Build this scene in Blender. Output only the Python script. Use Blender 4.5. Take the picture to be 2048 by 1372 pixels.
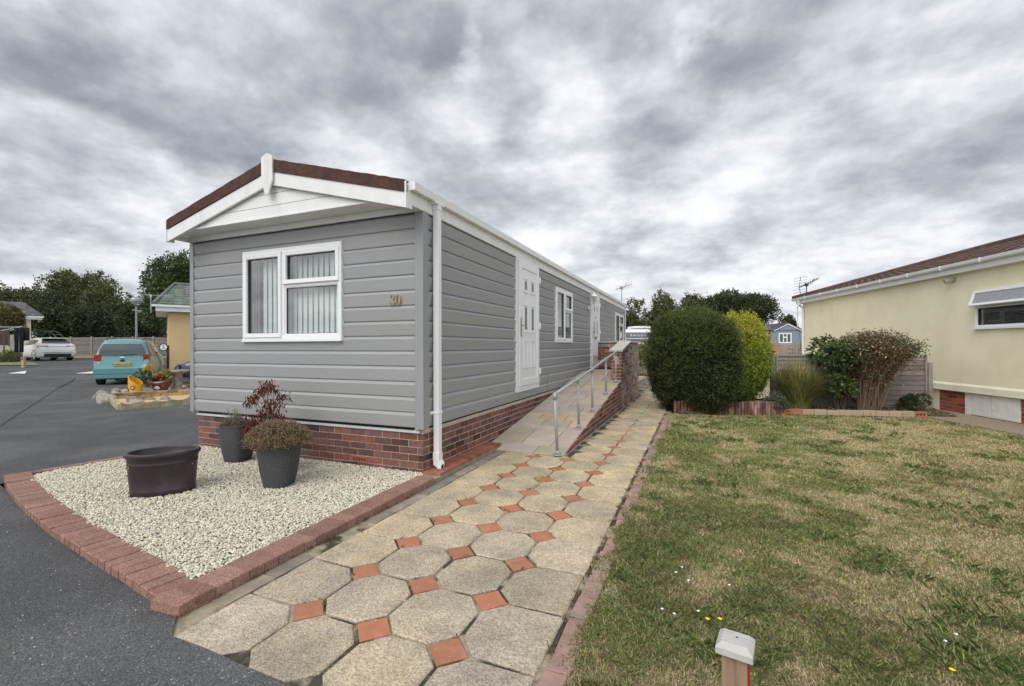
import bpy, math, random
import numpy as np
from mathutils import Vector, Matrix
PI = math.pi; R = math.radians
rnd = random.Random(7); rng = np.random.default_rng(7)
for o in list(bpy.data.objects): bpy.data.objects.remove(o)
scene = bpy.context.scene; C = scene.collection

# ------------------------------------------------------------------ camera
TH = math.atan(371/900.0); CH = 1.36
cam = bpy.data.cameras.new('camera'); camo = bpy.data.objects.new('camera', cam); C.objects.link(camo)
cam.sensor_width = 36; cam.lens = 36*900/2048; cam.shift_y = 7/2048
cam.clip_start = .05; cam.clip_end = 3000
camo.matrix_world = Matrix.Translation((0, 0, CH)) @ Matrix.Rotation(TH, 4, 'Z') @ Matrix.Rotation(PI/2, 4, 'X') @ Matrix.Rotation(-.0027, 4, 'Z')
scene.camera = camo

# ------------------------------------------------------------------ sky
SUN_EL, SUN_AZ = R(46), R(10)          # sun stands behind the camera, a little to its left
world = bpy.data.worlds.new('World'); scene.world = world; world.use_nodes = True
nt = world.node_tree; N = nt.nodes; L = nt.links
for n in list(N): N.remove(n)
def nn(t, **k):
    n = N.new(t)
    for a, b in k.items(): setattr(n, a, b)
    return n
def mth(op, a, b=None, clamp=False):
    n = nn('ShaderNodeMath', operation=op); n.use_clamp = clamp
    for i, s in enumerate((a, b)):
        if s is None: continue
        if isinstance(s, (int, float)): n.inputs[i].default_value = s
        else: L.new(s, n.inputs[i])
    return n.outputs[0]
tc = nn('ShaderNodeTexCoord'); sep = nn('ShaderNodeSeparateXYZ'); L.new(tc.outputs['Generated'], sep.inputs[0])
zz = mth('ADD', mth('MAXIMUM', sep.outputs[2], 0.0), .30)
px = mth('DIVIDE', sep.outputs[0], zz); py = mth('DIVIDE', sep.outputs[1], zz)
cmb = nn('ShaderNodeCombineXYZ'); L.new(px, cmb.inputs[0]); L.new(py, cmb.inputs[1]); cmb.inputs[2].default_value = 3.3
def noise(scale, detail=7, rough=.55, dist=0, vec=None):
    n = nn('ShaderNodeTexNoise'); n.inputs['Scale'].default_value = scale; n.inputs['Detail'].default_value = detail
    n.inputs['Roughness'].default_value = rough; n.inputs['Distortion'].default_value = dist
    L.new(vec or cmb.outputs[0], n.inputs['Vector']); return n
warp = noise(4.5, 6, .55)
wv = nn('ShaderNodeVectorMath', operation='MULTIPLY_ADD'); L.new(warp.outputs['Color'], wv.inputs[0])
wv.inputs[1].default_value = (.30, .30, 0); L.new(cmb.outputs[0], wv.inputs[2])
wv2 = nn('ShaderNodeVectorMath', operation='SUBTRACT'); L.new(wv.outputs[0], wv2.inputs[0]); wv2.inputs[1].default_value = (.15, .15, 3.3)
dens = mth('MULTIPLY', noise(2.1, 9, .56, .1).outputs['Fac'], 1.0)
fine = noise(7.5, 8, .58, .1).outputs['Fac']
strk = nn('ShaderNodeMapping'); strk.inputs['Rotation'].default_value = (0, 0, R(25)); strk.inputs['Scale'].default_value = (1.6, 3.6, 1); L.new(cmb.outputs[0], strk.inputs[0])
streak = noise(1.5, 6, .5, .2, strk.outputs[0]).outputs['Fac']
val = mth('ADD', mth('MULTIPLY', dens, .98), mth('ADD', mth('MULTIPLY', fine, .34), mth('MULTIPLY', streak, .04)))
# broad banks of darker and lighter cloud: centre on the cloud layer, radii, turn, strength
BL = [(-1.233, 0.471, 0.184, 0.13, 0.6, 0.17), (-1.055, 0.494, 0.102, 0.07, 0.56, 0.06), (-1.175, 0.676, 0.129, 0.076, 0.59, 0.1), (-1.188, 0.833, 0.164, 0.095, 0.58, 0.14), (-1.185, 0.969, 0.127, 0.09, 0.58, 0.1),
      (-1.521, 0.554, 0.118, 0.086, 0.68, 0.06), (-0.526, 0.815, 0.1, 0.087, 0.43, 0.13), (-0.562, 0.913, 0.07, 0.068, 0.43, 0.06), (-0.405, 1.103, 0.117, 0.139, 0.37, 0.1), (-0.371, 0.858, 0.062, 0.083, 0.39, 0.09),
      (-0.236, 0.912, 0.082, 0.083, 0.35, 0.05), (0.055, 1.099, 0.114, 0.097, 0.26, 0.14), (-0.14, 0.947, 0.091, 0.083, 0.33, 0.07), (-0.068, 1.238, 0.148, 0.099, 0.27, 0.07), (0.332, 1.37, 0.182, 0.102, 0.16, 0.07),
      (0.644, 1.49, 0.144, 0.109, 0.08, 0.05), (-0.438, 1.235, 0.101, 0.08, 0.36, 0.07), (0.142, 1.035, 0.065, 0.063, 0.26, 0.05), (-0.835, 0.788, 0.124, 0.117, 0.5, -0.1), (-1.203, 0.59, 0.048, 0.029, 0.61, -0.12),
      (-0.824, 0.944, 0.117, 0.085, 0.49, -0.06), (-0.477, 0.892, 0.029, 0.095, 0.42, -0.12), (-0.323, 1.098, 0.038, 0.077, 0.36, -0.08), (-0.002, 1.011, 0.03, 0.05, 0.3, -0.13), (0.422, 1.092, 0.072, 0.05, 0.21, -0.12),
      (0.064, 1.561, 0.13, 0.075, 0.2, -0.07), (-0.304, 1.356, 0.09, 0.067, 0.32, -0.06), (-1.054, 0.577, 0.056, 0.07, 0.57, -0.04), (-0.745, 0.678, 0.078, 0.063, 0.49, -0.03), (-1.894, 0.82, 0.2, 0.095, 0.78, 0.05),
      (0.869, 1.898, 0.112, 0.149, -0.05, 0.02)]
for cx, cy, ax, ay, rot, s in BL:
    mp = nn('ShaderNodeMapping', vector_type='TEXTURE'); mp.inputs['Location'].default_value = (cx, cy, 0); mp.inputs['Rotation'].default_value = (0, 0, rot)
    mp.inputs['Scale'].default_value = (ax, ay, 1); L.new(wv2.outputs[0], mp.inputs[0])
    ln = nn('ShaderNodeVectorMath', operation='LENGTH'); L.new(mp.outputs[0], ln.inputs[0])
    mr = nn('ShaderNodeMapRange', interpolation_type='SMOOTHERSTEP'); L.new(ln.outputs['Value'], mr.inputs[0])
    mr.inputs[1].default_value = 0.1; mr.inputs[2].default_value = 1.6; mr.inputs[3].default_value = s*(1.3 if s > 0 else .8); mr.inputs[4].default_value = 0
    val = mth('SUBTRACT', val, mr.outputs[0])
hz = nn('ShaderNodeMapRange', interpolation_type='SMOOTHSTEP'); L.new(sep.outputs[2], hz.inputs[0])
hz.inputs[1].default_value = 0.0; hz.inputs[2].default_value = .45; hz.inputs[3].default_value = .10; hz.inputs[4].default_value = .025
val = mth('ADD', val, hz.outputs[0])
cr = nn('ShaderNodeValToRGB'); L.new(val, cr.inputs[0]); e = cr.color_ramp; e.interpolation = 'B_SPLINE'
e.elements[0].position = .40; e.elements[0].color = (.215, .235, .265, 1)
e.elements[1].position = .93; e.elements[1].color = (.84, .86, .89, 1)
for p, c in ((.53, (.31, .335, .365, 1)), (.64, (.44, .46, .50, 1)), (.74, (.60, .625, .66, 1)), (.83, (.76, .78, .81, 1))):
    q = e.elements.new(p); q.color = c
sky = nn('ShaderNodeTexSky', sky_type='NISHITA'); sky.sun_disc = False; sky.sun_elevation = SUN_EL; sky.sun_rotation = PI-SUN_AZ
mx = nn('ShaderNodeMixRGB'); mx.inputs[0].default_value = .975; L.new(sky.outputs[0], mx.inputs[1])
mul = nn('ShaderNodeVectorMath', operation='SCALE'); L.new(cr.outputs[0], mul.inputs[0]); 
bk = nn('ShaderNodeVectorMath', operation='DOT_PRODUCT'); L.new(tc.outputs['Generated'], bk.inputs[0]); bk.inputs[1].default_value = (.38, -.925, 0)
bkr = nn('ShaderNodeMapRange', interpolation_type='SMOOTHSTEP'); L.new(bk.outputs['Value'], bkr.inputs[0]); bkr.inputs[1].default_value = -.45; bkr.inputs[2].default_value = .55; bkr.inputs[3].default_value = 9.6; bkr.inputs[4].default_value = 14.5   # unseen sky behind the camera made brighter, added fill for the walls
L.new(bkr.outputs[0], mul.inputs['Scale'])
L.new(mul.outputs[0], mx.inputs[2])
bg = nn('ShaderNodeBackground'); bg.inputs['Strength'].default_value = .105; L.new(mx.outputs[0], bg.inputs[0])
wo = nn('ShaderNodeOutputWorld'); L.new(bg.outputs[0], wo.inputs[0])

# ------------------------------------------------------------------ sun through the overcast
sl = bpy.data.lights.new('sun', 'SUN'); sl.energy = 1.5; sl.angle = R(40); sl.color = (1, .955, .89)
so = bpy.data.objects.new('sun', sl); C.objects.link(so)
sdir = Vector((math.sin(-SUN_AZ)*math.cos(SUN_EL), -math.cos(SUN_AZ)*math.cos(SUN_EL), math.sin(SUN_EL)))
so.rotation_euler = sdir.to_track_quat('Z', 'Y').to_euler()
scene.view_settings.view_transform = 'Standard'; scene.view_settings.look = 'None'
scene.view_settings.exposure = .30; scene.view_settings.gamma = 1

# ------------------------------------------------------------------ helpers
def tag(o, label=None, cat=None, group=None, kind=None):
    if label: o['label'] = label
    if cat: o['category'] = cat
    if group: o['group'] = group
    if kind: o['kind'] = kind
    return o
def empty(name, loc=(0, 0, 0), rz=0, label=None, cat=None, group=None):
    o = bpy.data.objects.new(name, None); C.objects.link(o); o.location = loc; o.rotation_euler = (0, 0, rz)
    o.empty_display_size = .1
    return tag(o, label, cat, group)
def copy_tree(o, parent=None):
    c = o.copy(); C.objects.link(c)
    if parent: c.parent = parent
    for ch in [x for x in list(C.objects) if x.parent == o]: copy_tree(ch, c)
    return c
class MB:
    def __init__(s): s.v = []; s.f = []; s.m = []; s.t = []
    def add(s, vs, fs, m=0, t=(1, 1, 1)):
        b = len(s.v); s.v += [tuple(p) for p in vs]
        for f in fs: s.f.append([b+i for i in f]); s.m.append(m); s.t.append(t)
    def box(s, x0, x1, y0, y1, z0, z1, m=0, t=(1, 1, 1), P=None, zs=None):
        q = [(x0, y0, z0), (x1, y0, z0), (x1, y1, z0), (x0, y1, z0), (x0, y0, z1), (x1, y0, z1), (x1, y1, z1), (x0, y1, z1)]
        if zs: q = [(a, b, min(c, zs(a, b))) for a, b, c in q]
        if P: q = [P(*a) for a in q]
        s.add(q, [(0, 3, 2, 1), (4, 5, 6, 7), (0, 1, 5, 4), (1, 2, 6, 5), (2, 3, 7, 6), (3, 0, 4, 7)], m, t)
    def prism(s, poly, z0, z1, m=0, t=(1, 1, 1), P=None, cham=0):
        n = len(poly); lo = [(a, b, z0) for a, b in poly]; hi = [(a, b, z1) for a, b in poly]
        fs = [tuple(range(n))[::-1]] + [(i, (i+1) % n, n+(i+1) % n, n+i) for i in range(n)]
        vs = lo+hi
        if cham:
            cx = sum(a for a, b in poly)/n; cy = sum(b for a, b in poly)/n
            vs = lo+[(a, b, z1-cham) for a, b in poly]
            for a, b in poly:
                d = math.hypot(a-cx, b-cy); k = 1-cham*1.3/max(d, .01); vs.append((cx+(a-cx)*k, cy+(b-cy)*k, z1))
            fs += [(n+i, n+(i+1) % n, 2*n+(i+1) % n, 2*n+i) for i in range(n)] + [tuple(range(2*n, 3*n))]
        else: fs += [tuple(range(n, 2*n))]
        if P: vs = [P(*a) for a in vs]
        s.add(vs, fs, m, t)
    def extr(s, prof, a, b, P, m=0, t=(1, 1, 1), closed=False, caps=False):
        # prof: (o,z) points, swept along s from a to b; P(s,o,z)
        n = len(prof); vs = [P(a, o, z) for o, z in prof]+[P(b, o, z) for o, z in prof]
        k = n if closed else n-1
        fs = [(i, (i+1) % n, n+(i+1) % n, n+i) for i in range(k)]
        if caps: fs += [tuple(range(n))[::-1], tuple(range(n, 2*n))]
        s.add(vs, fs, m, t)
    def tube(s, pts, r, n=8, m=0, t=(1, 1, 1), cap=True):
        pts = [Vector(p) for p in pts]; k = len(pts); rr = r if isinstance(r, (list, tuple)) else [r]*k
        vs = []; ref = None
        for i, p in enumerate(pts):
            d = (pts[min(i+1, k-1)]-pts[max(i-1, 0)]).normalized()
            if ref is None:
                ref = Vector((1, 0, 0)) if abs(d.x) < .9 else Vector((0, 1, 0))
            a = (ref-d*ref.dot(d)).normalized(); b = d.cross(a); ref = a
            for j in range(n): vs.append(p+(a*math.cos(2*PI*j/n)+b*math.sin(2*PI*j/n))*rr[i])
        fs = [(i*n+j, i*n+(j+1) % n, (i+1)*n+(j+1) % n, (i+1)*n+j) for i in range(k-1) for j in range(n)]
        if cap: fs += [tuple(range(n))[::-1], tuple(range((k-1)*n, k*n))]
        s.add(vs, fs, m, t)
    def lathe(s, prof, c=(0, 0, 0), n=24, sx=1, sy=1, m=0, t=(1, 1, 1), pw=2, rz=0):
        vs = []; k = len(prof)
        for r, z in prof:
            for j in range(n):
                a = 2*PI*j/n; ca, sa = math.cos(a), math.sin(a)
                q = (abs(ca)**pw+abs(sa)**pw)**(-1/pw)
                x, y = r*q*ca*sx, r*q*sa*sy
                vs.append((c[0]+x*math.cos(rz)-y*math.sin(rz), c[1]+x*math.sin(rz)+y*math.cos(rz), c[2]+z))
        fs = [(i*n+j, i*n+(j+1) % n, (i+1)*n+(j+1) % n, (i+1)*n+j) for i in range(k-1) for j in range(n)]
        fs += [tuple(range(n))[::-1], tuple(range((k-1)*n, k*n))]
        s.add(vs, fs, m, t)
    def build(s, name, mats, parent=None, smooth=False, bevel=0, loc=None, fix=True):
        me = bpy.data.meshes.new(name); me.from_pydata(s.v, [], s.f)
        mats = mats if isinstance(mats, (list, tuple)) else [mats]
        for q in mats: me.materials.append(q)
        me.polygons.foreach_set('material_index', s.m)
        at = me.attributes.new('tint', 'FLOAT_VECTOR', 'FACE'); at.data.foreach_set('vector', [x for q in s.t for x in q])
        if fix:
            import bmesh
            b = bmesh.new(); b.from_mesh(me); bmesh.ops.recalc_face_normals(b, faces=b.faces); b.to_mesh(me); b.free()
        if smooth: me.shade_smooth()
        o = bpy.data.objects.new(name, me); C.objects.link(o)
        if parent: o.parent = parent
        if loc: o.location = loc
        if bevel:
            bv = o.modifiers.new('bevel', 'BEVEL'); bv.width = bevel; bv.segments = 2; bv.limit_method = 'ANGLE'
        return o
def npmesh(name, V, F, mats, parent=None, tint=None, dom='FACE', smooth=False, midx=None):
    me = bpy.data.meshes.new(name); nf, k = F.shape
    me.vertices.add(len(V)); me.vertices.foreach_set('co', V.astype(np.float32).ravel())
    me.loops.add(nf*k); me.loops.foreach_set('vertex_index', F.astype(np.int32).ravel())
    me.polygons.add(nf); me.polygons.foreach_set('loop_start', np.arange(0, nf*k, k, dtype=np.int32))
    me.polygons.foreach_set('loop_total', np.full(nf, k, dtype=np.int32))
    for q in (mats if isinstance(mats, (list, tuple)) else [mats]): me.materials.append(q)
    if midx is not None: me.polygons.foreach_set('material_index', midx.astype(np.int32))
    me.update(calc_edges=True)
    if tint is not None:
        at = me.attributes.new('tint', 'FLOAT_VECTOR', dom); at.data.foreach_set('vector', tint.astype(np.float32).ravel())
    if smooth: me.shade_smooth()
    o = bpy.data.objects.new(name, me); C.objects.link(o)
    if parent: o.parent = parent
    return o
def mat(name, col, rough=.7, var=.12, vs=5, bump=0, bs=60, metal=0, spec=.4, col2=None, s2=2, t2=.55, w2=.08, amt2=1, st=(1, 1, 1), st2=(1, 1, 1), coat=0, transl=0, bd=.004, vdet=6, alpha=1):
    m = bpy.data.materials.new(name); m.use_nodes = True; t = m.node_tree; n = t.nodes; l = t.links
    b = n['Principled BSDF']; b.inputs['Roughness'].default_value = rough; b.inputs['Metallic'].default_value = metal
    b.inputs['Specular IOR Level'].default_value = spec; b.inputs['Coat Weight'].default_value = coat
    tcn = n.new('ShaderNodeTexCoord')
    def no(sc, det, stv, r=.6):
        mp = n.new('ShaderNodeMapping'); mp.inputs['Scale'].default_value = stv; l.new(tcn.outputs['Object'], mp.inputs[0])
        q = n.new('ShaderNodeTexNoise'); q.inputs['Scale'].default_value = sc; q.inputs['Detail'].default_value = det; q.inputs['Roughness'].default_value = r
        l.new(mp.outputs[0], q.inputs['Vector']); return q
    base = n.new('ShaderNodeRGB'); base.outputs[0].default_value = (*col, 1); out = base.outputs[0]
    if col2:
        q = no(s2, 6, st2); mr = n.new('ShaderNodeMapRange'); mr.interpolation_type = 'SMOOTHSTEP'; l.new(q.outputs['Fac'], mr.inputs[0])
        mr.inputs[1].default_value = t2-w2; mr.inputs[2].default_value = t2+w2; mr.inputs[4].default_value = amt2
        mi = n.new('ShaderNodeMixRGB'); l.new(mr.outputs[0], mi.inputs[0]); l.new(out, mi.inputs[1]); mi.inputs[2].default_value = (*col2, 1); out = mi.outputs[0]
    if var:
        q = no(vs, vdet, st); mr = n.new('ShaderNodeMapRange'); l.new(q.outputs['Fac'], mr.inputs[0])
        mr.inputs[1].default_value = .3; mr.inputs[2].default_value = .7; mr.inputs[3].default_value = 1-var; mr.inputs[4].default_value = 1+var
        sc = n.new('ShaderNodeVectorMath'); sc.operation = 'SCALE'; l.new(out, sc.inputs[0]); l.new(mr.outputs[0], sc.inputs['Scale']); out = sc.outputs[0]
    a = n.new('ShaderNodeAttribute'); a.attribute_name = 'tint'
    ml = n.new('ShaderNodeVectorMath'); ml.operation = 'MULTIPLY'; l.new(out, ml.inputs[0]); l.new(a.outputs['Vector'], ml.inputs[1]); out = ml.outputs[0]
    l.new(out, b.inputs['Base Color'])
    if bump:
        q = no(bs, 5, st); bp = n.new('ShaderNodeBump'); bp.inputs['Strength'].default_value = bump; bp.inputs['Distance'].default_value = bd
        l.new(q.outputs['Fac'], bp.inputs['Height']); l.new(bp.outputs[0], b.inputs['Normal'])
    if transl:
        tr = n.new('ShaderNodeBsdfTranslucent'); l.new(out, tr.inputs[0]); ms = n.new('ShaderNodeMixShader'); ms.inputs[0].default_value = transl
        o = n['Material Output']; l.new(b.outputs[0], ms.inputs[1]); l.new(tr.outputs[0], ms.inputs[2]); l.new(ms.outputs[0], o.inputs[0])
    return m
def speckle(m, cols, scale=180, amt=.8, bump=.5):
    """crushed-stone speckle from a voronoi, mixed over a material's colour"""
    t = m.node_tree; n = t.nodes; l = t.links; b = n['Principled BSDF']
    src = b.inputs['Base Color'].links[0].from_socket
    tcn = n.new('ShaderNodeTexCoord'); v = n.new('ShaderNodeTexVoronoi'); v.inputs['Scale'].default_value = scale; l.new(tcn.outputs['Object'], v.inputs['Vector'])
    s = n.new('ShaderNodeSeparateColor'); l.new(v.outputs['Color'], s.inputs[0]); r = n.new('ShaderNodeValToRGB'); l.new(s.outputs[0], r.inputs[0])
    e = r.color_ramp; e.interpolation = 'CONSTANT'; e.elements[0].color = (*cols[0][1], 1); e.elements[0].position = 0; e.elements[1].position = cols[1][0]; e.elements[1].color = (*cols[1][1], 1)
    for p, c in cols[2:]:
        q = e.elements.new(p); q.color = (*c, 1)
    mi = n.new('ShaderNodeMixRGB'); mi.blend_type = 'MULTIPLY'; mi.inputs[0].default_value = amt; l.new(src, mi.inputs[1]); l.new(r.outputs[0], mi.inputs[2]); l.new(mi.outputs[0], b.inputs['Base Color'])
    if bump:
        bp = n.new('ShaderNodeBump'); bp.inputs['Strength'].default_value = bump; bp.inputs['Distance'].default_value = .003; bp.invert = True
        l.new(v.outputs['Distance'], bp.inputs['Height']); l.new(bp.outputs[0], b.inputs['Normal'])
    return m
def glass(name, tintc=(.9, .95, .93), refl=.22, rough=.0):
    m = bpy.data.materials.new(name); m.use_nodes = True; t = m.node_tree; n = t.nodes; l = t.links
    n.remove(n['Principled BSDF']); tr = n.new('ShaderNodeBsdfTransparent'); tr.inputs[0].default_value = (*tintc, 1)
    g = n.new('ShaderNodeBsdfGlossy'); g.inputs['Roughness'].default_value = rough; ms = n.new('ShaderNodeMixShader')
    f = n.new('ShaderNodeLayerWeight'); f.inputs[0].default_value = .5; p5 = n.new('ShaderNodeMath'); p5.operation = 'POWER'; p5.inputs[1].default_value = 4; l.new(f.outputs['Facing'], p5.inputs[0])
    a = n.new('ShaderNodeMath'); a.operation = 'MULTIPLY_ADD'; a.use_clamp = True; l.new(p5.outputs[0], a.inputs[0]); a.inputs[1].default_value = 1-refl; a.inputs[2].default_value = refl; l.new(a.outputs[0], ms.inputs[0])
    l.new(tr.outputs[0], ms.inputs[1]); l.new(g.outputs[0], ms.inputs[2]); l.new(ms.outputs[0], n['Material Output'].inputs[0])
    return m
def jit(a=.1, hue=.03, r=rnd):
    k = 1+r.uniform(-a, a); return (k*(1+r.uniform(-hue, hue)), k, k*(1+r.uniform(-hue, hue)))
# a point D metres ahead of the camera plane in the direction of a column of the photograph (used to read off positions)
VX, VY = -math.sin(TH), math.cos(TH)
def at(x, D, z=0):
    u = (x-1024)/900*D; return (VX*D+VY*u, VY*D-VX*u, z)
def sstep(t): t = max(0, min(1, t)); return t*t*(3-2*t)
def gz(x, y): return .55*sstep((-x-22)/12) if y < 200 else 0.55*sstep((-x-22)/12)
def gat(x, D, dz=0):
    p = at(x, D); return (p[0], p[1], gz(p[0], p[1])+dz)
def text(name, body, size, M4, m, parent=None, ext=.002, sx=1):
    cu = bpy.data.curves.new(name, 'FONT'); cu.body = body; cu.size = size; cu.extrude = ext; cu.align_x = 'CENTER'; cu.align_y = 'CENTER'
    t = bpy.data.objects.new(name, cu); C.objects.link(t); bpy.context.view_layer.update()
    me = bpy.data.meshes.new_from_object(t.evaluated_get(bpy.context.evaluated_depsgraph_get()))
    bpy.data.objects.remove(t); me.materials.clear(); me.materials.append(m); me.transform(M4 @ Matrix.Diagonal((sx, 1, 1, 1)))
    at_ = me.attributes.new('tint', 'FLOAT_VECTOR', 'FACE'); at_.data.foreach_set('vector', [1.0]*(3*len(me.polygons)))
    o = bpy.data.objects.new(name, me); C.objects.link(o); me.name = name
    if parent: o.parent = parent
    return o
def face_matrix(origin, right, up):
    r = Vector(right).normalized(); u = Vector(up).normalized(); n = r.cross(u)
    m = Matrix((r, u, n)).transposed().to_4x4(); return Matrix.Translation(origin) @ m
# numpy value noise
_H = rng.random((256, 256))
def vnoise(x, y, s):
    x = np.asarray(x)*s+57.3; y = np.asarray(y)*s+91.7; xi = np.floor(x).astype(int); yi = np.floor(y).astype(int); fx = x-xi; fy = y-yi
    fx = fx*fx*(3-2*fx); fy = fy*fy*(3-2*fy); h = lambda i, j: _H[i % 256, j % 256]
    return (h(xi, yi)*(1-fx)+h(xi+1, yi)*fx)*(1-fy)+(h(xi, yi+1)*(1-fx)+h(xi+1, yi+1)*fx)*fy
def fbm(x, y, s, o=4): return sum(vnoise(x, y, s*2**i)/2**i for i in range(o))/sum(1/2**i for i in range(o))
def unit(a): return a/np.maximum(np.linalg.norm(a, axis=1, keepdims=True), 1e-6)
def leaves(name, P, Ln, W, m, parent=None, dirs=None, tint=None, spread=1.0, fold=.15):
    """leaf-shaped faces at the points P, each pointing along dirs (random when spread is 1)"""
    n = len(P); d = rng.normal(size=(n, 3))
    if dirs is not None: d = d*spread+dirs
    d = unit(d); s = unit(np.cross(d, rng.normal(size=(n, 3)))); u = np.cross(s, d)
    Ln = Ln*(.7+.6*rng.random((n, 1))); W = W*(.7+.6*rng.random((n, 1)))
    V = np.stack([P, P+d*Ln*.45+s*W/2+u*Ln*fold, P+d*Ln, P+d*Ln*.45-s*W/2+u*Ln*fold], 1).reshape(-1, 3)
    F = np.arange(4*n).reshape(n, 4)
    if tint is None:
        k = .75+.5*rng.random((n, 1)); tint = np.hstack([k*(.85+.3*rng.random((n, 1))), k, k*(.85+.3*rng.random((n, 1)))])
    return npmesh(name, V, F, m, parent, tint)
def crown_pts(c, rad, n, lumps=16, seed=1, lr=.45, low=-.35, shell=.75):
    g = np.random.default_rng(seed); rad = np.array(rad); c = np.array(c)
    lc = unit(g.normal(size=(lumps, 3))); lc[:, 2] = np.maximum(lc[:, 2], low); lc *= (.45+.3*g.random((lumps, 1)))
    lR = lr*(.65+.6*g.random(lumps)); w = lR**2/np.sum(lR**2); k = g.choice(lumps, n, p=w)
    d = unit(g.normal(size=(n, 3))); r = lR[k]*(shell+(1.12-shell)*g.random(n)**.7)
    keep = (d[:, 2] > -.7)
    # leaf clumps: snap part of the points to a coarser set of twig ends
    P = lc[k]+d*r[:, None]
    tw = P[g.choice(n, max(n//14, 8))]; j = g.choice(len(tw), n); mixp = g.random(n) < .72
    P[mixp] = tw[j[mixp]]+g.normal(size=(mixp.sum(), 3))*.045
    out = unit(P-np.array([0, 0, -.4]))
    return c+P[keep]*rad, out[keep]
MATS = {}
exec_list = []
# ------------------------------------------------------------------ materials
tarmac = mat('tarmac', (.070, .071, .073), .85, .10, 1.2, .9, 260, col2=(.098, .099, .10), s2=.6, t2=.52, w2=.12, bd=.004)
speckle(tarmac, [(0, (.62, .62, .62)), (.3, (1, 1, 1)), (.6, (1.35, 1.35, 1.35)), (.93, (1.9, 1.9, 1.9)), (.992, (4.2, 4.2, 4.2))], 160, .8, 1.0)
concrete_edge = mat('haunch_concrete', (.26, .225, .18), .9, .25, 9, .6, 90)
mortar = mat('mortar', (.46, .40, .33), .95, .2, 12, .5, 150)
joint = mat('joint_sand', (.32, .275, .19), .95, .35, 14, .6, 120, col2=(.055, .05, .035), s2=3.2, t2=.49, w2=.05)
slab_m = mat('exposed_aggregate_slab', (.53, .435, .305), .9, .20, 4, 0, col2=(.40, .345, .27), s2=1.5, t2=.5, w2=.13)
speckle(slab_m, [(0, (.55, .53, .5)), (.22, (.82, .8, .76)), (.5, (1.0, 1.0, 1.0)), (.8, (1.28, 1.27, 1.22))], 130, .7, .8)
terra = mat('terracotta_tile', (.40, .165, .095), .75, .12, 14, .3, 60, col2=(.42, .2, .13), s2=7, t2=.6, w2=.1)
block_m = mat('red_block_paver', (.275, .155, .122), .9, .14, 8, 0)
speckle(block_m, [(0, (.65, .62, .6)), (.25, (1, 1, 1)), (.75, (1.25, 1.2, 1.2)), (.96, (1.9, 2.1, 2.2))], 190, .8, .7)
brick_m = mat('red_brick', (.17, .078, .062), .85, .25, 26, .7, 80, col2=(.115, .07, .066), s2=14, t2=.54, w2=.08)
pale_brick = mat('efflorescent_brick', (.27, .20, .18), .9, .3, 26, .6, 80, col2=(.38, .34, .325), s2=9, t2=.5, w2=.12)
siding_m = mat('grey_composite_board', (.335, .338, .34), .6, .075, 2.2, .6, 7, st=(1.5, 1.5, 55), bd=.003)
trim_m = mat('grey_corner_trim', (.285, .292, .305), .5, .03, 5, 0)
upvc = mat('white_upvc', (.80, .81, .82), .33, .02, 3, 0, spec=.5)
upvc2 = mat('weathered_white_upvc', (.79, .79, .78), .45, .05, 4, .1, 40, col2=(.66, .655, .63), s2=3.5, t2=.66, w2=.12, st2=(1, 1, .4))
felt_m = mat('red_mineral_felt', (.095, .044, .033), .95, .3, 30, .8, 200, col2=(.075, .036, .032), s2=6, t2=.5)
roof_dark = mat('brown_roof_sheet', (.10, .06, .05), .9, .2, 6, .4, 60)
ledge_m = mat('ledge_render', (.50, .51, .52), .85, .12, 8, .4, 60)
dark_m = mat('dark_gap', (.015, .015, .016), .9, 0)
room_m = mat('room_interior', (.16, .155, .15), .9, .1, 2)
blind_m = mat('vertical_blind', (.80, .83, .81), .8, .03, 3, transl=.15)
brass = mat('brass', (.42, .34, .20), .4, .05, 6, metal=1)
galv = mat('galvanised_steel', (.40, .41, .42), .6, .18, 40, 0, metal=.35)
black_pl = mat('black_plastic', (.018, .018, .02), .45, .1, 8)
gls = glass('window_glass'); gls_dark = glass('obscured_glass', (.25, .27, .27), .22, .08)
leaf_a = mat('leaf_mid', (.075, .105, .035), .55, 0, transl=.22)
soil = mat('soil', (.085, .065, .045), .95, .3, 8, .8, 60, col2=(.17, .135, .09), s2=12, t2=.56)
bark = mat('bark', (.10, .075, .055), .9, .3, 12, .6, 40)

# ------------------------------------------------------------------ ground, road
def sheet(name, x0, x1, y0, y1, dz, m, nx=40, ny=40, xs=None, ys=None, hole=None):
    xs = xs if xs is not None else [x0+(x1-x0)*i/nx for i in range(nx+1)]; ys = ys if ys is not None else [y0+(y1-y0)*i/ny for i in range(ny+1)]
    b = MB(); vs = [(x, y, gz(x, y)+dz) for y in ys for x in xs]; w = len(xs)
    fs = [(j*w+i, j*w+i+1, (j+1)*w+i+1, (j+1)*w+i) for j in range(len(ys)-1) for i in range(w-1)]
    b.add(vs, fs); return tag(b.build(name, m, smooth=True), kind='structure')
soil_g = mat('ground_earth', (.11, .11, .06), .95, .25, 1.5, .5, 20)
gx = [-900, -400, -200, -120]+[-80+4*i for i in range(0, 13)]+[-30+2*i for i in range(0, 12)]+[0, 30, 80, 200, 500, 900]
sheet('ground', 0, 0, 0, 0, -.06, soil_g, xs=gx, ys=[-300, -60, 0, 10, 20, 40, 80, 200, 500, 1200])
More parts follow.
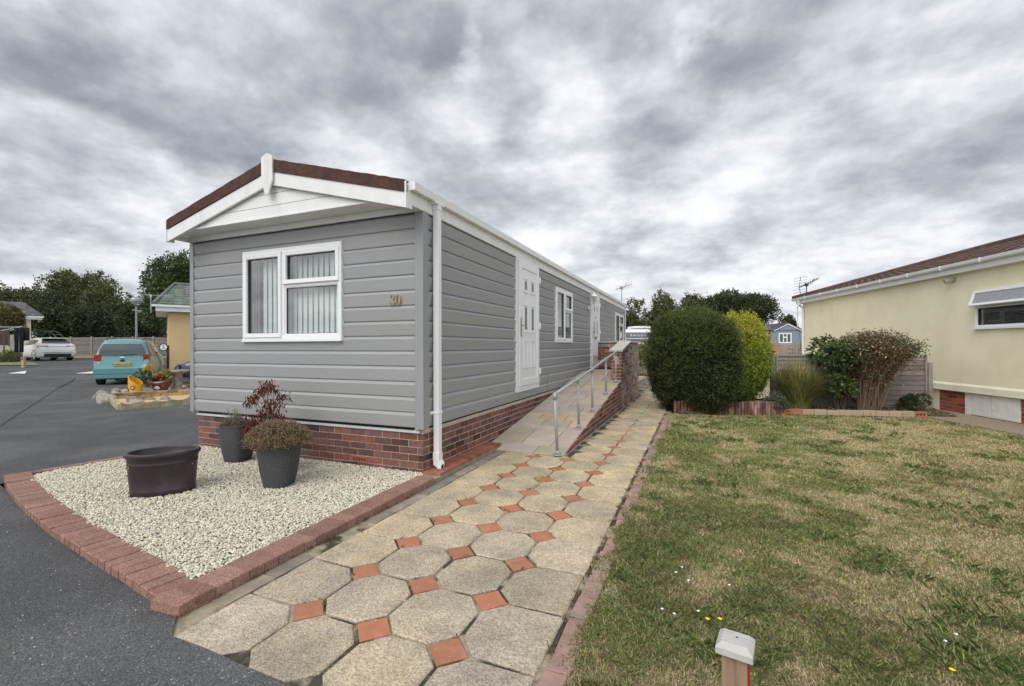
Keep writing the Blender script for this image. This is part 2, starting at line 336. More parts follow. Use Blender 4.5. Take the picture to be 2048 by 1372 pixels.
def road_mesh():
    b = MB(); xs = [-78+1.5*i for i in range(48)]+[-6.45]; ys = [-12, -4, 0, 4, 8, 12, 16, 20, 26, 34]
    w = len(xs); vs = [(x, y, gz(x, y)) for y in ys for x in xs]
    b.add(vs, [(j*w+i, j*w+i+1, (j+1)*w+i+1, (j+1)*w+i) for j in range(len(ys)-1) for i in range(w-1)])
    b.add([(-6.45, -12, 0), (-.45, -12, 0), (-.45, .9, 0), (-.62, 1.3, 0), (-1.52, 1.325, 0), (-1.7, 1.335, 0), (-2.05, 1.352, 0), (-2.3, 1.35, 0), (-2.42, 1.44, 0), (-6.45, 2.2, 0)], [tuple(range(10))])
    return tag(b.build('road', tarmac, smooth=True), kind='structure')
road_mesh()
white_paint = mat('white_road_paint', (.75, .75, .74), .7, .08, 6)
def gsolve(x, y):
    lo, hi = 4, 60
    for _ in range(40):
        D = (lo+hi)/2; p = gat(x, D); u = (x-1024); yy = 693+(CH-p[2])*900/D-u*.0027
        if yy > y: lo = D
        else: hi = D
    return p
for i, tri in enumerate(([(17, 746.7), (50, 747), (53, 742)], [(152, 746.8), (215, 747), (205, 741)])):
    b = MB(); q = [gsolve(*t) for t in tri]; b.add([(a, c, d+.008) for a, c, d in q]+[(a, c, d-.02) for a, c, d in q], [(0, 1, 2), (5, 4, 3), (0, 3, 4, 1), (1, 4, 5, 2), (2, 5, 3, 0)])
    tag(b.build('road_marking', white_paint), ['white painted triangle on the tarmac near the short wooden bollard', 'white painted triangle on the tarmac beside the turquoise car'][i], 'road marking', 'white hump markings on the road')

def gstrip_line(pix, w, m, name):
    b = MB(); pts = [Vector(gsolve(*q)) for q in pix]
    for p, q in zip(pts, pts[1:]):
        d = (q-p).normalized(); n_ = Vector((-d.y, d.x, 0))*w/2; b.add([p-n_+Vector((0, 0, .004)), q-n_+Vector((0, 0, .004)), q+n_+Vector((0, 0, .004)), p+n_+Vector((0, 0, .004))], [(0, 1, 2, 3)])
    return tag(b.build(name, m), kind='structure')
gstrip_line([(-60, 880), (0, 852), (35, 829), (62, 812), (85, 797), (112, 779), (150, 757)], .035, mat('bitumen_seam', (.022, .022, .023), .7, .2, 20), 'road_seam')
# ------------------------------------------------------------------ path of octagonal slabs
def clip_poly(poly, a, b, c):      # keep a*x+b*y<=c
    out = []
    for i in range(len(poly)):
        p, q = poly[i], poly[(i+1) % len(poly)]; dp = a*p[0]+b*p[1]-c; dq = a*q[0]+b*q[1]-c
        if dp <= 0: out.append(p)
        if dp*dq < 0:
            t = dp/(dp-dq); out.append((p[0]+(q[0]-p[0])*t, p[1]+(q[1]-p[1])*t))
    return out
def octo(x0, x1, y0, y1, c, left=True, right=True):
    p = []
    p += [(x0+c, y0)] if left else [(x0, y0)]
    p += [(x1-c, y0), (x1, y0+c)] if right else [(x1, y0)]
    p += [(x1, y1-c), (x1-c, y1)] if right else [(x1, y1)]
    p += [(x0+c, y1), (x0, y1-c), (x0, y0+c)] if left else [(x0, y1)]
    return p
def inset(poly, g):
    cx = sum(a for a, b in poly)/len(poly); cy = sum(b for a, b in poly)/len(poly); q = poly
    out = list(poly)
    for i in range(len(poly)):
        (ax, ay), (bx, by) = poly[i], poly[(i+1) % len(poly)]; dx, dy = bx-ax, by-ay; l = math.hypot(dx, dy)
        if l < 1e-6: continue
        nx, ny = dy/l, -dx/l; out = clip_poly(out, nx, ny, nx*ax+ny*ay-g)
    return out
path = MB(); path.box(-2.44, -.50, 1.335, 21, -.05, -.012)
po = tag(path.build('path', joint), kind='structure')
XL = [-2.30, -1.872, -1.455, -1.036, -.615]; yp, y0p = .4385, 1.757
sl_ = MB(); tl_ = MB()
for j in range(-1, 44):
    ya = y0p+yp*j; yb = ya+yp
    for i in range(4):
        if ya > 5.3 and i < 2: continue
        far = ya > 12.8
        p = octo(XL[i], XL[i+1], ya, yb, .11, i > 0, i < 3)
        g = .0075+rnd.uniform(0, .005); p = inset(p, g)
        p = [(a+rnd.uniform(-.004, .004), b+rnd.uniform(-.004, .004)) for a, b in p]
        if j == -1: p = clip_poly(p, 0, -1, -1.345)
        if i < 2: p = clip_poly(p, 0, 1, 5.4)
        if i == 1 and ya < 5.3: pass
        if len(p) < 3: continue
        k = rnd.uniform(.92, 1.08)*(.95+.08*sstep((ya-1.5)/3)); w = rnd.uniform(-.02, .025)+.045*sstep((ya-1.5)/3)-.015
        tz = rnd.uniform(-.003, .003); ax, ay = rnd.uniform(-.008, .008), rnd.uniform(-.008, .008); cx, cy = (XL[i]+XL[i+1])/2, ya+yp/2
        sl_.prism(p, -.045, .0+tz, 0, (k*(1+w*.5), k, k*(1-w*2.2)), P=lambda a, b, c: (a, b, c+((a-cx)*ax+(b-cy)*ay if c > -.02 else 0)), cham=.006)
    for i in (1, 2, 3):
        if ya > 5.3 and i == 1: continue
        cx, cy = XL[i]+rnd.uniform(-.003, .003), ya+rnd.uniform(-.003, .003); h = .101
        if ya < 1.4: continue
        if i == 2 and 5.3 < ya < 13: continue
        sq = [(cx-h, cy), (cx, cy-h), (cx+h, cy), (cx, cy+h)]
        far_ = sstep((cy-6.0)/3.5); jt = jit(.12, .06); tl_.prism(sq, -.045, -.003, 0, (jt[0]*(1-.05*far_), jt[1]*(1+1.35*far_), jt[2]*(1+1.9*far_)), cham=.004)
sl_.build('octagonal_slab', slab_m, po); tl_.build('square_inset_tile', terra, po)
# patio beyond
pt = MB(); pt.box(-2.6, 2.2, 13.2, 21.4, -.06, -.016)
pat = tag(pt.build('patio', joint), kind='structure')
pt = MB()
for i in range(12):
    for j in range(18):
        x = -2.55+.45*i; y = 13.2+.45*j
        if -2.35 < x+.2 < -.6 and y < 13.6: continue
        if x > -2.4 and x < -.7: continue
        k = rnd.uniform(.8, 1.1); pt.box(x, x+.44, y, y+.44, -.05, .001+rnd.uniform(-.003, .003), 0, (k, k*.98, k*.93))
pt.build('paving_slab', slab_m, pat)
# concrete haunch between path and red blocks, and low strip along the wall
b = MB()
y = 1.36
while y < 5.35:
    l = rnd.uniform(.22, .5); b.box(-2.425+rnd.uniform(-.004, .004), -2.312, y, min(y+l, 5.38)-.006, -.05, -.008+rnd.uniform(-.006, .006), 0, jit(.12))
    y += l
tag(b.build('kerb_strip', concrete_edge), kind='structure')
# block kerbs
def block(b, cx, cy, l, w, z0, z1, rz, j=.2):
    c, s = math.cos(rz), math.sin(rz)
    q = [(-l/2, -w/2), (l/2, -w/2), (l/2, w/2), (-l/2, w/2)]; b.prism([(cx+x*c-y*s, cy+x*s+y*c) for x, y in q], z0, z1+rnd.uniform(-.003, .002), 0, jit(j, .04), cham=.005)
b = MB()
for k in range(23): block(b, -2.53+rnd.uniform(-.003, .003), 1.60+.1*k, .198, .0955, -.04, .055, rnd.uniform(-.012, .012))
tag(b.build('block_edging', block_m), 'red block edging between the cream gravel and the slab path', 'edging')
b = MB(); pts = [(-2.45, 1.445), (-3.107, 1.553), (-3.541, 1.614), (-4.335, 1.736), (-5.082, 1.885), (-5.65, 2.015), (-6.25, 2.17), (-6.56, 2.27)]
acc = 0; cum = [0]
for p, q in zip(pts, pts[1:]): cum.append(cum[-1]+math.dist(p, q))
s = .155
while s < cum[-1]:
    for i in range(len(pts)-1):
        if cum[i] <= s < cum[i+1]:
            t = (s-cum[i])/(cum[i+1]-cum[i]); x = pts[i][0]*(1-t)+pts[i+1][0]*t; y = pts[i][1]*(1-t)+pts[i+1][1]*t
            a = math.atan2(pts[i+1][1]-pts[i][1], pts[i+1][0]-pts[i][0])
            block(b, x+math.sin(a)*.1*1, y-math.cos(a)*.1, .197, .094, -.04, .052+rnd.uniform(-.003, .003), a+PI/2+rnd.uniform(-.03, .03), .13)
    s += .1005
block(b, -2.53, 1.50, .2, .1, -.04, .056, .08)
tag(b.build('block_edging', block_m), 'curved red block edging between the tarmac and the cream gravel', 'edging')
b = MB()
for k in range(9):
    t = k/8.6; block(b, -6.51+t*.28, 2.44+t*1.6, .195, .1, -.04, .05, 1.4, .14)
tag(b.build('block_edging', block_m), 'narrow red block edging along the far side of the gravel bed', 'edging')
b = MB()
y = 1.2; pinkb = mat('pink_block_paver', (.37, .235, .20), .9, .2, 7, .5, 90, col2=(.26, .20, .17), s2=4)
while y < 9.2:
    block(b, -.545+rnd.uniform(-.008, .008)+(.0), y+.1, .098, .194, -.05, .004+rnd.uniform(-.006, .004), rnd.uniform(-.03, .03), .16); y += .2
tag(b.build('block_edging', pinkb), 'single row of worn pink blocks between the slab path and the lawn', 'edging')
# terracotta strip along the wall
b = MB(); b.box(-2.655, -2.43, 3.86, 5.62, -.03, .035, 0); 
o = b.build('tile_ledge', concrete_edge); tag(o, 'low ledge topped with red quarry tiles along the foot of the house wall', 'ledge')
b = MB(); y = 3.98
while y < 5.55:
    b.box(-2.65, -2.44, y, y+.098, .036, .06+rnd.uniform(0, .004), 0, jit(.18, .08)); y += .105
b.build('quarry_tile', mat('quarry_tile', (.31, .11, .065), .7, .25, 9, .3, 60, col2=(.25, .12, .085), s2=6, t2=.55), o)

# ------------------------------------------------------------------ gravel bed
bed_poly = [(-2.62, 1.66), (-3.1, 1.73), (-3.78, 1.83), (-4.51, 1.95), (-5.11, 2.08), (-5.7, 2.21), (-6.36, 2.37), (-6.40, 2.6), (-6.2, 4.02), (-2.66, 4.02), (-2.62, 3.9)]
b = MB(); b.prism(bed_poly, -.05, .022)
go = tag(b.build('gravel_bed', mat('gravel_base', (.22, .20, .165), .95, .4, 40, 1, 90)), kind='structure')
def in_poly(x, y, poly):
    ins = np.zeros(len(x), bool); n = len(poly)
    for i in range(n):
        (x1, y1), (x2, y2) = poly[i], poly[(i+1) % n]
        c = ((y1 > y) != (y2 > y)) & (x < (x2-x1)*(y-y1)/((y2-y1) or 1e-9)+x1); ins ^= c
    return ins
def stones(name, P, S, m, tints, parent=None, flat=.6):
    # rounded-off pebbles: a squashed, jittered icosahedron each
    ph = (1+5**.5)/2; IV = np.array([(-1, ph, 0), (1, ph, 0), (-1, -ph, 0), (1, -ph, 0), (0, -1, ph), (0, 1, ph), (0, -1, -ph), (0, 1, -ph), (ph, 0, -1), (ph, 0, 1), (-ph, 0, -1), (-ph, 0, 1)])/1.9
    IF = np.array([(0, 11, 5), (0, 5, 1), (0, 1, 7), (0, 7, 10), (0, 10, 11), (1, 5, 9), (5, 11, 4), (11, 10, 2), (10, 7, 6), (7, 1, 8), (3, 9, 4), (3, 4, 2), (3, 2, 6), (3, 6, 8), (3, 8, 9), (4, 9, 5), (2, 4, 11), (6, 2, 10), (8, 6, 7), (9, 8, 1)])
    n = len(P); V = IV[None]+rng.normal(size=(n, 12, 3))*.13
    V = V*np.stack([np.ones(n), .75+.25*rng.random(n), flat*(.7+.6*rng.random(n))], 1)[:, None, :]
    a, bb = rng.random(n)*2*PI, rng.normal(size=n)*.35
    ca, sa, cb, sb = np.cos(a)[:, None], np.sin(a)[:, None], np.cos(bb)[:, None], np.sin(bb)[:, None]
    x, y, z = V[..., 0]*1, V[..., 1]*1, V[..., 2]*1
    x, z = x*cb-z*sb, x*sb+z*cb; x, y = x*ca-y*sa, x*sa+y*ca
    V = np.stack([x, y, z], -1)*S[:, None, None]+P[:, None, :]
    F = (IF[None]+12*np.arange(n)[:, None, None]).reshape(-1, 3); t = np.repeat(tints, 20, axis=0)
    return npmesh(name, V.reshape(-1, 3), F, m, parent, t, smooth=False)
n = 90000; x = rng.uniform(-6.5, -2.58, n); y = rng.uniform(1.6, 4.05, n); k = in_poly(x, y, bed_poly); x, y = x[k], y[k]
n = len(x); S = .0068+.0058*rng.random(n)**1.6; z = .027+.017*rng.random(n)+.008*fbm(x, y, 3)
g = .72+.38*rng.random(n); w = rng.random(n); T = np.stack([g*(1+.02*w), g*(.985), g*(.93-.10*w)], 1); dk = rng.random(n) < .07; T[dk] *= .6; gr = rng.random(n) < .12; T[gr] *= np.array([.8, .84, .9])
peb = mat('cream_pebble', (.72, .685, .61), .8, .14, 60, 0)
tag(stones('gravel', np.stack([x, y, z], 1), S, peb, T), kind='stuff', label='cream and pale grey stone gravel filling the block edged bed', cat='gravel')

# ------------------------------------------------------------------ brickwork
def brick_wall(mb, P, s0, s1, nz, z0, o=0, skip=None, top=None, dep=.02, pale=None, seed=3, courses=.075, hdr=False, mid=1):
    r = random.Random(seed)
    for c in range(nz):
        s = s0-((c % 2)*.1125); z = z0+c*courses
        while s < s1:
            a, b_ = max(s, s0), min(s+.215, s1)
            if b_-a > .03:
                t = jit(.3, .08, r)
                if r.random() < .13: t = tuple(v*.55 for v in t)
                elif r.random() < .25: t = (t[0]*1.35, t[1]*1.05, t[2]*.95)
                m = mid
                if pale and pale((a+b_)/2, z, r): m = 2
                zt = z+courses-.01
                if top is None: mb.box(a, b_, -.05, o+r.uniform(-.0015, .0015), z, zt, m, t, P=P)
                else:
                    if min(top(a), top(b_)) > z+.008: mb.box(a, b_, -.05, o+r.uniform(-.0015, .0015), z, zt, m, t, P=P, zs=lambda q, w: top(q)-.004)
            s += .225
    return mb
X0, X1, Y0, Y1 = -6.30, -2.65, 3.98, 18.15; ZB, ZT = .51, 2.77
house = empty('mobile_home', ((X0+X1)/2, Y0, 0), 0, 'grey clad park home numbered 30 with white trim and a brick plinth', 'mobile home')
hl = Vector(house.location)
def hb(b, name, m, **k):
    o = b.build(name, m, **k); o.parent = house; o.matrix_parent_inverse = Matrix.Translation(-hl); return o
def sub(b, name, m, parent, **k):
    o = b.build(name, m, **k); o.parent = parent; o.matrix_parent_inverse = parent.matrix_world.inverted() if False else Matrix.Identity(4); return o
PF = lambda s, o, z: (s, Y0-o, z)           # front wall: s is x
PS = lambda s, o, z: (X1+o, s, z)           # side wall: s is y
bw = MB()
bw.box(X0+.10, X1+.0, Y0+.006, Y0+.12, -.03, .455, 0); brick_wall(bw, lambda s, o, z: (s, Y0+.004-o, z), X0+.10, X1+.006, 6, .008, .003)
bw.box(X1-.12, X1+.0015, Y0+.02, Y1, -.03, .49, 0); brick_wall(bw, lambda s, o, z: (X1+o, s, z), Y0, Y1, 6, .008, .003, seed=9)
bw.box(X0+.10, X0+.22, Y0+.12, Y1, -.03, .49, 0); bw.box(X0+.22, X1-.12, Y1-.12, Y1, -.03, .49, 0)
hb(bw, 'brick_plinth', [mortar, brick_m, pale_brick])
b = MB(); b.box(X0+.09, X1-.03, Y0-.014, Y0+.10, .456, .476); hb(b, 'plinth_ledge', ledge_m)
b = MB(); b.box(X0+.06, X1-.02, Y0+.03, Y0+.06, .477, .52, 0); b.box(X1-.06, X1-.02, Y0+.06, Y1, .49, .52, 0); hb(b, 'chassis_skirt', dark_m)
# air vents in the plinth
b = MB(); vent_m = mat('terracotta_vent', (.40, .12, .07), .8, .1, 9)
b.box(-3.58, -3.365, Y0-.008, Y0+.03, .085, .145); 
for i in range(9): b.box(-3.565+.022*i, -3.555+.022*i, Y0-.010, Y0-.007, .095, .135, 1)
hb(b, 'air_brick', [vent_m, dark_m])
b = MB(); b.box(X1-.02, X1+.008, 4.68, 4.895, .10, .165)
for i in range(3): b.box(X1+.007, X1+.0105, 4.69, 4.885, .110+.017*i, .117+.017*i, 1)
hb(b, 'air_brick', [vent_m, dark_m])

def siding(b, P, s0, s1, ops, z0=ZB, z1=ZT, n=14, seed=1, lens=3.6):
    h = (z1-z0)/n; r = random.Random(seed)
    cuts = sorted({s0, s1, *[q for o in ops for q in o[:2]]})
    tints = []
    for i in range(n):
        k = 1+r.uniform(-.03, .03); w = (.012 if (i//3) % 2 else -.004)+r.uniform(-.004, .004); tints.append((k*(1-w), k, k*(1+w*1.6)))
    def piece(a, c, za, zc):
        for i in range(n):
            zb = z0+i*h; prof = [(-.008, zb), (.004, zb+.0005), (.008, zb+.008), (.024, zb+h-.036), (-.006, zb+h-.006), (-.008, zb+h)]
            if zb >= zc-1e-4 or zb+h <= za+1e-4: continue
            pr = [(o, min(max(z, za), zc)) for o, z in prof]
            b.extr(pr, a, c, P, 0, tints[i])
    for a, c in zip(cuts, cuts[1:]):
        hit = sorted([o for o in ops if o[0] <= a+1e-6 and o[1] >= c-1e-6], key=lambda o: o[2])
        z = z0
        for o in hit:
            if o[2] > z: piece(a, c, z, o[2])
            z = o[3]
        if z < z1: piece(a, c, z, z1)
WF = (-5.285, -3.695, 1.447, 2.553)          # front window opening
D1 = (6.53, 7.60, .665, 2.775); W1 = (8.65, 9.93, 1.462, 2.563); D2 = (11.85, 12.93, .76, 2.775); W2 = (15.72, 17.5, 1.46, 2.535)
g_ = .03
def shr(o, q=g_): return (o[0]+q, o[1]-q, o[2]+q, o[3]-q if o[3] < 2.77 else 2.775)
b = MB(); siding(b, PF, X0+.01, X1-.01, [shr(WF)], seed=4); hb(b, 'wall_cladding', siding_m)
b = MB(); siding(b, PS, Y0+.01, Y1-.01, [shr(D1), shr(W1), shr(D2), shr(W2)], seed=11); hb(b, 'wall_cladding', siding_m)
b = MB(); b.box(X0, X0+.03, Y0+.02, Y1, ZB, ZT+.05); b.box(X0, X1, Y1-.03, Y1, ZB, ZT+.05); b.box(X0+.03, X1-.1, Y0+.2, Y1-.03, ZB+.02, ZB+.06); b.box(X0+.03, X1-.03, Y0+.1, Y1-.03, 2.72, 2.76)
# inner partition close behind the windows, so that rooms read as rooms
b.box(X0+.03, X1-.05, Y0+2.6, Y0+2.65, ZB+.06, 2.72); b.box(X0+1.9, X0+1.95, Y0+2.65, Y1-.03, ZB+.06, 2.72)
hb(b, 'inner_wall', room_m)
b = MB()
b.box(X1-.075, X1+.029, Y0-.029, Y0-.0, ZB-.012, ZT+.0); b.box(X1-.0, X1+.029, Y0-.0, Y0+.075, ZB-.012, ZT+.0)
hb(b, 'corner_trim', trim_m, bevel=.003)
b = MB(); b.box(X0-.022, X0+.05, Y0-.029, Y0-.0, ZB-.012, ZT); b.box(X0-.022, X0-.0, Y0, Y0+.08, ZB-.012, ZT); hb(b, 'corner_trim', trim_m, bevel=.003)
b = MB(); b.box(X1, X1+.03, Y1-.11, Y1+.03, ZB-.01, ZT+.05); hb(b, 'corner_trim', upvc)
bjm = mat('board_joint', (.29, .3, .305), .6, .03)
for s, za, zc in ((8.15, .51, .83), (13.98, 2.45, 2.77)):
    b = MB(); b.box(s, s+.022, .010, .0275, za, zc, P=PS); hb(b, 'board_joint', bjm)

# windows
def frame_ring(b, P, s0, s1, z0, z1, w, o0, o1, m=0, mitre=True):
    """picture-frame ring with mitred corners and a slightly sloped face"""
    so = [(s0, z0), (s1, z0), (s1, z1), (s0, z1)]; si = [(s0+w, z0+w), (s1-w, z0+w), (s1-w, z1-w), (s0+w, z1-w)]
    c = .006; vs = []
    for (a, z) in so: vs.append(P(a, o0, z))
    for k, (a, z) in enumerate(so): vs.append(P(a, o1-c, z))
    for k, (a, z) in enumerate(so): vs.append(P(a+(c if a == s0 else -c), o1, z+(c if z == z0 else -c)))
    for (a, z) in si: vs.append(P(a+(-c if a == s0+w else c), o1-.004, z+(-c if z == z0+w else c)))
    for (a, z) in si: vs.append(P(a, o1-.014, z))
    for (a, z) in si: vs.append(P(a, o0, z))
    fs = []
    for ring in range(5):
        for k in range(4):
            a, d = ring*4+k, ring*4+(k+1) % 4; fs.append((a, d, d+4, a+4))
    b.add(vs, fs, m)
seal = mat('black_seal', (.03, .03, .03), .6, 0)
def pane_at(name, P, s0, s1, z0, z1, o, parent, m):
    b = MB(); b.box(s0, s1, o-.004, o, z0, z1, P=P); q = b.build(name, m); q.parent = parent; q.matrix_parent_inverse = Matrix.Translation(-hl) if parent is house else Matrix.Identity(4)
    return q
def child(b, name, m, par, **k):
    o = b.build(name, m, **k); o.parent = par; return o
def window(P, W, split, trans, parent, inv, left_sash=True, blinds=None, top_sash=True, label=None, curtain=None, refl=gls):
    s0, s1, z0, z1 = W
    b = MB(); frame_ring(b, P, s0, s1, z0, z1, .052, -.07, .045)
    # mullion and transom
    b.box(split-.022, split+.022, -.05, .036, z0+.045, z1-.045, P=P)
    if trans: b.box(split+.02, s1-.045, -.05, .034, trans-.02, trans+.02, P=P)
    fr = b.build('window', upvc, label and None); fr.parent = parent; fr.matrix_parent_inverse = inv
    def sash(a, c, zl, zh, par=fr):
        b = MB(); frame_ring(b, P, a, c, zl, zh, .055, -.03, .058); child(b, 'sash', upvc, par)
        b = MB(); frame_ring(b, P, a+.053, c-.053, zl+.053, zh-.053, .008, -.03, .03); child(b, 'seal', seal, par)
        b = MB(); b.add([P(a+.05, .014, zl+.05), P(c-.05, .014, zl+.05), P(c-.05, .014, zh-.05), P(a+.05, .014, zh-.05)], [(0, 1, 2, 3)]); child(b, 'pane', refl, par)
    def fixed(a, c, zl, zh, par=fr):
        b = MB(); frame_ring(b, P, a, c, zl, zh, .022, -.03, .034); child(b, 'bead', upvc, par)
        b = MB(); frame_ring(b, P, a+.02, c-.02, zl+.02, zh-.02, .008, -.03, .018); child(b, 'seal', seal, par)
        b = MB(); b.add([P(a+.018, .010, zl+.018), P(c-.018, .010, zl+.018), P(c-.018, .010, zh-.018), P(a+.018, .010, zh-.018)], [(0, 1, 2, 3)]); child(b, 'pane', refl, par)
    (sash if left_sash else fixed)(s0+.028, split-.012, z0+.028, z1-.05)
    if trans:
        sash(split+.012, s1-.028, trans+.004, z1-.05); fixed(split+.022, s1-.05, z0+.05, trans-.02)
    else: fixed(split+.022, s1-.05, z0+.05, z1-.05)
    b = MB(); b.box(s0-.004, s1+.004, .0, .056, z0-.022, z0, P=P); child(b, 'sill', upvc, fr, bevel=.003)
    if blinds:
        b = MB(); a = s0+.02
        for q in blinds:
            u, wd, ang = q; c, s_ = math.cos(ang), math.sin(ang)
            vs = [(u-wd/2*c, -.10-wd/2*s_), (u+wd/2*c, -.10+wd/2*s_)]
            b.box(0, 1, 0, .0012, z0+.03, z1-.03, P=lambda k, o, z, vs=vs: P(vs[0][0]+(vs[1][0]-vs[0][0])*k, vs[0][1]+(vs[1][1]-vs[0][1])*k+o, z))
        child(b, 'vertical_blind', blind_m, fr)
    if curtain:
        for (a, c, m) in curtain:
            b = MB(); k = 40
            pr = [(a+(c-a)*i/k, -.12+.018*math.sin(i*1.7)+.006*math.sin(i*.7)) for i in range(k+1)]
            vs = [P(x, o, z0+.02) for x, o in pr]+[P(x, o, z1-.02) for x, o in pr]
            b.add(vs, [(i, i+1, k+2+i, k+1+i) for i in range(k)]); child(b, 'curtain', m, fr, smooth=True)
    return fr
HI = Matrix.Translation(-hl)
bl = [(-5.25, .03, 1.3), (-5.235, .03, 1.3), (-5.215, .03, 1.2)]
u = -5.06
while u < -3.68: bl.append((u, .082, .20)); u += .0845
bl += [(-5.17, .05, 1.1)]
window(PF, WF, -4.60, 2.105, house, HI, blinds=bl)
netc = mat('net_curtain', (.45, .47, .46), .9, .08, 30, transl=.4); patc = mat('dark_curtain', (.06, .07, .055), .9, .5, 9, st=(1, 1, 3))
window(PS, W1, 9.30, 2.13, house, HI, curtain=[(8.7, 9.9, netc)])
window(PS, W2, 16.6, 2.13, house, HI, curtain=[(15.8, 16.3, patc), (16.9, 17.4, netc)])
leadm = mat('door_light', (.10, .11, .12), .2, .5, 60)
def door(P, W, parent, inv, handle_at, letter=False):
    s0, s1, z0, z1 = W; b = MB(); frame_ring(b, P, s0, s1, z0, z1, .06, -.05, .045); b.box(s0, s1, -.02, .052, z0-.025, z0+.0, P=P)
    d = b.build('door', upvc); d.parent = parent; d.matrix_parent_inverse = inv
    a, c = s0+.075, s1-.045; zl, zh = z0+.06, z1-.045
    b = MB(); frame_ring(b, P, a, c, zl, zh, .11, -.02, .062); b.box(a+.1, c-.1, -.0, .042, zl+.1, zh-.1, P=P)
    lf = child(b, 'door_leaf', upvc, d)
    w = c-a; m1, m2 = a+w*.33, a+w*.67; hw = w*.115; H = zh-zl
    for cx in (m1, m2):
        for q0, q1, gz_ in ((.755, .875, 1), (.43, .66, 1), (.14, .37, 0)):
            pan = MB(); frame_ring(pan, P, cx-hw, cx+hw, zl+H*q0, zl+H*q1, .032, .03, .056)
            frame_ring(pan, P, cx-hw+.038, cx+hw-.038, zl+H*q0+.038, zl+H*q1-.038, .018 if gz_ else hw*.3, .03, .052)
            child(pan, 'panel_moulding', upvc, d)
            if gz_:
                gl = MB(); gl.box(cx-hw+.05, cx+hw-.05, .0425, .047, zl+H*q0+.05, zl+H*q1-.05, P=P); child(gl, 'door_light', leadm, d)
    b = MB(); hx = a+.055 if handle_at == 'l' else c-.055; zc = zl+H*.47
    b.box(hx-.016, hx+.016, .06, .069, zc-.15, zc+.15, P=P)
    b.tube([P(hx, .066, zc+.03), P(hx, .115, zc+.03)], .010); b.tube([P(hx-.005, .112, zc+.03), P(hx+.06, .118, zc+.034), P(hx+.13, .112, zc+.03)], [.010, .009, .007])
    b.tube([P(hx, .066, zc-.06), P(hx, .078, zc-.06)], .010)
    child(b, 'door_handle', brass, d, bevel=.001)
    for q in (.1, .5, .9):
        b = MB(); b.box(c-.005, c+.045, .045, .075, zl+H*q-.05, zl+H*q+.05, P=P); b.tube([P(c+.012, .075, zl+H*q-.055), P(c+.012, .075, zl+H*q+.055)], .011); child(b, 'hinge', upvc, d, bevel=.002)
    if letter:
        b = MB(); b.box(a+w*.5-.13, a+w*.5+.13, .042, .054, zl+H*.385, zl+H*.42, P=P); child(b, 'letter_box', brass, d, bevel=.002)
        b = MB(); b.lathe([(.0, 0), (.03, .0), (.022, .012), (0, .016)], n=12); o = child(b, 'knocker', mat('knocker', (.35, .33, .28), .3, 0, metal=1), d); o.matrix_basis = face_matrix(P(a+w*.5, .045, zl+H*.70), (0, 1, 0), (0, 0, 1))
    return d
door(PS, D1, house, HI, 'l'); door(PS, D2, house, HI, 'l', True)

# roof and gable
YF = 3.66; CX = (X0+X1)/2; XR, XLf = -2.612, -6.318
zp, ze = 3.49, 2.985
def roofz(x): return ze+(zp-ze)*(1-abs(x-CX)/(XR-CX))
b = MB(); b.extr([(XLf+.01, ze-.03), (CX, zp-.03), (XR-.01, ze-.03), (XR-.01, ze-.075), (CX, zp-.08), (XLf+.01, ze-.075)], YF+.05, Y1+.25, lambda s, o, z: (o, s, z), closed=True, caps=True)
hb(b, 'roof', roof_dark)
b = MB()
for s in (-1, 1):
    xe = XR if s > 0 else XLf
    for y in (YF-.012,):
        vs = []
        k = 24
        for i in range(k+1):
            t = i/k; x = CX+s*.03+(xe-(.02*s)-CX-s*.03)*t; zt = roofz(x); vs += [(x, y, zt+rnd.uniform(-.002, .005)), (x, y, zt-.118-(1-t)*.02), (x, y+.07, zt+rnd.uniform(-.002, .004)), (x, y+.07, zt-.118)]
        fs = []
        for i in range(k):
            a = 4*i; fs += [(a, a+4, a+5, a+1), (a+2, a+3, a+7, a+6), (a, a+2, a+6, a+4), (a+1, a+5, a+7, a+3)]
        fs += [(0, 1, 3, 2), (4*k, 4*k+2, 4*k+3, 4*k+1)]
        b.add(vs, fs)
hb(b, 'roof_felt_edge', felt_m)
def barge(s):
    xe = XR if s > 0 else XLf; b = MB(); xi = CX+s*.02
    zt_e = ze-.118; zt_i = roofz(xi)-.138
    tot = [(xi, zt_i), (xe-.0*s, zt_e-.0), (xe, zt_e-.152), (xi, zt_i-.152)]
    if s > 0: pass
    poly = tot if s > 0 else tot[::-1]
    b.prism([(p[0], p[1]) for p in poly], YF, YF+.03, P=lambda x, z, y: (x, y, z))
    # upstand at the eaves end
    b.box(xe-.018 if s > 0 else xe, xe if s > 0 else xe+.018, YF-.0125, YF-.0005, ze-.27, ze-.01)
    b.box(xe-.02 if s > 0 else xe, xe if s > 0 else xe+.02, YF+.0305, YF+.09, ze-.265, ze-.02)
    hb(b, 'barge_board', upvc2, bevel=.003)
barge(1); barge(-1)
b = MB(); zc = 3.535
b.prism([(CX-.085, zc-.03), (CX, zc+.01), (CX+.085, zc-.03), (CX+.085, zc-.30), (CX+.022, zc-.46), (CX-.022, zc-.46), (CX-.085, zc-.30)][::-1], YF-.034, YF-.013, P=lambda x, z, y: (x, y, z)); b.box(CX-.085, CX+.085, YF-.013, YF+.09, zc-.13, zc-.031)
hb(b, 'gable_cap', upvc2, bevel=.004)
